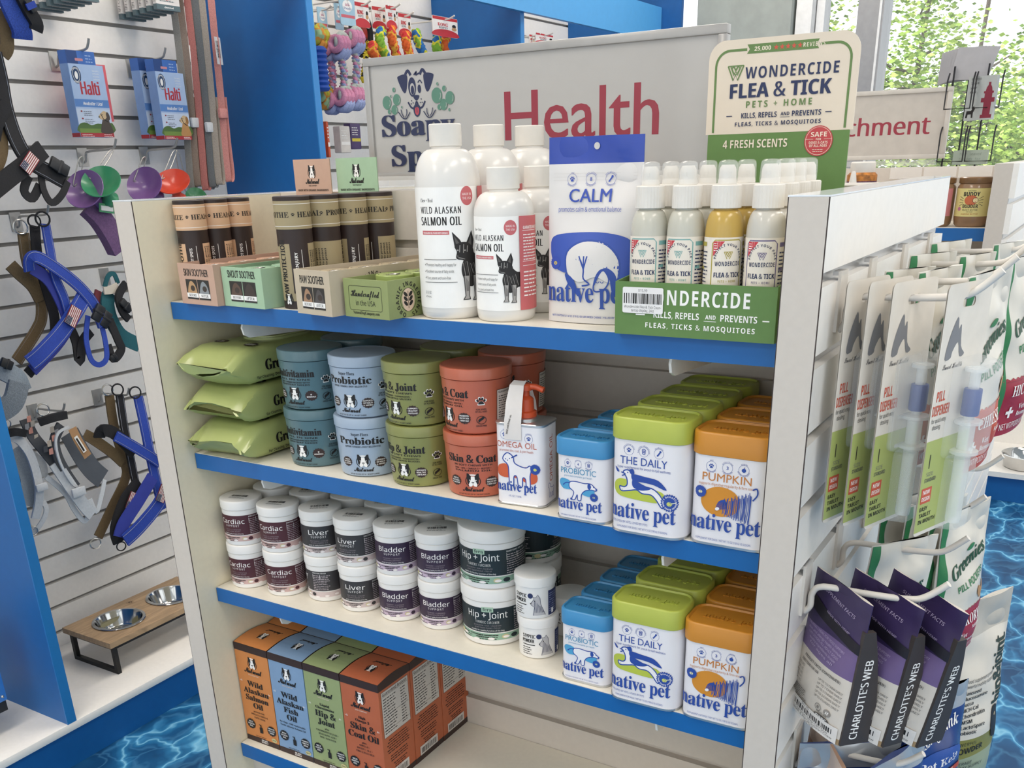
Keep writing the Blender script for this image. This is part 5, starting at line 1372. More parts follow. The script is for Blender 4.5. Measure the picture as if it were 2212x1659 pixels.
b = MB(); P = spath(b, [(88, 372, -1.06), (94, 410, -1.055), (112, 438, -1.052), (134, 420, -1.052), (146, 392, -1.055)], .016, M_blk, .004); P = spath(b, [(62, 380, -1.065), (52, 412, -1.06), (70, 428, -1.06), (86, 400, -1.06)], .020, M_blk, .004); part(t, 'girth_strap', b)
buckle(t, 128, 360, -1.045, -.55, .05, .028); flag(t, 63, 352, -1.036, .78, .046, .030)
# blue mesh harness at the very top left
t = thing('dog_harness', 'blue mesh dog harness with black trim cut by the top left corner', 'harness', hl(50, 40, -1.08), 0, g)
b = MB(); P = spath(b, [(6, -25, -1.08), (26, 20, -1.07), (46, 64, -1.065), (48, 84, -1.07)], .046, M_mesh, .010); part(t, 'mesh_panel', b)
b = MB(); P = spath(b, [(40, -20, -1.06), (62, 22, -1.055), (78, 50, -1.055), (76, 66, -1.06)], .030, M_blk, .010); P = spath(b, [(-8, 20, -1.10), (10, 60, -1.09), (14, 100, -1.09), (4, 118, -1.095)], .032, M_ol, .008); part(t, 'trim', b)
buckle(t, 66, 12, -1.045, -1.0, .030, .018); 
b = MB(); P = spath(b, [(58, 16, -1.04), (76, 8, -1.04)], .013, M_bl, .004); part(t, 'keeper', b)
# grey harness lower left
M_gr = mat('grey_webbing', '#8f99a3', .7, var=.1, scale=300, bump=.3); M_lt = mat('silver_trim', '#c9ccd0', .45, var=.06, scale=200); M_pat = mat('charcoal_fabric', '#4b4d52', .8, var=.1)
t = thing('dog_harness', 'grey mesh dog harness with a black buckle at the left frame edge', 'harness', hl(30, 800, -1.02), 0, g)
b = MB(); P = spath(b, [(-20, 790, -1.03), (10, 802, -1.02), (35, 818, -1.015), (48, 846, -1.02)], .046, M_gr, .010); P = spath(b, [(40, 826, -1.01), (28, 868, -1.01), (-2, 890, -1.015)], .050, mat('grey_mesh_fabric', '#7b838b', .8, var=.25, scale=420, bump=.7), .010); part(t, 'strap', b)
buckle(t, 14, 786, -1.005, -.6, .03, .022)
t = thing('dog_harness', 'silver trimmed white harness behind the blue divider at the left edge', 'harness', hl(50, 1000, -1.1), 0, g)
b = MB(); P = spath(b, [(16, 945, -1.12), (40, 950, -1.11), (66, 985, -1.10), (82, 1040, -1.095), (84, 1080, -1.095), (76, 1120, -1.10)], .022, M_lt, .006); P = spath(b, [(60, 975, -1.13), (90, 1000, -1.12), (96, 1030, -1.12)], .02, M_lt, .004); part(t, 'strap', b)
b = MB(); P = spath(b, [(30, 970, -1.14), (50, 1000, -1.13), (64, 1040, -1.12), (52, 1090, -1.115)], .050, M_gr, .005); part(t, 'padding', b)
b = MB(); P = spath(b, [(92, 1082, -1.11), (100, 1100, -1.105), (92, 1125, -1.105), (70, 1150, -1.11), (58, 1120, -1.11)], .013, M_lt, .004); part(t, 'girth_strap', b)
b = MB(); c = PX(88, 1052, 0, -1.085); b.box(c.x, c.y-.016, c.z-.010, c.x+.008, c.y+.016, c.z+.010, M_lt, bev=.003); part(t, 'slide', b)
b = MB(); P = spath(b, [(14, 936, -1.10), (34, 933, -1.095), (54, 936, -1.10)], .020, M_blk, .010); part(t, 'handle', b); ringp(t, 12, 915, -1.11, .012, M_ring); ringp(t, 70, 1147, -1.105, .013, M_ring)
t = thing('dog_harness', 'grey and coral checked dog harness with a black handle and brown tag', 'harness', hl(100, 960, -1.1), 0, g)
A = None
b = MB(); P = spath(b, [(54, 905, -1.12), (70, 940, -1.11), (92, 968, -1.10), (118, 1000, -1.095)], .030, M_pat, .005)
P = spath(b, [(132, 918, -1.085), (118, 950, -1.082), (124, 985, -1.082), (142, 1020, -1.084), (164, 1052, -1.088)], .026, M_pat, .006); part(t, 'strap', b)
b = MB()
for i, (px, py, hx) in enumerate(((62, 905, '#c99082'), (70, 915, '#b8b0a4'), (58, 922, '#8e8f94'), (66, 930, '#c99082'), (78, 945, '#b8b0a4'), (112, 928, '#b3a79a'), (122, 934, '#8e8f94'), (116, 946, '#c99082'), (106, 958, '#b3a79a'), (98, 970, '#3f4147'), (110, 975, '#c99082'), (120, 965, '#8e8f94'))):
    c = PX(px, py, 0, -1.075 if px > 90 else -1.105); b.add([c+Vector((.0, -.006, -.008)), c+Vector((0, .006, -.008)), c+Vector((0, .007, .008)), c+Vector((0, -.004, .007))], [(0, 1, 2, 3)], mat('check_'+hx[1:], hx, .8))
part(t, 'checked_print', b)
b = MB(); P = spath(b, [(148, 922, -1.072), (126, 935, -1.07), (120, 960, -1.07), (130, 1000, -1.072), (152, 1040, -1.075), (166, 1052, -1.078)], .006, M_lt, .005); part(t, 'piping', b)
b = MB(); P = spath(b, [(150, 935, -1.10), (178, 985, -1.098), (200, 1015, -1.098), (222, 1034, -1.10)], .055, mat('dark_grey_lining', '#565a61', .85), .003); part(t, 'lining', b)
b = MB(); P = spath(b, [(118, 1000, -1.085), (150, 1048, -1.08), (180, 1090, -1.078), (200, 1112, -1.08)], .034, M_lt, .005); P = spath(b, [(226, 1036, -1.098), (218, 1075, -1.09), (208, 1105, -1.085), (194, 1078, -1.085)], .012, M_lt, .003); P = spath(b, [(100, 1030, -1.10), (140, 1065, -1.095), (160, 1100, -1.09), (180, 1125, -1.088), (190, 1118, -1.086)], .014, M_lt, .003); part(t, 'girth_strap', b)
b = MB(); c = PX(168, 1062, 0, -1.070); b.box(c.x, c.y-.020, c.z-.012, c.x+.008, c.y+.020, c.z+.012, M_lt, M=None, bev=.003); part(t, 'slide', b)
b = MB(); P = spath(b, [(84, 912, -1.075), (112, 903, -1.066), (142, 896, -1.072)], .020, M_blk, .012); part(t, 'handle', b)
b = MB(); P = spath(b, [(156, 925, -1.062), (168, 950, -1.060), (190, 986, -1.060)], .024, mat('kraft_tag', '#a9825c', .8), .0012); part(t, 'swing_tag', b)
b = MB(); P = spath(b, [(163, 943, -1.0585), (184, 976, -1.0565)], .011, ink('#ece8e2'), .0006); P = spath(b, [(165, 947, -1.0580), (182, 974, -1.0560)], .005, BLK, .0004); part(t, 'barcode_label', b)
ringp(t, 93, 885, -1.09, .015, M_ring)
# lower blue / black / olive trio
t = thing('dog_harness', 'lower royal blue dog harness partly hidden by the left side panel', 'harness', hl(310, 860, -1.12), 0, g)
b = MB(); P = spath(b, [(298, 856, -1.125), (312, 920, -1.112), (326, 990, -1.106), (342, 1060, -1.105), (352, 1100, -1.11)], .030, M_bl, .005); stitch(b, P, .03, M_thr, .003)
P = spath(b, [(250, 942, -1.098), (285, 962, -1.095), (325, 986, -1.095), (345, 1000, -1.10)], .030, M_bl, .006); stitch(b, P, .03, M_thr, .0035); part(t, 'strap', b)
b = MB(); P = spath(b, [(356, 1062, -1.09), (338, 1095, -1.086), (300, 1140, -1.084), (270, 1168, -1.086)], .040, M_bl, .007); stitch(b, P, .04, M_thr, .004); part(t, 'chest_strap', b)
b = MB(); P = spath(b, [(330, 1030, -1.10), (300, 1080, -1.097), (268, 1130, -1.095), (258, 1160, -1.095)], .040, mat('royal_blue_lining', '#343f9a', .7), .004); part(t, 'lining', b)
flag(t, 350, 1066, -1.078, .95, .05, .03); ringp(t, 292, 848, -1.115, .016, M_blk)
t = thing('dog_harness', 'lower black dog harness between the blue and olive ones near the side panel', 'harness', hl(255, 850, -1.15), 0, g)
b = MB(); P = spath(b, [(258, 852, -1.15), (268, 920, -1.14), (282, 990, -1.135), (294, 1050, -1.13)], .024, M_blk, .005); stitch(b, P, .024, M_thr, .003)
P = spath(b, [(214, 945, -1.125), (222, 930, -1.115), (250, 938, -1.112), (290, 980, -1.115)], .034, M_blk, .006); P = spath(b, [(300, 1040, -1.118), (270, 1080, -1.112), (250, 1140, -1.108), (256, 1172, -1.108)], .034, M_blk, .006); part(t, 'strap', b)
flag(t, 285, 1082, -1.100, .95, .05, .03); ringp(t, 254, 842, -1.145, .016, M_blk); ringp(t, 262, 1180, -1.105, .013, M_blk)
t = thing('dog_harness', 'lower olive brown dog harness at the back near the side panel', 'harness', hl(232, 850, -1.18), 0, g)
b = MB(); P = spath(b, [(236, 854, -1.18), (246, 920, -1.17), (266, 990, -1.165), (272, 1030, -1.16), (240, 1100, -1.15), (212, 1160, -1.145)], .028, M_ol, .005); P = spath(b, [(182, 938, -1.165), (200, 948, -1.158), (240, 976, -1.155), (266, 1000, -1.155)], .030, M_ol, .006); part(t, 'strap', b)
ringp(t, 232, 842, -1.175, .015, M_ring); ringp(t, 206, 1174, -1.14, .015, M_ring)
# teal harness
M_teal = mat('teal_webbing', '#1f5d66', .7, var=.1, scale=300, bump=.3)
t = thing('dog_harness', 'teal and white dog harness with black clips beside the left side panel', 'harness', hl(240, 600, -1.15), 0, g)
b = MB(); P = spath(b, [(226, 620, -1.15), (234, 596, -1.145), (246, 592, -1.145), (255, 612, -1.15)], .012, M_teal, .004); P = spath(b, [(238, 632, -1.15), (232, 655, -1.145), (240, 690, -1.145), (262, 725, -1.15), (300, 745, -1.15)], .040, M_teal, .006); part(t, 'strap', b)
b = MB(); P = spath(b, [(224, 628, -1.142), (240, 626, -1.140), (254, 618, -1.142)], .020, mat('cream_fabric', '#cfc7ba', .8), .006); part(t, 'padding', b)
b = MB(); P = spath(b, [(212, 628, -1.16), (210, 650, -1.155), (218, 668, -1.155)], .018, mat('dark_red_fabric', '#6b2f38', .8), .006); part(t, 'lining', b)
b = MB(); P = spath(b, [(272, 612, -1.13), (256, 640, -1.125), (264, 672, -1.12), (278, 690, -1.12)], .020, M_blk, .008); part(t, 'clip_strap', b); buckle(t, 272, 660, -1.108, -.9, .04, .02)

# headcollar boxes
def hbox(label, x, y0, z, rz, dogc, n=0):
    if 'b'+dogc in HK: return dup(HK['b'+dogc], (x, y0, z), rz, label, 'blue headcollar boxes')
    t = thing('headcollar_box', label, 'box', (x, y0, z), rz, 'blue headcollar boxes'); w, h, th = .106, .168, .030
    m = mat('card_sky_blue', '#7f9fcf', .5, var=.04); b = MB(); b.box(-th, 0, 0, 0, w, h, m)
    A = Art(); PB = ink('#a9bfe0'); HB = ink('#5a86c4')
    A.rect(.001, 0, w, h, PB); A.rect(0.001, .070, w, .088, HB); A.rect(.001, .009, w, .066, ink('#c3d0e4'))
    A.text('Halti', .055, .099, .030, 'i', ink('#b3303c'), w=.056, bold=.05); A.text('Headcollar / Licol', .056, .0745, .0075, 'si', WH, w=.060)
    A.ell(.020, .143, .014, .020, ink('#1f3f66')); A.ring(.020, .143, .010, .0010, WH, 20, ry=.015); A.ell(.020, .142, .005, .009, WH); A.arc('COMPANY OF', .020, .143, .0145, PI/2, .003, 'sb', WH); A.arc('ANIMALS', .020, .141, .0165, -PI/2, .003, 'sb', WH, bottom=True)
    for q in range(4): A.text(('Stops pulling', 'comfortable', 'Arrête de tirer', 'confortable')[q], .080, .153-.0065*q, .0034, 'i', WH, w=.020)
    A.poly(sp2([(.001, .028), (.02, .034), (.04, .028), (.06, .032), (.085, .030), (w, .034), (w, .010), (.001, .010)], 3, True), ink('#4d6b34')); A.rect(.001, .009, w, .020, ink('#6f8a3f')); A.rect(.001, 0, w, .0095, ink('#a92f38'))
    A.micro(.006, .0085, .04, 2, .0036, WH, 4); A.micro(.074, .0085, .028, 2, .0036, WH, 5)
    for q in range(2): A.ell(.016, .060-.017*q, .003, .002, ink('#8f2f38'), 8); A.micro(.022, .063-.018*q, .032, 3, .0042, ink('#5a5f6c'), 3+q)
    dc = ink('#b98a56') if dogc == 'tan' else ink('#4a4038'); mz = ink('#cdb28a')
    A.poly(sp2([(.068, .010), (.070, .026), (.076, .040), (.078, .052), (.088, .058), (.097, .050), (.098, .036), (.103, .024), (.104, .010)], 4, True), dc)
    A.poly(sp2([(.066, .048), (.074, .056), (.084, .062), (.094, .058), (.090, .046), (.078, .041)], 4, True), mz); A.ell(.096, .050, .0055, .010, dc if dogc != 'tan' else ink('#9a6f40'), 12, .2); A.ell(.0675, .048, .0018, .0018, BLK, 8); A.ell(.080, .0535, .0012, .0012, BLK, 8)
    A.stroke([(.074, .056), (.080, .043), (.094, .036)], .0022, BLK)
    b.art(A, flat((0, 0, 0), (0, 1, 0), (0, 0, 1)))
    A = Art(); A.rect(0, 0, th, .0095, ink('#a92f38')); b.art(A, flat((-th, 0, 0), (1, 0, 0), (0, 0, 1))); b.build('carton', t)
    b = MB(); b.box(-th, 0, h, -th+.0012, .086, h+.030, mat('card_mid_blue', '#3f6db8', .5)); b.box(-th, 0, h, -.001, .0012, h+.030, mat('card_mid_blue', '#3f6db8', .5)); b.box(-.0012, .0, h, 0, .086, h+.030, mat('card_mid_blue', '#3f6db8', .5))
    A = Art(); A.rect(0.0, h, .032, h+.030, ink('#27467f')); A.poly([(.036+a, h+.010+c) for a, c in rrect(.024, .006, .002)], ink('#c98a93')); A.micro(.056, h+.026, .022, 3, .007, ink('#9db6dd'), 3)
    b.art(A, flat((0, 0, 0), (0, 1, 0), (0, 0, 1))); b.build('hang_tab', t)
    HK['b'+dogc] = t; return t
hbox('left blue headcollar box showing a black and white dog', -1.150, .790, Hh+.125, .05, 'dark')
hbox('front right blue headcollar box showing a tan dog', -1.130, 1.040, Hh+.120, .10, 'tan')
hbox('blue headcollar box half hidden behind the right one', -1.176, 1.028, Hh+.124, .10, 'tan')
b = MB(); b.box(-.02, 0, 0, 0, .10, .135, mat('pink_card', '#d9606a', .5)); o = b.build('headcollar_box'); o.location = (-1.195, .835, Hh+.165)
tag(o, 'pink box showing as a strip behind the left blue headcollar box', 'box', 'blue headcollar boxes')

# stacked thin boxes at the top
def card(label, x, y, z, last):
    key = 'c%d' % last
    if key in HK: return dup(HK[key], (x, y, z), 0, label, 'thin hanging boxes at the top left')
    t = thing('treat_box', label, 'box', (x, y, z), 0, 'thin hanging boxes at the top left')
    b = MB(); w, h, th = .078, .125, .013; b.box(-th, 0, 0, 0, w, h, mat('card_white', '#dcd6d2', .5)); b.box(-th-.0003, -.0003, -.0003, .0003, w+.0003, .0125, mat('card_slate', '#57696e', .5))
    A = Art()
    A.text('dental', .040, .004, .004, 'sb', WH, w=.03)
    if last: A.badge(.036, .040, .018, ink('#b33a40')); A.micro(.012, .030, .05, 2, .005, ink('#57696e'), 3)
    b.art(A, flat((0.0003, 0, 0), (0, 1, 0), (0, 0, 1)))
    A = Art(); A.ring(.0065, .040, .004, .0006, BLK); A.micro(.002, .032, .009, 4, .0035, BLK, 2); b.art(A, flat((-th, 0, 0), (1, 0, 0), (0, 0, 1))); b.build('carton', t)
    HK[key] = t; return t
od = ('outermost', 'second from outside', 'third from outside', 'fourth from outside', 'fifth from outside', 'innermost')
for i in range(6):
    card('thin slate and white box, %s on the right hook at the top' % od[i], -1.118-.0235*i, 1.070-.004*i, Hh+.436-.003*i, i == 0)
    card('thin slate and white box, %s on the left hook at the top' % od[i], -1.118-.0235*i, .812-.004*i, Hh+.432-.003*i, False)

# rubber cups
cups = [('purple rubber cup at the left behind the green one', '#7f5a93', 182, 408, -1.115, (.35, -.75, .45), .052), ('green rubber cup hanging at the left', '#3f8f63', 218, 392, -1.085, (.4, -.55, .62), .050),
        ('purple rubber cup left of the red one', '#77538c', 312, 398, -1.115, (.35, -.75, .45), .050), ('orange red rubber cup', '#d1482f', 372, 392, -1.085, (.35, -.5, .7), .048), ('dark green rubber cup below the red one', '#3b7a52', 424, 424, -1.12, (.5, -.3, .5), .03)]
CP = {}
def cup(label, hx, px, py, x, ax, r):
    t = thing('feeding_cup', label, 'cup', hl(px, py, x), 0, 'rubber cups on the left wall')
    m = mat('rubber_'+hx[1:], hx, .3, var=.03, coat=.2)
    z = Vector(ax).normalized(); X, Y = frame(z); M = Matrix(((X.x, Y.x, z.x, 0), (X.y, Y.y, z.y, 0), (X.z, Y.z, z.z, 0), (0, 0, 0, 1)))
    b = MB(); b.lathe([(r*.42, -r*1.45), (r*.46, -r*1.25), (r*.30, -r*1.05), (r*.26, -r*.80), (r*.45, -r*.50), (r*.80, -r*.18), (r, .0), (r*.98, .002), (r*.76, -r*.14), (r*.40, -r*.42), (.001, -r*.50)], m, 36, M=M)
    b.build('bowl', t)
    b = MB(); A = Art()
    for q in range(6): b.ball(tuple(M @ Vector((r*.16*math.cos(q), r*.16*math.sin(q), -r*.44))), .0035, m, 8, 5)
    b.build('knobs', t) if False else None
    b = MB(); c = M @ Vector((0, 0, -r*1.6)); b.tube([(c.x+.012*math.cos(2*PI*i/14), c.y, c.z+.012*math.sin(2*PI*i/14)+.006) for i in range(14)], .003, m, 6, closed=True); b.build('loop', t)
for c in cups: cup(*c)
for tt, (hx_, hy_) in zip([o for o in list(col.objects) if o.name.startswith('feeding_cup')], ((176, 346), (240, 330), (312, 345), (378, 330), (384, 335))):
    b = MB(); p = PX(hx_, hy_, 0, -1.135); q = Vector(tt.location); n = [p+Vector((0, -.006, .003)), p+Vector((0, .006, .003)), q*.5+p*.5+Vector((-.02, .008, 0)), q+Vector((-.035, .004, .01)), q+Vector((-.035, -.004, .01)), q*.5+p*.5+Vector((-.02, -.008, 0))]
    b.tube(smooth_path(n, 4, True), .0015, M_hook, 6, closed=True); part(tt, 'hanging_wire', b)
t = thing('plush_toy', 'soft purple plush drooping below the cups behind the side panel', 'toy', hl(228, 470, -1.15), 0)
b = MB(); P = spath(b, [(190, 445, -1.15), (215, 470, -1.14), (238, 505, -1.135), (256, 540, -1.14)], .055, mat('purple_plush', '#6d5076', .9, var=.15, scale=200, bump=.5), .03); part(t, 'body', b)
b = MB(); P = spath(b, [(214, 448, -1.115), (246, 452, -1.11)], .022, mat('green_label', '#4f9a6a', .6), .003); P = spath(b, [(218, 449, -1.112), (244, 452, -1.107)], .012, ink('#e6e2de'), .003); part(t, 'label_patch', b)

# leashes
lc = [('#8d8a84', 398, 408), ('#8f7d70', 412, 402), ('#b8736c', 428, 410), ('#6c6f70', 444, 404), ('#a79c90', 458, 398), ('#d08d86', 478, 392), ('#7d7f7f', 436, 408)]
lnm = ['grey leash nearest the camera in the hanging bunch', 'taupe leash second from the left in the bunch', 'dusty pink leash in the middle of the bunch', 'dark grey leash in the bunch', 'beige leash beside the salmon pink one', 'salmon pink leash with a plastic buckle, rightmost of the bunch', 'grey leash behind the middle of the bunch']
for i, (hx, px, pb) in enumerate(lc):
    x = -1.165+.016*i if i < 6 else -1.18
    t = thing('leash', lnm[i], 'leash', hl(px, 200, x), 0, 'hanging leashes'); m = mat('leash_'+hx[1:], hx, .75, var=.14, scale=400, bump=.4)
    dx = (-16, -10, -6, 0, 2, 6, -4)[i]
    b = MB(); P0 = [PX(px-26+dx*.2, -30, 0, x), PX(px-12, 100, 0, x), PX(px, 220, 0, x), PX(px+8, 320, 0, x), PX(px+14, pb-14, 0, x), PX(px+18, pb, 0, x), PX(px+22, pb-14, 0, x), PX(px+14, 310, 0, x), PX(px+4, 210, 0, x)]
    b.strap(smooth_path(P0, 6), .020, .0026, m, (1, .35, 0)); part(t, 'webbing', b)
    if i in (1, 3, 5):
        c = PX(px+(8 if i != 5 else 2), (270, 0, 262, 275, 0, 245)[i] if i != 1 else 265, 0, x+.006); b = MB(); b.box(c.x-.004, c.y-.014, c.z-.013, c.x+.008, c.y+.014, c.z+.013, m if i == 5 else M_lt, bev=.003); part(t, 'buckle', b)
for i, (px, py, hx) in enumerate(((472, 110, 'right'), (424, 128, 'left'))):
    t = thing('price_tag', 'white barcode tag on the %s side of the leash bunch' % hx, 'tag', hl(px, py, -1.078 if i == 0 else -1.135), (0, 0, .35 if i == 0 else -.4), 'leash tags')
    b = MB(); b.box(0, -.017, -.034, .0008, .017, .034, ink('#e9e6e2')); A = Art(); A.barcode(-.024, -.009, .018, .008, BLK, 5); A.micro(-.024, -.010, .04, 1, .004, BLK)
    b.art(A, lambda u, v, d: Vector((.0008+d, v, -u))); b.build('tag_card', t)

# raised feeder with two bowls
t = thing('raised_dog_feeder', 'raised wooden dog feeder with two steel bowls on the white base deck', 'feeder', (-1.0675, .455, .1342))
wood = mat('oak_board', '#a98d6d', .5, var=.22, scale=6)
nt = wood.node_tree; nz = [n for n in nt.nodes if n.type == 'TEX_NOISE'][0]; mp = nt.nodes.new('ShaderNodeMapping'); mp.inputs['Scale'].default_value = (9, 1.2, 4)
tc = [n for n in nt.nodes if n.type == 'TEX_COORD'][0]; nt.links.new(tc.outputs['Object'], mp.inputs['Vector']); nt.links.new(mp.outputs['Vector'], nz.inputs['Vector']); nz.inputs['Distortion'].default_value = 1.5; nz.inputs['Scale'].default_value = 9
tw, tl, th = .205, .405, .1020; cy_ = (.110, .295); br = .0660
b = MB(); N = 40                                        # board with two round cut-outs
for z in (th-.016, th):
    A = Art(); A.poly([(-tw/2, 0), (tw/2, 0), (tw/2, tl), (-tw/2, tl)], wood, holes=[[(br*math.cos(2*PI*i/N), c+br*math.sin(2*PI*i/N)) for i in range(N)][::-1] for c in cy_])
    m_, vs, fs = A.L[0]; b.add([(x, y, z) for x, y in vs], fs if z == th else [tuple(reversed(f)) for f in fs], wood)
pp = [(-tw/2, 0), (tw/2, 0), (tw/2, tl), (-tw/2, tl)]
b.loft([[(x, y, th-.016) for x, y in pp], [(x, y, th) for x, y in pp]], wood, False, False)
for c in cy_: b.loft([[(br*math.cos(2*PI*i/N), c+br*math.sin(2*PI*i/N), z) for i in range(N)] for z in (th, th-.016)], wood, False, False)
A = Art(); A.paw(-.085+.012, .205, .014, ink('#5b4632')); A.ring(-.073, .205, .0095, .0008, ink('#5b4632')); b.art(A, lambda u, v, d: Vector((u, v, th+d))); b.build('board', t)
mb = mat('black_steel_tube', '#1b1b1d', .4, .3)
for yy in (.012, tl-.024):
    b = MB(); k = .012
    for q in ((-tw/2+.008, 0, tw/2-.008, k), (-tw/2+.008, th-.016-k, tw/2-.008, th-.0165)): b.box(q[0], yy, q[1], q[2], yy+k, q[3], mb)
    for xx in (-tw/2+.008, tw/2-.008-k): b.box(xx, yy, k, xx+k, yy+k, th-.016-k, mb)
    b.build('leg_frame', t)
for xx in (-tw/2+.008, tw/2-.020):
    b = MB(); b.box(xx, .024, th-.027, xx+.012, tl-.024, th-.0165, mb); b.build('rail', t)
steel = mat('polished_steel', '#c9c8c6', .12, 1.0, var=.02)
for i, c in enumerate(cy_):
    r = thing('steel_bowl', ('steel bowl with a paper label, in the near hole of the feeder', 'plain steel bowl in the far hole of the feeder')[i], 'bowl', (-1.0675, .455+c, .1342+th), 0, 'steel feeder bowls')
    b = MB(); b.lathe([(.0715, .0012), (.0725, .0030), (.0715, .0042), (.064, .0045), (.060, -.004), (.052, -.034), (.049, -.0385), (.0001, -.040)], steel, 48, cap0=False, cap1=False); b.lathe([(.0715, .0012), (.0655, .0008), (.0640, -.004), (.0555, -.036), (.050, -.042), (.0001, -.043)], steel, 48, cap0=False, cap1=False); b.build('bowl', r)
    if i == 0:
        b = MB(); A = Art(); A.rect(-.030, -.012, .030, .012, ink('#b9b48f')); A.rect(-.008, -.016, .012, -.006, WH); A.barcode(-.006, -.0145, .010, -.0085, BLK); A.text('2 cup', -.018, -.002, .004, 'sb', BLK); A.paw(-.026, .004, .007, BLK)
        b.art(A, lambda u, v, d: Vector((-.0565+.018*(v/.03)+d-.002*0+(u/.03)**2*.010, u, -.020+v*.9+.0005))); b.build('paper_label', r)
# blue crate at the lower left edge
t = thing('tool_case', 'bright blue metal box with a black foot at the lower left frame edge', 'box', tuple(PX(0, 1480, 0, -.98)), 0)
b = MB(); c = Vector(t.location); mbx = mat('bright_blue_metal', '#3f86d8', .35)
b.box(-.10, -.16, -.035+.0, .02, .0, .16, mbx, bev=.004); b.build('case', t)
b = MB(); b.box(-.10, -.155, -.062, .016, -.004, -.035, M_bpl); b.build('foot', t); b = MB(); b.ball((.021, -.012, -.02), .004, M_ring, 10, 6); b.build('rivet', t)
# ------------------------------------------------------------------ right end panel: hooks, pill dispensers, bags
XR = W+0.0378
M_wh = mat('white_hook_wire', '#d8d2ca', .4)
def rhook(label, y, z, L=.15, bar=True):
    key = 'r%d' % bar
    if key in HK: return dup(HK[key], (XR, y, z), 0, label, 'white hooks of the end panel')
    t = thing('peg_hook', label, 'hook', (XR, y, z), 0, 'white hooks of the end panel')
    b = MB(); b.box(0, -.014, -.050, .003, .014, .008, M_wh); b.box(-.006, -.012, .004, .003, .012, .008, M_alu); b.build('back_plate', t)
    b = MB(); b.tube(smooth_path([(.002, 0, -.050), (.008, 0, -.042), (.009, 0, -.026), (.020, 0, -.0165), (.06, 0, -.0155), (.104, 0, -.013), (.122, 0, -.007), (.142, 0, .012)], 4), .0036, M_wh, 10); b.build('prong', t)
    HK[key] = t; return t
G = [H-.0735-.0762*k for k in range(14)]
rhook('white hook carrying the pill dispensers, top row nearest the camera', .076, G[0]-.006)
rhook('white hook second from the camera in the top row of the end panel', .213, G[0]-.006)
rhook('white hook third from the camera in the top row of the end panel', .400, G[0]-.006)
rhook('white hook farthest from the camera in the top row of the end panel', .586, G[0]-.006)
rhook('white hook carrying the purple pouches', .054, G[4]-.004)
rhook('white hook carrying the front white and green treat bag', .199, G[4]-.004)
rhook('white hook behind the treat bags in the lower row', .360, G[4]-.004)
rhook('white hook farthest back in the lower row', .560, G[4]-.004)
rhook('white hook at the bottom carrying the tan and blue packs', .090, G[7]-.000)
rhook('white hook at the bottom under the red labelled bags', .260, G[7]-.000)
rhook('white hook carrying the joint powder bag', .470, H-.557)

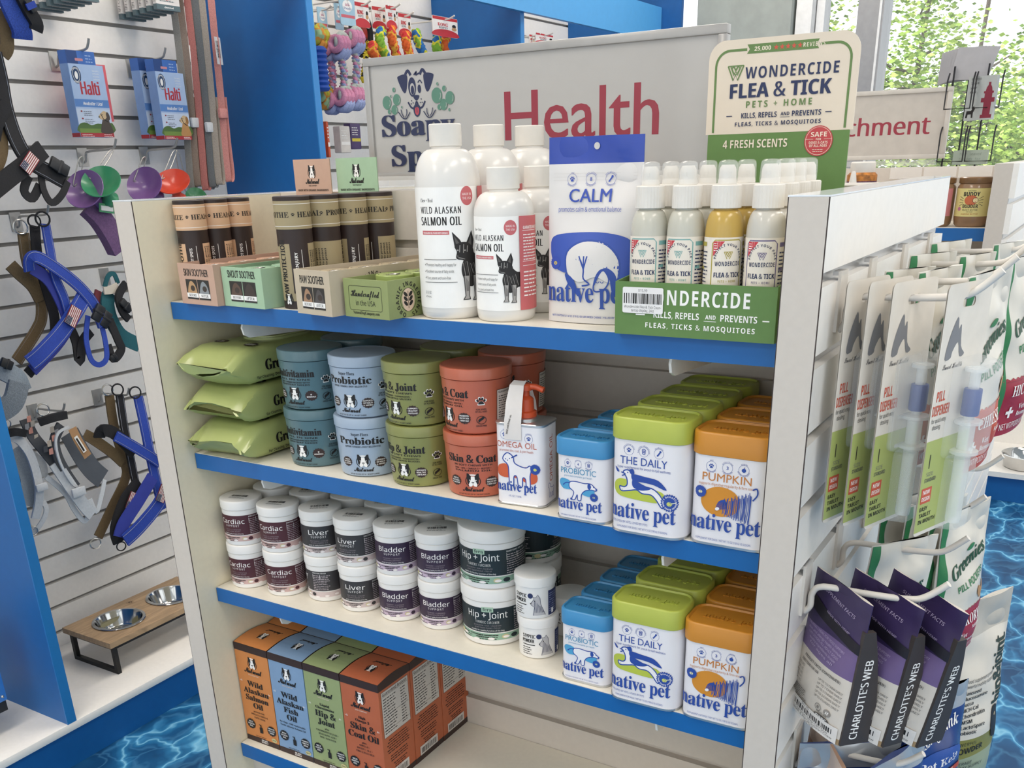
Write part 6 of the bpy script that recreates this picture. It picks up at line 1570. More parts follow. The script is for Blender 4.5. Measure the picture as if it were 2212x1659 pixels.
# pill dispensers: backing card + clear blister + syringe
M_blis = mat('clear_blister', '#f4f7f8', .06, alpha=.20, coat=.8, var=0)
M_tube = mat('clear_tube_plastic', '#eef2f2', .15, alpha=.45, var=0)
def dispenser():
    t = thing('pill_dispenser', 'x', 'dispenser', (0, 0, 0)); w, h = .080, .244
    b = MB(); m = mat('white_card', '#ddd6cb', .55)
    z0 = -h+.018
    # card in the local x-z plane, front faces -y
    A = Art(); A.poly([(a, z0+h/2+c) for a, c in rrect(w, h, .006)], m, holes=[[(a, .0+c) for a, c in rrect(.022, .009, .004)][::-1]])
    m_, vs, fs = A.L[0]; b.add([(x, 0, z) for x, z in vs], fs, m); b.add([(x, .0012, z) for x, z in vs], [tuple(reversed(f)) for f in fs], m)
    A = Art(); LG = ink('#aab56a'); OR = ink('#c9573f')
    A.rect(-w/2+.0005, z0+.004, w/2-.0005, z0+.098, LG)
    A.poly(sp2([(-.030, -.050), (-.026, -.030), (-.016, -.012), (-.012, -.024), (-.008, -.020), (-.004, -.040), (.004, -.048), (-.004, -.050), (-.010, -.036), (-.018, -.044), (-.020, -.050)], 3, True), ink('#7b7c80')); A.text('Smart Health', -.014, -.0600, .005, 'sc', ink('#4d4c50'), w=.034)
    A.text('PILL', -.026, -.090, .0100, 'sb', OR, w=.015, al='c'); A.text('DISPENSER', -.0225, -.1035, .0100, 'sb', OR, w=.030, al='c'); A.text('for quick easy', -.024, -.1105, .0042, 'i', BLK, w=.026); A.text('dosing', -.027, -.117, .0042, 'i', BLK, w=.014)
    A.rect(-.030, -.156, -.0285, -.142, BLK); A.text('SIZE', -.026, -.164, .004, 'i', ink('#777777'), w=.012); A.text('STANDARD', -.024, -.170, .004, 'sb', ink('#555555'), w=.020)
    A.rect(-.036, -.192, -.018, -.176, OR); A.text('NEW', -.027, -.1825, .0042, 'sb', WH, w=.012); A.text('DESIGN', -.027, -.1895, .0042, 'sb', WH, w=.014)
    scatter_words(A, ['EASY', 'TABLET', 'IN MOUTH'], -.035, -.200, .0042, BLK, 1.6, 'sb')
    b.art(A, flat((0, 0, 0), (1, 0, 0), (0, 0, 1)))
    b.build('card', t)
    b = MB(); R = lambda q, y, ww, z1, z2: None
    def rr(x0, x1, za, zb, r, y): return [((x0+x1)/2+a, y, (za+zb)/2+c) for a, c in rrect(x1-x0, zb-za, r)]
    b.loft([rr(-.012, .038, -.150, -.052, .008, -.0005), rr(-.010, .036, -.148, -.054, .008, -.022), rr(-.008, .034, -.146, -.056, .007, -.024)], M_blis, False, True)
    b.loft([rr(-.002, .028, -.226, -.149, .006, -.0005), rr(.0, .026, -.224, -.149, .006, -.018), rr(.002, .024, -.222, -.149, .005, -.020)], M_blis, False, True)
    b.build('blister', t)
    b = MB(); V = lambda z: Matrix.Translation((.013, -.0105, z))
    b.lathe([(.0070, -.218), (.0075, -.214), (.0075, -.148), (.0135, -.146), (.0135, -.143), (.0075, -.142), (.0075, -.118), (.0135, -.116), (.0135, -.113), (.0085, -.112)], M_tube, 18, M=V(0)); b.build('syringe_barrel', t)
    b = MB(); b.lathe([(.0080, -.108), (.0085, -.107), (.0085, -.083), (.0080, -.082)], mat('blue_plunger_band', '#27478f', .4), 18, M=V(0)); b.build('blue_band', t)
    b = MB(); b.lathe([(.0050, -.112), (.0050, -.066), (.0105, -.065), (.0105, -.062), (.001, -.061)], M_tube, 18, M=V(0)); b.build('plunger', t)
    return t
P = dispenser(); g = 'pill dispensers on the end panel'
zc = G[0]-.0225
for i, (dx, tw) in enumerate(((.118, 1.20), (.070, 1.22), (.048, 1.24), (.027, 1.26))):
    lab = ('front pill dispenser in a clear blister, nearest the hook tip', 'second pill dispenser behind the front one', 'third pill dispenser, close to the end panel', 'innermost pill dispenser, against the end panel')[i]
    loc = (XR+dx, .076, zc); rot = (0, 0.0, tw)
    if i == 0: P.location = loc; P.rotation_euler = rot; P['label'] = lab; P['group'] = g
    else: dup(P, loc, rot, lab, g)

# bags hang from a hole near the top: local origin = hole, bag reaches down
def hang(t, pc, b, hole=.016):
    for i, v in enumerate(b.v): b.v[i] = Vector((v.x, v.y, v.z-pc.h+hole))
# purple pouches
def purple():
    t = thing('supplement_pouch', 'x', 'pouch', (0, 0, 0)); w, h = .118, .236; pc = Pouch(w, h, .030, seal=.03, seed=9, base=.8, wav=.0012)
    PUD, PUM, TAN, LGR = mat('dark_purple_foil', '#382c52', .35, bump=.15, var=.08), mat('mid_purple_foil', '#6d5a86', .4, var=.05), mat('tan_foil', '#a08560', .45), mat('pale_grey_foil', '#cfc7bd', .45, var=.03, bump=.1)
    b = MB(); pc.body(b, LGR, nv=24, bands=[(.110, .155, PUM), (.155, h, PUD), (0, .010, TAN)])
    A = Art(); GY = ink('#4d4743'); LP = ink('#b3a5c2')
    A.poly([(-w/2+.001, .176), (w/2-.001, .154), (w/2-.001, .170), (-w/2+.001, .196)], ink('#17131f'))
    for q in range(5): A.text(('CALMING CHEWS FOR DOGS SUPPORT', 'skin and allergy health formula', 'LIFE STAGES ALL ADULT DOGS', 'quality ingredients inside', 'for ages all')[q], -.004, .148-.0068*q, .0038, 'i', LP, w=.080-.006*q, rot=-.12)
    A.text('SUPPLEMENT FACTS', 0, .206, .005, 'i', LP, w=.07, rot=-.15); A.text('MADE WITH HEMP', .010, .180, .0036, 'i', LP, w=.05, rot=-.18)
    A.text('PRODUCT FACTS (CONTINUED)', .004, .0985, .0044, 'sb', GY, w=.078)
    A.text('DIRECTIONS FOR USE', -.018, .0900, .0040, 'sb', GY, w=.042)
    for q in range(5):
        A.text(('1-9 LBS', '10-25 LBS', '26-50 LBS', '51-75 LBS', '76+ LBS')[q], -.046, .0830-.0068*q, .0036, 'i', GY, al='l', w=.018)
        A.text('UP TO %s CHEW%s DAILY' % (('1/2', '1', '2', '3', '4')[q], '' if q < 2 else 'S'), .050, .0830-.0068*q, .0036, 'i', GY, al='r', w=.044)
    A.micro(-.048, .050, .040, 8, .0036, GY, 5); A.ring(.018, .043, .0055, .0008, GY); A.text('B', .018, .0405, .005, 'sb', GY); A.ell(.035, .043, .0058, .0058, ink('#8b857f')); A.text('H', .035, .0405, .005, 'ri', WH)
    A.ell(.026, .029, .014, .0050, GY); A.text('nasc', .026, .0268, .0056, 'sb', WH, w=.020); A.text('QUALITY SEAL', .026, .0355, .0026, 'sb', GY, w=.020)
    A.rect(-.042, .0010, .054, .0345*.82, ink('#dcd7d2')); A.text('$17.99', -.008, .0235, .0042, 'i', BLK, w=.018); A.barcode(-.036, .0135, .046, .0222, BLK, 4)
    A.text("Charlotte's Web CBD Skin", .005, .0092, .0036, 'i', BLK, w=.070); A.text('Health & Allergy Support Chew', .006, .0050, .0036, 'i', BLK, w=.084); A.text('Dog 30 ct', .005, .0014, .0032, 'i', BLK, w=.02)
    b.art(A, pc.front, .006, both=True, base=.0009); hang(t, pc, b); b.build('bag', t)
    b = MB(); gw = .040; sd = mat('dark_side_gusset', '#3d3634', .5)
    rings = []
    for i in range(14):
        v = .002+(h-.045)*i/13; q = max(.003, .044*(1-(v/h)**1.7))
        rings.append([(w/2-.006, -.0025, v), (w/2+.0012, -.0035, v), (w/2+.0012, q, v), (w/2-.006, q, v)])
    b.loft(rings, sd)
    A = Art(); A.text("CHARLOTTE'S WEB", .012, 0, .0115, 'i', WH, al='l', rot=0, w=.135, bold=.03)
    b.art(A, lambda u, v, d: Vector((w/2+.0012+d, .0190-v, u)))
    hang(t, pc, b); b.build('side_gusset', t)
    return t
P = purple(); g = 'purple topped pouches on the end panel'
zc = G[4]-.0205
for i, (dx, rz, rx) in enumerate(((.042, -.74, .0), (.084, -.60, .0), (.122, -.56, .0))):
    lab = ('purple topped chew pouch nearest the end panel, showing its dark side lettering', 'middle purple topped chew pouch with the barcode label in full', 'purple topped chew pouch nearest the hook tip')[i]
    loc = (XR+dx, .046+.014*i, zc-.002); rot = (-.06, .05+.05*i, rz)
    if i == 0: P.location = loc; P.rotation_euler = rot; P['label'] = lab; P['group'] = g; P.scale = (.84, .84, .73)
    else: dup(P, loc, rot, lab, g)

# white and green pill-pocket bags with coloured bottoms
def treat(nm, hx, word, tint='#2f7a4a'):
    t = thing('treat_bag', 'x', 'bag', (0, 0, 0)); w, h = .128, .240; pc = Pouch(w, h, .052, seal=.035, seed=len(word)+3, base=.6, wav=.0028)
    WB, CB = mat('pearl_foil', '#d6d1c6', .28, var=.04, bump=.25, scale=30), mat('bag_'+nm, hx, .38, var=.05)
    b = MB(); pc.body(b, WB, nv=24, bands=[(0, .080, CB)])
    A = Art(); GN = ink(tint); DG = ink('#1d4a30')
    A.stroke([(-w/2+.006+.003*(i % 2), .080+.0015*(i % 2)) for i in range(2)], .001, CB)
    A.poly([(-w/2+(w/24)*i, .080+(.003 if i % 2 else 0)) for i in range(25)]+[(w/2, .078), (-w/2, .078)], CB)
    A.rect(-w/2+.001, .002, -w/2+.014, h-.001, GN)
    A.text('Greenies', .006, .150, .0210, 'ri', DG, w=.092, rot=.32, bold=.03); A.text('PILL POCKETS', .010, .122, .0110, 'sb', GN, w=.070, rot=.25)
    A.poly(sp2([(-.004, .176), (.006, .184), (.018, .182), (.010, .175)], 3, True), GN)
    for q, (a, c) in enumerate(((.030, .104), (.038, .098), (.046, .106))): A.ell(a, c, .006, .010, ink('#b98a58'), 12, .5-.3*q)
    A.text(word, .004, .0560, .0150, 'rb', WH, w=.0115*len(word)); A.text('FLAVOR', .030, .0455, .005, 'sb', WH, w=.026)
    A.rect(-.036, .0300, -.020, .0345, WH); A.rect(-.0303, .0242, -.0257, .0403, WH); A.text('Vet', -.010, .0345, .0075, 'rb', WH, al='l'); A.text('Recommended', -.010, .0245, .0068, 'rb', WH, al='l', w=.045)
    A.text('NET WT/POIDS NET 7.9 OZ', .004, .0080, .0085, 'i', WH, w=.096)
    b.art(A, pc.front, .006, both=True, base=.0009)
    A = Art(); A.rect(-w/2+.001, .002, -w/2+.014, h-.001, GN); A.micro(-.04, .20, .085, 14, .006, ink('#6a6f68'), 4); A.text(word, 0, .056, .013, 'rb', WH, w=.011*len(word)); A.micro(-.045, .05, .09, 6, .006, WH, 6)
    b.art(A, pc.back, .006, both=True, base=.0009)
    hang(t, pc, b); b.build('bag', t)
    return t
g = 'white and green treat bags on the end panel'
PC_ = treat('cheese', '#bf4a2c', 'CHEESE'); PH_ = treat('hickory', '#9c2438', 'HICKORY'); PP_ = treat('plain', '#cfc9bd', 'DUCK')
zt_, zl_ = G[0]-.0225, G[4]-.0205
spots = [(PC_, .120, .213, zt_, (.0, -.04, 1.28), 'orange bottomed cheese treat bag hanging in front of the steel bowl'),
         (PP_, .040, .213, zt_, (.1, .03, 1.25), 'white treat bag behind the pill dispensers, second top hook'),
         (PC_, .070, .222, zt_, (.0, .0, 1.3), 'orange striped treat bag between the pill dispensers and the front cheese bag'),
         (PH_, .140, .400, zt_, (.0, -.03, 1.28), 'dark red bottomed hickory treat bag at the right frame edge, third top hook'),
         (PP_, .085, .400, zt_, (.05, .02, 1.3), 'white and green treat bag in the middle of the third top hook'),
         (PP_, .035, .400, zt_, (.05, .02, 1.2), 'white and green treat bag near the panel on the third top hook'),
         (PP_, .030, .586, zt_, (.0, .0, 1.2), 'white treat bag near the panel on the farthest top hook'),
         (PH_, .105, .586, zt_, (.0, .0, 1.25), 'dark red bottomed treat bag on the farthest top hook'),
         (PP_, .076, .199, zl_, (.05, .05, 1.0), 'front white treat bag with green lettering behind the purple pouches'),
         (PH_, .078, .360, zl_, (.0, .04, 1.20), 'hickory treat bag with a green edge, left one of the lower pair'),
         (PH_, .124, .352, zl_, (.0, -.05, 1.16), 'hickory treat bag with a green edge, right one of the lower pair'),
         (PC_, .102, .362, zl_, (.0, .02, 1.3), 'orange striped treat bag between the two lower hickory bags'),
         (PP_, .050, .360, zl_, (.0, .02, 1.15), 'white and green treat bag nearest the panel in the lower row')]
for P in (PC_, PH_, PP_): P.scale = (.84, .84, .88)
used_ = set()
for P, dx, y, z, rot, lab in spots:
    if P.name not in used_:
        used_.add(P.name); P.location = (XR+dx, y, z); P.rotation_euler = rot; P['label'] = lab; P['group'] = g
    else: dup(P, (XR+dx, y, z), rot, lab, g)

# joint powder bag
t = thing('powder_bag', 'tall white and olive hip and joint powder bag at the lower right', 'bag', (XR+.158, .470, H-.572), (0, -.04, 1.05)); w, h = .120, .330
pc = Pouch(w, h, .055, seal=.045, seed=12, base=.6, wav=.002); b = MB(); pc.body(b, mat('warm_white_foil', '#d9d2c6', .4, var=.03), nv=26, bands=[(0, .078, mat('sage_foil', '#98a389', .4)), (.078, .110, mat('olive_foil', '#84823f', .4)), (.275, h, mat('silver_foil_top', '#bdb7ac', .3))])
A = Art(); DGN = ink('#2a3a33')
A.text('hip&joint', .050, .155, .0260, 'i', DGN, al='l', rot=PI/2, w=.105, bold=.05)
A.text('Superfood supplement proven', -.012, .2050, .0052, 'i', BLK, w=.070, sh=.2); A.text('for powerful mobility support', -.012, .1970, .0052, 'i', BLK, w=.070, sh=.2)
for q in range(8): A.text(('+ Flaxseed', '+ Glucosamine', '+ Yucca', '+ MCH-Cal', '+ Chondroitin', '+ MSM', '+ LactoSpore', '  Probiotic')[q], -.046, .1860-.0094*q, .0058, 'i', BLK, al='l', bold=.04)
A.text('POWERFUL', -.048, .1000, .0056, 'i', BLK, al='l', w=.040, tr=.2); A.text('POWDER', -.048, .0870, .0095, 'sb', BLK, al='l', w=.056)
A.text('AVERAGE', -.046, .0660, .0055, 'i', BLK, al='l'); A.text('60 DAY SUPPLY', -.046, .0580, .0055, 'i', BLK, al='l', w=.056); A.text('VETERINARIAN', -.046, .044, .0055, 'i', BLK, al='l', w=.055); A.text('DEVELOPED', -.046, .036, .0055, 'i', BLK, al='l', w=.048)
A.poly(sp2([(.026, .150), (.038, .148), (.046, .130), (.052, .112), (.052, .060), (.046, .062), (.044, .090), (.030, .096), (.022, .118), (.022, .136)], 4, True), BLK); A.ell(.034, .134, .003, .003, ink('#c9b48a'), 8)
b.art(A, pc.front, .006, both=True, base=.0009); hang(t, pc, b, .020); b.build('bag', t)

# blue fish packs and tan pack at the very bottom
def mist():
    t = thing('fish_treat_bag', 'x', 'bag', (0, 0, 0)); w, h = .120, .230; pc = Pouch(w, h, .045, seal=.03, seed=21, base=.65, wav=.0035)
    b = MB(); pc.body(b, mat('navy_foil', '#253c78', .25, var=.2, scale=22, bump=.5), nv=22, bands=[(.195, h, mat('silver_crinkle', '#b9bcc0', .2, .4, bump=.5, scale=30)), (0, .085, mat('dark_fish_print', '#3b4340', .4, var=.5, scale=60))])
    A = Art(); A.text('Mistuo', 0, .160, .022, 'ri', WH, w=.09, rot=.2) if False else A.text('Missing Link', -.005, .165, .018, 'ri', WH, w=.095, rot=.15)
    A.poly(sp2([(-.05, .130), (-.02, .150), (.03, .146), (.055, .128), (.03, .118), (-.02, .118)], 4, True), ink('#2b4f9c')); A.text('Pet Kelp', 0, .126, .012, 'rb', WH, w=.07, rot=.05)
    A.rect(-.055, .102, .055, .110, ink('#b3482e')); A.text('LIMITED INGREDIENT', 0, .104, .004, 'sb', WH, w=.07)
    for q in range(9): A.stroke(sp2([(-.05+.012*q, .012), (-.048+.012*q, .045), (-.052+.012*q, .090)], 3), .003, ink(('#5d7a4a', '#98a3a0', '#3c5a44')[q % 3]))
    A.poly([(-.046, .195), (-.03, .180), (-.046, .150), (-.036, .175)], WH)
    b.art(A, pc.front, .006, both=True, base=.0009); hang(t, pc, b); b.build('bag', t); return t
P = mist(); g = 'blue foil bags at the bottom of the end panel'
for i, (dx, y, rot) in enumerate(((.062, .095, (0, 0, .55)), (.112, .095, (0, -.05, 1.15)), (.085, .265, (0, 0, .9)), (.135, .262, (0, -.04, 1.1)))):
    lab = ('blue foil treat bag directly below the middle purple pouch', 'blue foil treat bag seen edge-on near the bottom hook tip', 'blue foil bag behind, between the purple pouches and the powder bag', 'silver topped blue bag beside the powder bag')[i]
    loc = (XR+dx, y, G[7]-.0165)
    if i == 0: P.location = loc; P.rotation_euler = rot; P['label'] = lab; P['group'] = g
    else: dup(P, loc, rot, lab, g)
t = thing('joint_treat_bag', 'tan joint care pack nearest the panel at the bottom of the frame', 'bag', (XR+.040, .085, G[7]-.0165), (.0, .16, -.95)); w, h = .110, .22
pc = Pouch(w, h, .04, seal=.03, seed=31, base=.6, wav=.002); b = MB(); pc.body(b, mat('tan_matte_foil', '#b08a72', .5, var=.05), bands=[(.185, h, mat('pale_tan_foil', '#cdb8aa', .4))])
A = Art(); A.text('JOINT', .012, .130, .016, 'sb', WH, w=.05, rot=.45); A.text('for dogs', .016, .115, .008, 'i', WH, w=.03, rot=.45); A.ell(0, h-.016, .0035, .0035, BLK, 12)
b.art(A, pc.front, .006, both=True, base=.0009); hang(t, pc, b); b.build('bag', t)
# ------------------------------------------------------------------ second display unit behind, on the right
Y2, X2L, X2R = 1.62, -.02, .902
g2 = thing('display_shelf_unit', 'second white shelf unit behind on the right, with the Enrichment sign', 'shelving unit', (0, Y2, 0))
b = MB(); b.box(X2R, 0, 0, X2R+.038, .70, H+.006, M_lam); b.build('side_panel', g2)
b = MB(); b.box(X2L-.038, 0, 0, X2L, .70, H+.006, M_lam); b.build('side_panel', g2)
b = MB(); zz = H-.0735; t0 = H+.006
while zz > .1: b.box(X2R+.038, 0, zz+.006, X2R+.050, .70, t0, M_slat); t0 = zz-.006; zz -= .0762
b.box(X2R+.038, .0005, .02, X2R+.0395, .6995, H, M_alu); b.box(X2R+.038, 0, 0, X2R+.050, .70, t0, M_slat); b.build('slatwall_face', g2)
b = MB(); b.box(X2L, .30, .1, X2R, .40, H-.002, M_lam); b.build('back_panel', g2)
for z in (H-.133, H-.36, H-.62, .3):
    b = MB(); b.box(X2L+.002, .04, z-.024, X2R-.002, .30, z, M_shelf); o = b.build('shelf', g2)
    b = MB(); b.box(X2L+.002, .038, z-.030, X2R-.002, .0402, z-.001, M_blue); b.build('blue_edge_strip', o)
t = thing('shelf_sign', 'smaller framed sign reading Enrichment on the unit behind', 'sign', (.20, Y2+.33, H+.018))
sw2, sh2 = .545, .168
b = MB()
for a in ((0, 0, sw2, .011), (0, sh2-.011, sw2, sh2), (0, .011, .011, sh2-.011), (sw2-.011, .011, sw2, sh2-.011)): b.box(a[0], 0, a[1], a[2], .016, a[3], mat('sign_frame_light', '#c6c0b8', .4), bev=.001)
b.build('frame', t)
b = MB(); b.box(.010, .004, .010, sw2-.010, .012, sh2-.010, mat('sign_sheet_warm', '#bdb6ae', .4)); A = Art(); A.text('Enrichment', .500, .060, .0415, 'i', ink('#93303f', .3), al='r', w=.318, bold=.03)
b.art(A, flat((0, .004, 0), (1, 0, 0), (0, 0, 1))); b.build('sign_sheet', t)
b = MB(); b.box(.02, -.010, -.0165, sw2-.02, .028, -.002, M_clear); b.build('sign_holder', t)
# clear shelf dividers in front of the back panel
for i, x in enumerate((.615, .698, .781)):
    t = thing('acrylic_pocket', 'clear acrylic pocket strip on the unit behind, %s' % ('left', 'middle', 'right')[i], 'holder', (x+.01, Y2+.285, H-.0295), 0, 'acrylic pockets')
    b = MB(); b.box(0, 0, 0, .078, .002, .027, M_clear); b.box(0, .0, 0, .078, .0148, .002, M_clear); b.build('pocket', t)
# peanut butter jars
def pb(lab_hx, label, x, text):
    t = thing('peanut_butter_jar', label, 'jar', (x, Y2+.085, H-.1328), -.05, 'peanut butter jars'); R = .0395; b = MB()
    b.lathe([(R*.80, 0), (R*.95, .006), (R, .020), (R, .088), (R*.86, .098)], mat('peanut_butter', '#8a6a4c', .3, coat=.5), 40)
    A = Art(); LB = ink(lab_hx); A.rect(-.046, .024, .046, .086, LB)
    if text:
        A.text('bark bistro', 0, .0795, .0034, 'rb', BLK, w=.018); A.text('BUDDY', 0, .0690, .0092, 'sb', BLK, w=.036, bold=.03); A.text('BUDDER', 0, .0430, .0078, 'sb', BLK, w=.034, bold=.03)
        A.ell(0, .0600, .0145, .0110, ink('#c4673f'), 20); A.ell(.010, .0600, .006, .005, ink('#e3d3a0'), 12); A.ring(.010, .0600, .006, .0008, BLK, 12)
        A.text('PEANUT BUTTER', 0, .0370, .0034, 'rb', BLK, w=.034); A.text('FOR DOGS', 0, .0335, .002, 'sb', BLK); A.text('ALMOND BUTTER', 0, .0280, .0036, 'sb', ink('#b98a4c'), w=.038)
        for s in (-1, 1):
            for q in range(4): A.stroke([(s*.017, .058+.0035*(q-1.5)), (s*.027, .058+.007*(q-1.5))], .0009, BLK)
        A.ell(-.0255, .041, .0045, .0045, ink('#b56a8a'), 12)
    else:
        A.ell(.012, .046, .007, .006, BLK, 12); A.rect(.009, .030, .017, .042, BLK); A.text('BUDDY', 0, .069, .0092, 'sb', BLK, w=.036)
    b.art(A, cyl(R), .005); b.build('jar_body', t)
    b = MB(); b.lathe([(R*.93, .0965), (R*.96, .0985), (R*.96, .1085), (R*.9, .1105)], mat('amber_lid', '#7d5d3c', .3, coat=.4), 36); b.build('lid', t)
pb('#d9cb85', 'peanut butter jar with a yellow label on the unit behind', .860, True)
pb('#c67a7c', 'peanut butter jar with a pink label cut by the front unit', .778, False)
# jar with purple and orange contents, on the far side of our back panel
t = thing('snack_jar', 'jar of purple and orange contents with a white lid on the unit behind', 'jar', (.590, Y2+.12, H-.1328)); b = MB()
b.lathe([(.030, 0), (.036, .004), (.036, .104)], mat('purple_pieces', '#5b2f52', .5, var=.6, scale=90), 30); b.lathe([(.036, .104), (.036, .118), (.030, .124)], mat('orange_pieces', '#b0702f', .5, var=.5, scale=90), 30); b.build('jar_body', t)
b = MB(); b.lathe([(.029, .122), (.030, .124), (.030, .146), (.027, .149)], M_cap, 30); b.build('lid', t)
t = thing('dropper_bottle', 'small white pointed dropper bottle in front of the purple jar on the unit behind', 'bottle', (.583, Y2+.055, H-.1328)); b = MB(); b.lathe([(.014, 0), (.014, .085)], M_cap, 20); b.build('bottle_body', t); b = MB(); b.lathe([(.0145, .085), (.0145, .098), (.009, .102), (.006, .122), (.004, .128)], M_cap, 20); b.build('nozzle', t)

# card rack with envelopes on the unit behind
t = thing('card_rack', 'black wire greeting card rack on the unit behind', 'rack', (.790, Y2+.36, H-.002))
bk = mat('black_wire', '#19191c', .45)
b = MB()
for x, y in ((-.05, 0), (.0, .02), (.03, -.02)): b.tube([(x, y, 0), (x, y, .20)], .0022, bk, 6)
b.build('post', t) if False else None
for x, y in ((-.052, 0), (-.018, .02), (.030, -.02)):
    b = MB(); b.tube([(x, y, 0), (x, y, .235)], .0024, bk, 6); b.build('post', t)
for z in (.012, .135):
    for x0 in (-.058, .008):
        b = MB(); b.tube([(x0, -.030, z+.082), (x0, -.048, z+.066), (x0, -.050, z), (x0+.060, -.050, z), (x0+.060, -.048, z+.066), (x0+.060, -.030, z+.082)], .0020, bk, 6); b.build('pocket_wire', t)
def gcard(label, x, z, w, h, hx, art=None, y=Y2+.375, rz=-.15):
    t = thing('greeting_card', label, 'card', (x, y, z), rz, 'greeting cards'); b = MB(); b.box(-w/2, 0, 0, w/2, .010, h, mat('card_'+hx.strip('#'), hx, .6))
    if art:
        A = Art(); art(A); b.art(A, flat((0, 0, 0), (1, 0, 0), (0, 0, 1)))
    b.build('card', t)
def hyd(A):
    HR = ink('#7b2438')
    for x0, y0, x1, y1 in ((.006, .004, .036, .012), (.011, .012, .031, .060), (.003, .040, .039, .050), (.008, .060, .034, .065), (.018, .078, .024, .085)): A.rect(x0, y0, x1, y1, HR)
    A.poly([(.012, .065), (.030, .065), (.028, .073), (.024, .079), (.018, .079), (.014, .073)], HR)
    A.poly([(-.034, .006), (-.032, .022), (-.020, .022), (-.014, .034), (-.010, .026), (-.014, .018), (-.014, .006), (-.018, .006), (-.019, .014), (-.028, .014), (-.029, .006)], BLK)
    for q, s in enumerate(('always', 'leave', 'your', 'mark.')): A.text(s, -.030, .092-.010*q, .0055, 'mono', ink('#3a3a3a'), al='l')
gcard('grey greeting card with a red fire hydrant and small black dog', .812, H+.105, .076, .100, '#a9aeae', hyd, Y2+.32, -.45)
gcard('pale green greeting card low in the black wire rack', .808, H+.002, .084, .034, '#9ba79b', lambda A: (A.text('four leaved', .0, .022, .006, 'mono', ink('#7d8a80')), A.text('friends for', .0, .010, .006, 'mono', ink('#7d8a80'))), Y2+.32, -.2)
for i in range(6):
    t = thing('envelope', 'white envelope standing in the card rack, %s' % ('front', 'second', 'third', 'fourth', 'fifth', 'rearmost')[i]+' of the fan', 'envelope', (.775-.007*i, Y2+.36+.010*i, H+.198), (0, .10-.03*i, -.2), 'envelopes in the card rack')
    b = MB(); p = [(-.050, 0), (.042, .004), (.056, .078), (-.044, .074)]; b.loft([[(x, 0, z) for x, z in p], [(x, .004, z) for x, z in p]], mat('envelope_paper', '#a9a8ac', .7)); b.build('paper', t)
# products on hooks of that unit's end panel
t = thing('hanging_toy', 'brown plush with a pale pink wire frame cut by the right frame edge', 'toy', (X2R+.115, Y2+.09, H-.10)); b = MB(); M_pw = mat('pink_wire', '#c9a59c', .5)
b.tube(smooth_path([(-.03, 0, -.16), (-.02, 0, -.02), (.0, 0, .0), (.05, 0, .0), (.06, 0, -.16)], 4), .005, M_pw, 8); b.build('frame', t)
b = MB(); b.ball((.025, 0, -.09), .04, mat('brown_plush', '#5a3a2e', .9, var=.2, bump=.5, scale=120), 18, 12, sq=(1, .7, 1)); b.build('plush', t)
for i in range(4): b = MB(); b.tube([(-.005+.012*i, -.01, -.01), (-.008+.012*i, -.01, -.075)], .003, ink('#d8cfc9'), 6); b.build('bar', t)
# far wall base with steel bowls
t = thing('wall_base_deck', 'white deck with blue kickboard and steel bowls far behind on the right', 'shelf', (.75, 3.47, 0))
b = MB(); b.box(0, 0, .112, 1.2, .5, .134, M_slat); b.build('deck_board', t); b = MB(); b.box(0, .03, 0, 1.2, .5, .112, M_blue); b.build('kickboard', t); b = MB(); b.box(0, .5, 0, 1.2, .54, 1.1, M_slat); b.build('back_panel', t)
t = thing('steel_bowl', 'polished steel dog bowl on the far deck at the right frame edge', 'bowl', (1.01, 3.60, .1342)); b = MB()
b.lathe([(.085, 0), (.09, .004), (.098, .05), (.104, .058), (.100, .060), (.088, .050), (.075, .012), (.001, .010)], steel, 40); b.build('bowl', t)
for i, (x, z) in enumerate(((1.06, .72), (1.07, .60), (1.05, .84))):
    t = thing('green_pack', ('middle', 'lower', 'upper')[i]+' green and white pack on the far rack at the right frame edge', 'pack', (x-.04, 3.62, z), 0, 'green packs far right'); b = MB(); b.box(0, 0, 0, .14, .05, .09, mat('lime_pack', ('#8fae3c', '#6f8f34', '#b9b6b0')[i], .4, var=.2) if i == 0 else ink(('#8fae3c', '#6f8f34', '#27406f')[i]), bev=.004); A = Art(); A.rect(.01, .05, .13, .075, WH); b.art(A, flat((0, 0, 0), (1, 0, 0), (0, 0, 1))); b.build('pack', t)

# ------------------------------------------------------------------ far bays of the left wall: rope toys and hang cards
def rope_mat(name, c1, c2, c3):
    m = bpy.data.materials.new(name); m.use_nodes = True; nt = m.node_tree; p = nt.nodes['Principled BSDF']; p.inputs['Roughness'].default_value = .9
    tc = nt.nodes.new('ShaderNodeTexCoord'); w = nt.nodes.new('ShaderNodeTexNoise'); w.inputs['Scale'].default_value = 26; w.inputs['Detail'].default_value = 1
    r = nt.nodes.new('ShaderNodeValToRGB'); r.color_ramp.interpolation = 'CONSTANT'; e = r.color_ramp.elements; e[0].color = lin(c1); e[1].position = .47; e[1].color = lin(c2); q = e.new(.56); q.color = lin(c3)
    nt.links.new(tc.outputs['Object'], w.inputs['Vector']); nt.links.new(w.outputs['Fac'], r.inputs['Fac']); nt.links.new(r.outputs['Color'], p.inputs['Base Color']); return m
def braid(b, pts, R, mats, turns=10, n=3):
    P = smooth_path(pts, 8); L = len(P)
    for k in range(n):
        Q = []
        for i, p in enumerate(P):
            d = (P[min(i+1, L-1)]-P[max(i-1, 0)]).normalized(); x, y = frame(d); a = 2*PI*(k/n+turns*i/L); Q.append(p+x*R*.55*math.cos(a)+y*R*.55*math.sin(a))
        b.tube(Q, R*.62, mats[k % len(mats)], 7)
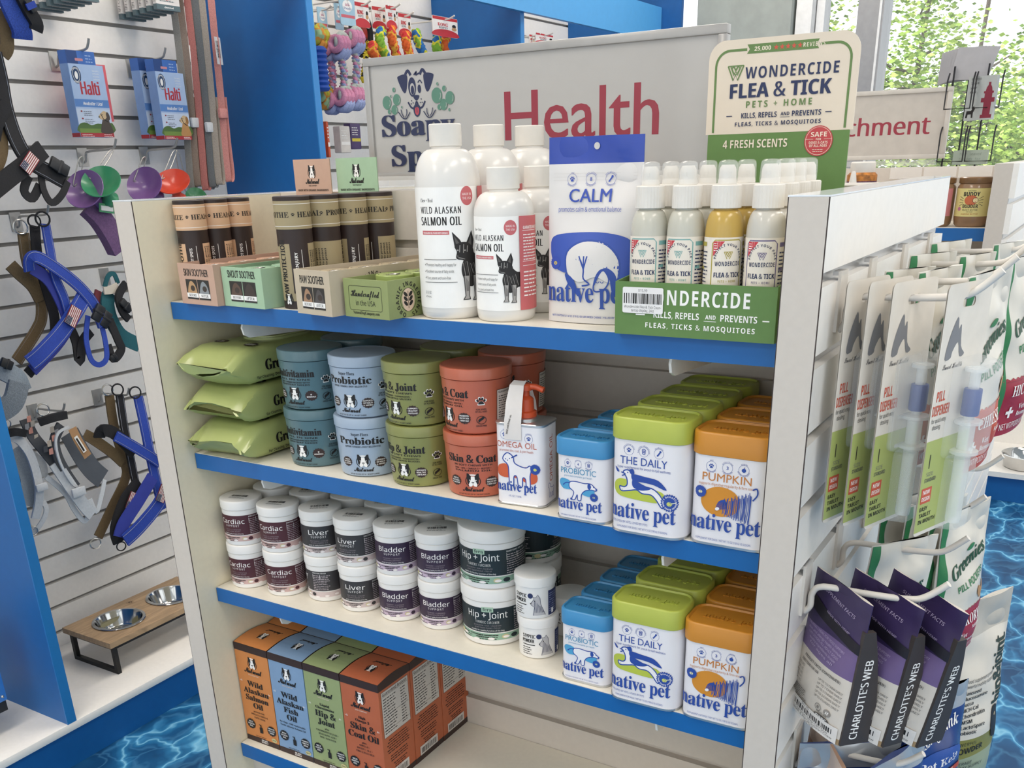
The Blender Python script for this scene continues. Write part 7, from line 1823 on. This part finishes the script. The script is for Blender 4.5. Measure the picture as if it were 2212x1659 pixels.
def knot(b, c, r, mats):
    c = Vector(c)
    for k in range(3):                                 # wrapped strands over a core, pink side up, lilac below
        q = (k-1)*.52*r
        b.tube([c+Vector((.62*r*math.cos(a), q+.10*r*math.sin(a), .25*r+.55*r*math.sin(a))) for a in [2*PI*i/14 for i in range(14)]], r*.30, mats[0], 8, closed=True)
        b.tube([c+Vector((.55*r*math.cos(a), .75*q+.25*r*math.sin(a)+.2*r, -.40*r+.48*r*math.sin(a))) for a in [2*PI*i/14 for i in range(14)]], r*.27, mats[1], 8, closed=True)
    b.tube([c+Vector((.2*r, .8*r*math.cos(a)+.2*r, .35*r+.75*r*math.sin(a))) for a in [2*PI*i/16 for i in range(16)]], r*.26, mats[2 % len(mats)], 8, closed=True)
    b.ball(c, r*.62, mats[1], 10, 7)
M_rp, M_rb, M_rg = [mat('rope_'+n, h, .9, var=.15, scale=300, bump=.4) for n, h in (('pink', '#d58fae'), ('lilac_blue', '#9aa6cf'), ('pale_grey', '#b9bfb7'))]
g = 'knotted rope toys'
def rope_toy(label, quad, mats, x, kr=.030, R=.013):
    pts = [PX(px, py, 0, x) for px, py in quad]; t = thing('rope_toy', label, 'toy', tuple(pts[0]), 0, g)
    for i in range(len(pts)):
        b = MB(); knot(b, pts[i], kr, mats); part(t, 'knot', b, sm=80)
    for i in ((0, 3), (1, 2)) if len(pts) == 4 else ((0, 1),):
        b = MB(); braid(b, [pts[i[0]]+Vector((0, 0, -.02)), (pts[i[0]]+pts[i[1]])/2+Vector((.01, 0, 0)), pts[i[1]]+Vector((0, 0, .02))], R, mats); part(t, 'braid', b, sm=80)
rope_toy('pink and lilac double rope toy with four knots, above the sign corner', [(734, 102), (765, 90), (766, 212), (742, 216)], [M_rp, M_rb, M_rg], -1.05, .034)
rope_toy('pink and lilac rope toy left of the double one, with thick knots', [(712, 108), (716, 222)], [M_rp, M_rb, M_rp], -1.09, .032)
rope_toy('yellow and orange rope toy beside the blue divider edge', [(688, 85), (697, 210)], [rope_mat('rope_citrus', '#b9b23e', '#c98a3c', '#8fae86')]*2, -1.10, .034)
t = thing('ribbed_chew_toy', 'deep blue ribbed rubber chew toy beside the divider edge', 'toy', tuple(PX(690, 150, 0, -1.06))); b = MB(); mm = mat('cobalt_rubber', '#1d4fae', .5)
b.lathe([(.018, -.062)]+[(.024+.005*(i % 2), -.06+.0075*i) for i in range(17)]+[(.018, .064)], mm, 24); b.build('body', t)
t = thing('rope_toy', 'thin yellow and black rope loop hanging at the sign corner', 'toy', tuple(PX(785, 100, 0, -1.12)), 0, g); b = MB(); braid(b, [PX(784, 84, 0, -1.12), PX(793, 100, 0, -1.12), PX(790, 130, 0, -1.12), PX(784, 175, 0, -1.12)], .011, [rope_mat('rope_wasp', '#c9b22c', '#2a2a22', '#d6c23a')]*2); part(t, 'rope', b, sm=80)
t = thing('ring_toy', 'black tyre shaped toy with red inside behind the rope toys', 'toy', tuple(PX(780, 72, 0, -1.15))); c = Vector(t.location); b = MB(); b.tube([c+Vector((0, .045*math.cos(2*PI*i/26), .062*math.sin(2*PI*i/26))) for i in range(26)], .013, mat('black_rubber', '#1e1e20', .6), 8, closed=True); part(t, 'tyre', b); b = MB(); b.ball(c, .03, mat('red_rubber', '#b5362c', .5), 14, 9, sq=(.5, 1, 1.3)); part(t, 'core', b)
# hang cards
def hcard(label, px0, py0, px1, py1, x, kind, i=[0]):
    a = PX(px0, py0, 0, x); c = PX(px1, py1, 0, x); w = abs(c.y-a.y); h = abs(a.z-c.z)
    t = thing('toy_hang_card', label, 'card', (x, a.y, c.z), 0, 'toy hang cards on the far left wall'); b = MB(); i[0] += 1
    base = {'kong': '#e6e0dc', 'sky': '#a3c4d6', 'mint': '#a9d0bd'}[kind]; m = mat('card_'+base[1:], base, .55)
    p = [(q+w/2, s+h/2) for q, s in rrect(w, h, min(w, h)*.08)]
    b.loft([[(0, y, z) for y, z in p], [(.003, y, z) for y, z in p]], m)
    A = Art(); RD = ink('#b92c34')
    if kind == 'kong':
        A.rect(w*.01, h*.83, w*.99, h*.985, RD); A.text('KONG', w*.40, h*.52, h*.16, 'rb', RD, w=w*.40, bold=.06); A.text('ROPES', w*.42, h*.40, h*.09, 'sb', ink('#55606a'), w=w*.34)
        A.poly(sp2([(w*.02, h*.02), (w*.02, h*.22), (w*.25, h*.34), (w*.5, h*.37), (w*.75, h*.34), (w*.98, h*.22), (w*.98, h*.02)], 3, True), RD)
        A.ell(w*.85, h*.58, w*.08, h*.10, BLK, 12); A.ell(w*.85, h*.44, w*.10, h*.09, ink('#b98f63'), 12)
    else:
        A.ell(w*.5, h*.66, w*.32, h*.20, WH, 18); A.text('little', w*.5, h*.66, h*.10, 'sc', ink('#b05a7a'), w=w*.3, bold=.05); A.text('friends', w*.5, h*.54, h*.09, 'rb', ink('#5d6fa0'), w=w*.5); A.rect(w*.05, h*.26, w*.95, h*.36, ink('#c9616c'))
    b.art(A, flat((.003, 0, 0), (0, 1, 0), (0, 0, 1))); b.build('card', t)
    hk = MB(); hk.tube(smooth_path([(XW-x+.001, w/2, h*.86), (-.02, w/2, h*.88), (.02, w/2, h*.89), (.045, w/2, h*1.02)], 3), .003, M_wh, 6); o = hk.build('peg_hook'); o.location = t.location; tag(o, 'hook above the '+label.split(',')[0], 'hook', 'hooks of the far left bays')
for a in (('mint green toy card at the divider edge, top left of the far bay', 660, -10, 678, 56, -1.08, 'mint'), ('pale blue toy card above the yellow rope', 683, 14, 708, 72, -1.12, 'sky'), ('narrow pale blue toy card behind the large one', 720, 6, 742, 66, -1.10, 'sky'), ('large pale blue toy card above the double rope toy', 730, -12, 768, 58, -1.05, 'sky'),
          ('red and white toy card with a bear, left of the rope cards', 762, 2, 798, 62, -1.12, 'kong'), ('red and white rope toy card, second from left', 801, 12, 834, 66, -1.14, 'kong'), ('red and white rope toy card, third from left', 831, 10, 856, 64, -1.10, 'kong'), ('red and white rope toy card, fourth from left', 858, 27, 888, 82, -1.13, 'kong'), ('red and white rope toy card in front of the blue divider, rightmost', 932, 32, 988, 84, -1.06, 'kong'),
          ('small red toy card far back by the second blue bay, left', 1142, 74, 1154, 100, -1.16, 'kong'), ('red topped toy card far back by the second blue bay, right', 1156, 70, 1194, 100, -1.12, 'kong')): hcard(*a)
M_g1, M_g2 = rope_mat('rope_lime', '#7fae3a', '#d4cf3f', '#2f6fb0'), rope_mat('rope_flame', '#d9642c', '#e0a23a', '#d23f3f')
for i, (pts, mm, lab) in enumerate(((((824, 64), (820, 90), (832, 120)), M_g1, 'lime green rope below the second toy card'), (((845, 60), (848, 90), (856, 118)), M_g2, 'orange rope below the third toy card'), (((876, 72), (878, 95), (884, 118)), M_g2, 'orange rope below the fourth toy card'), (((898, 68), (904, 92), (914, 116)), M_g1, 'lime and blue rope hanging alone right of the fourth card'), (((945, 84), (942, 100), (946, 112)), M_g1, 'lime rope below the rightmost toy card'), (((965, 80), (957, 98), (962, 112)), M_g2, 'orange rope loop below the rightmost toy card'), (((806, 96), (804, 110), (812, 124)), M_g2, 'short orange rope just above the sign frame'))):
    t = thing('rope_toy', lab, 'toy', tuple(PX(pts[0][0], pts[0][1], 0, -1.10)), 0, 'braided ropes of the far cards'); b = MB(); braid(b, [PX(p[0], p[1], 0, -1.10) for p in pts]+[PX(pts[2][0]+4, pts[2][1]+30, 0, -1.10)], .016, [mm], 5); part(t, 'rope', b, sm=80)
# packs low in the far bay
lows = [('#c2362f', 693, 268, 703, 335, 'red pack at the divider edge below the rope toys'), ('#cf5a3a', 704, 262, 716, 340, 'orange red slim pack below the rope toys'), ('#d9d2cb', 733, 272, 760, 330, 'white pack with a yellow corner below the rope toys'), ('#4d3a68', 756, 266, 782, 322, 'purple pack with a yellow band beside the sign')]
for hx, a0, b0, a1, b1, lab in lows:
    x = -1.10; p = PX(a0, b0, 0, x); q = PX(a1, b1, 0, x); w = abs(q.y-p.y); h = abs(p.z-q.z); t = thing('toy_pack', lab, 'pack', (x, p.y, q.z), 0, 'packs in the far bay'); b = MB(); b.box(-.03, 0, 0, 0, w, h, mat('pack_'+hx[1:], hx, .45, var=.08), bev=.003)
    A = Art(); A.rect(w*.08, h*.30, w*.92, h*.42, ink('#d6c23a') if hx == '#4d3a68' else WH); A.micro(w*.12, h*.9, w*.7, 4, h*.09, WH, 3); b.art(A, flat((.0002, 0, 0), (0, 1, 0), (0, 0, 1))); b.build('pack', t)
t = thing('grey_bin', 'plain grey carton on the far deck showing above the mint header card', 'box', (-.30, 1.35, 0), 0); b = MB(); b.box(-.13, 0, 0, .13, .3, H+.035, mat('grey_carton', '#8d8f94', .6)); b.build('carton', t)

# ------------------------------------------------------------------ outside
b = MB(); b.add([(-30, 4.3, -.05), (40, 4.3, -.05), (40, 60, -.05), (-30, 60, -.05)], [(0, 1, 2, 3)], mat('asphalt', '#8f9196', .9, var=.1, scale=3)); o = b.build('ground'); struct(o)
def leafm(name, h1, h2):
    m = mat(name, h1, .6, var=.35, scale=1.2); return m
ML = [leafm('leaf_light', '#9dbb4e', 0), leafm('leaf_mid', '#76993f', 0), leafm('leaf_pale', '#c0d672', 0)]
M_bark = mat('bark', '#5d5348', .9, var=.2, bump=.4)
def tree(label, x, y, h, crown, n, seed, lean=0):
    R = random.Random(seed); t = thing('tree', label, 'tree', (x, y, -.05), 0, 'trees outside the window')
    b = MB(); b.tube(smooth_path([(0, 0, 0), (.05, 0, h*.3), (lean*.5, .1, h*.6), (lean, 0, h*.95)], 5), .1, M_bark, 8, rs=[.09*(1-.8*i/15) for i in range(16)])
    tips = []
    for k in range(14):
        z = h*(.22+.75*k/14); a = R.uniform(0, 6.28); l = crown*R.uniform(.5, 1)*(1-.5*abs(k/14-.4)); e = Vector((lean*z/h+l*math.cos(a), l*math.sin(a), z+l*.45)); tips.append(e)
        b.tube([(lean*z/h, 0, z), (e.x*.5, e.y*.5, z+l*.15), tuple(e)], .02, M_bark, 5, rs=[.028, .018, .006])
    b.build('trunk', t)
    b = MB()
    for k in range(n):
        c = R.choice(tips)*R.uniform(.45, 1.05); s = crown*.30
        p = Vector((c.x+R.gauss(0, s), c.y+R.gauss(0, s), min(h*1.12, c.z*1.0+R.gauss(0, s*.8)))); 
        u = Vector((R.uniform(-1, 1), R.uniform(-1, 1), R.uniform(-1, 1))).normalized(); v, w = frame(u); L = R.uniform(.032, .068)
        b.add([p-v*L, p-w*L*.5, p+v*L, p+w*L*.5], [(0, 1, 2, 3)], ML[R.randrange(3)])
    b.build('foliage', t, smooth=0)
tree('slender sunlit tree outside the window left of the grey mullion', -3.25, 16, 4.6, .85, 3800, 3)
tree('tall feathery tree outside the window right of the grey mullion', -1.95, 16, 4.3, .85, 4600, 5, .2)
tree('tree outside behind the envelopes', -.95, 15.5, 2.9, .75, 4500, 8)
tree('bushy tree outside at the right frame edge', .15, 15, 2.9, .95, 5200, 11)
tree('low tree outside behind the card rack', -.55, 17.5, 2.3, .95, 4200, 14)
t = thing('parked_car', 'white parked car seen through the window at the right edge', 'car', (1.78, 12, -.05), .1); M_car = mat('white_car_paint', '#d6dadd', .2, coat=.6); M_cg = mat('car_glass', '#5f86a8', .08)
b = MB(); prof = [(-2.1, .30), (-2.1, .75), (-1.95, .92), (-1.2, 1.0), (-.55, 1.45), (.9, 1.47), (1.5, 1.05), (2.05, .95), (2.15, .6), (2.1, .30)]
b.loft([[(x, y, z) for x, z in prof] for y in (-.85, .85)], M_car); b.build('body', t)
b = MB(); p2 = [(-1.05, 1.02), (-.52, 1.40), (.86, 1.42), (1.36, 1.06)]
b.loft([[(x, y, z) for x, z in p2] for y in (-.86, .86)], M_cg); b.build('windows', t)
for sx in (-1.35, 1.35):
    for sy in (-.80, .80): b = MB(); b.lathe([(.2, -.09), (.32, -.08), (.32, .08), (.2, .09)], mat('tyre', '#222224', .8), 24, M=Matrix.Translation((sx, sy, .32)) @ Matrix.Rotation(PI/2, 4, 'X')); b.build('wheel', t)
t = thing('utility_pole', 'thin utility pole outside between the trees', 'pole', (-1.62, 20, -.05)); b = MB(); b.tube([(0, 0, 0), (.25, 0, 7)], .035, M_bark, 8); b.build('post', t)
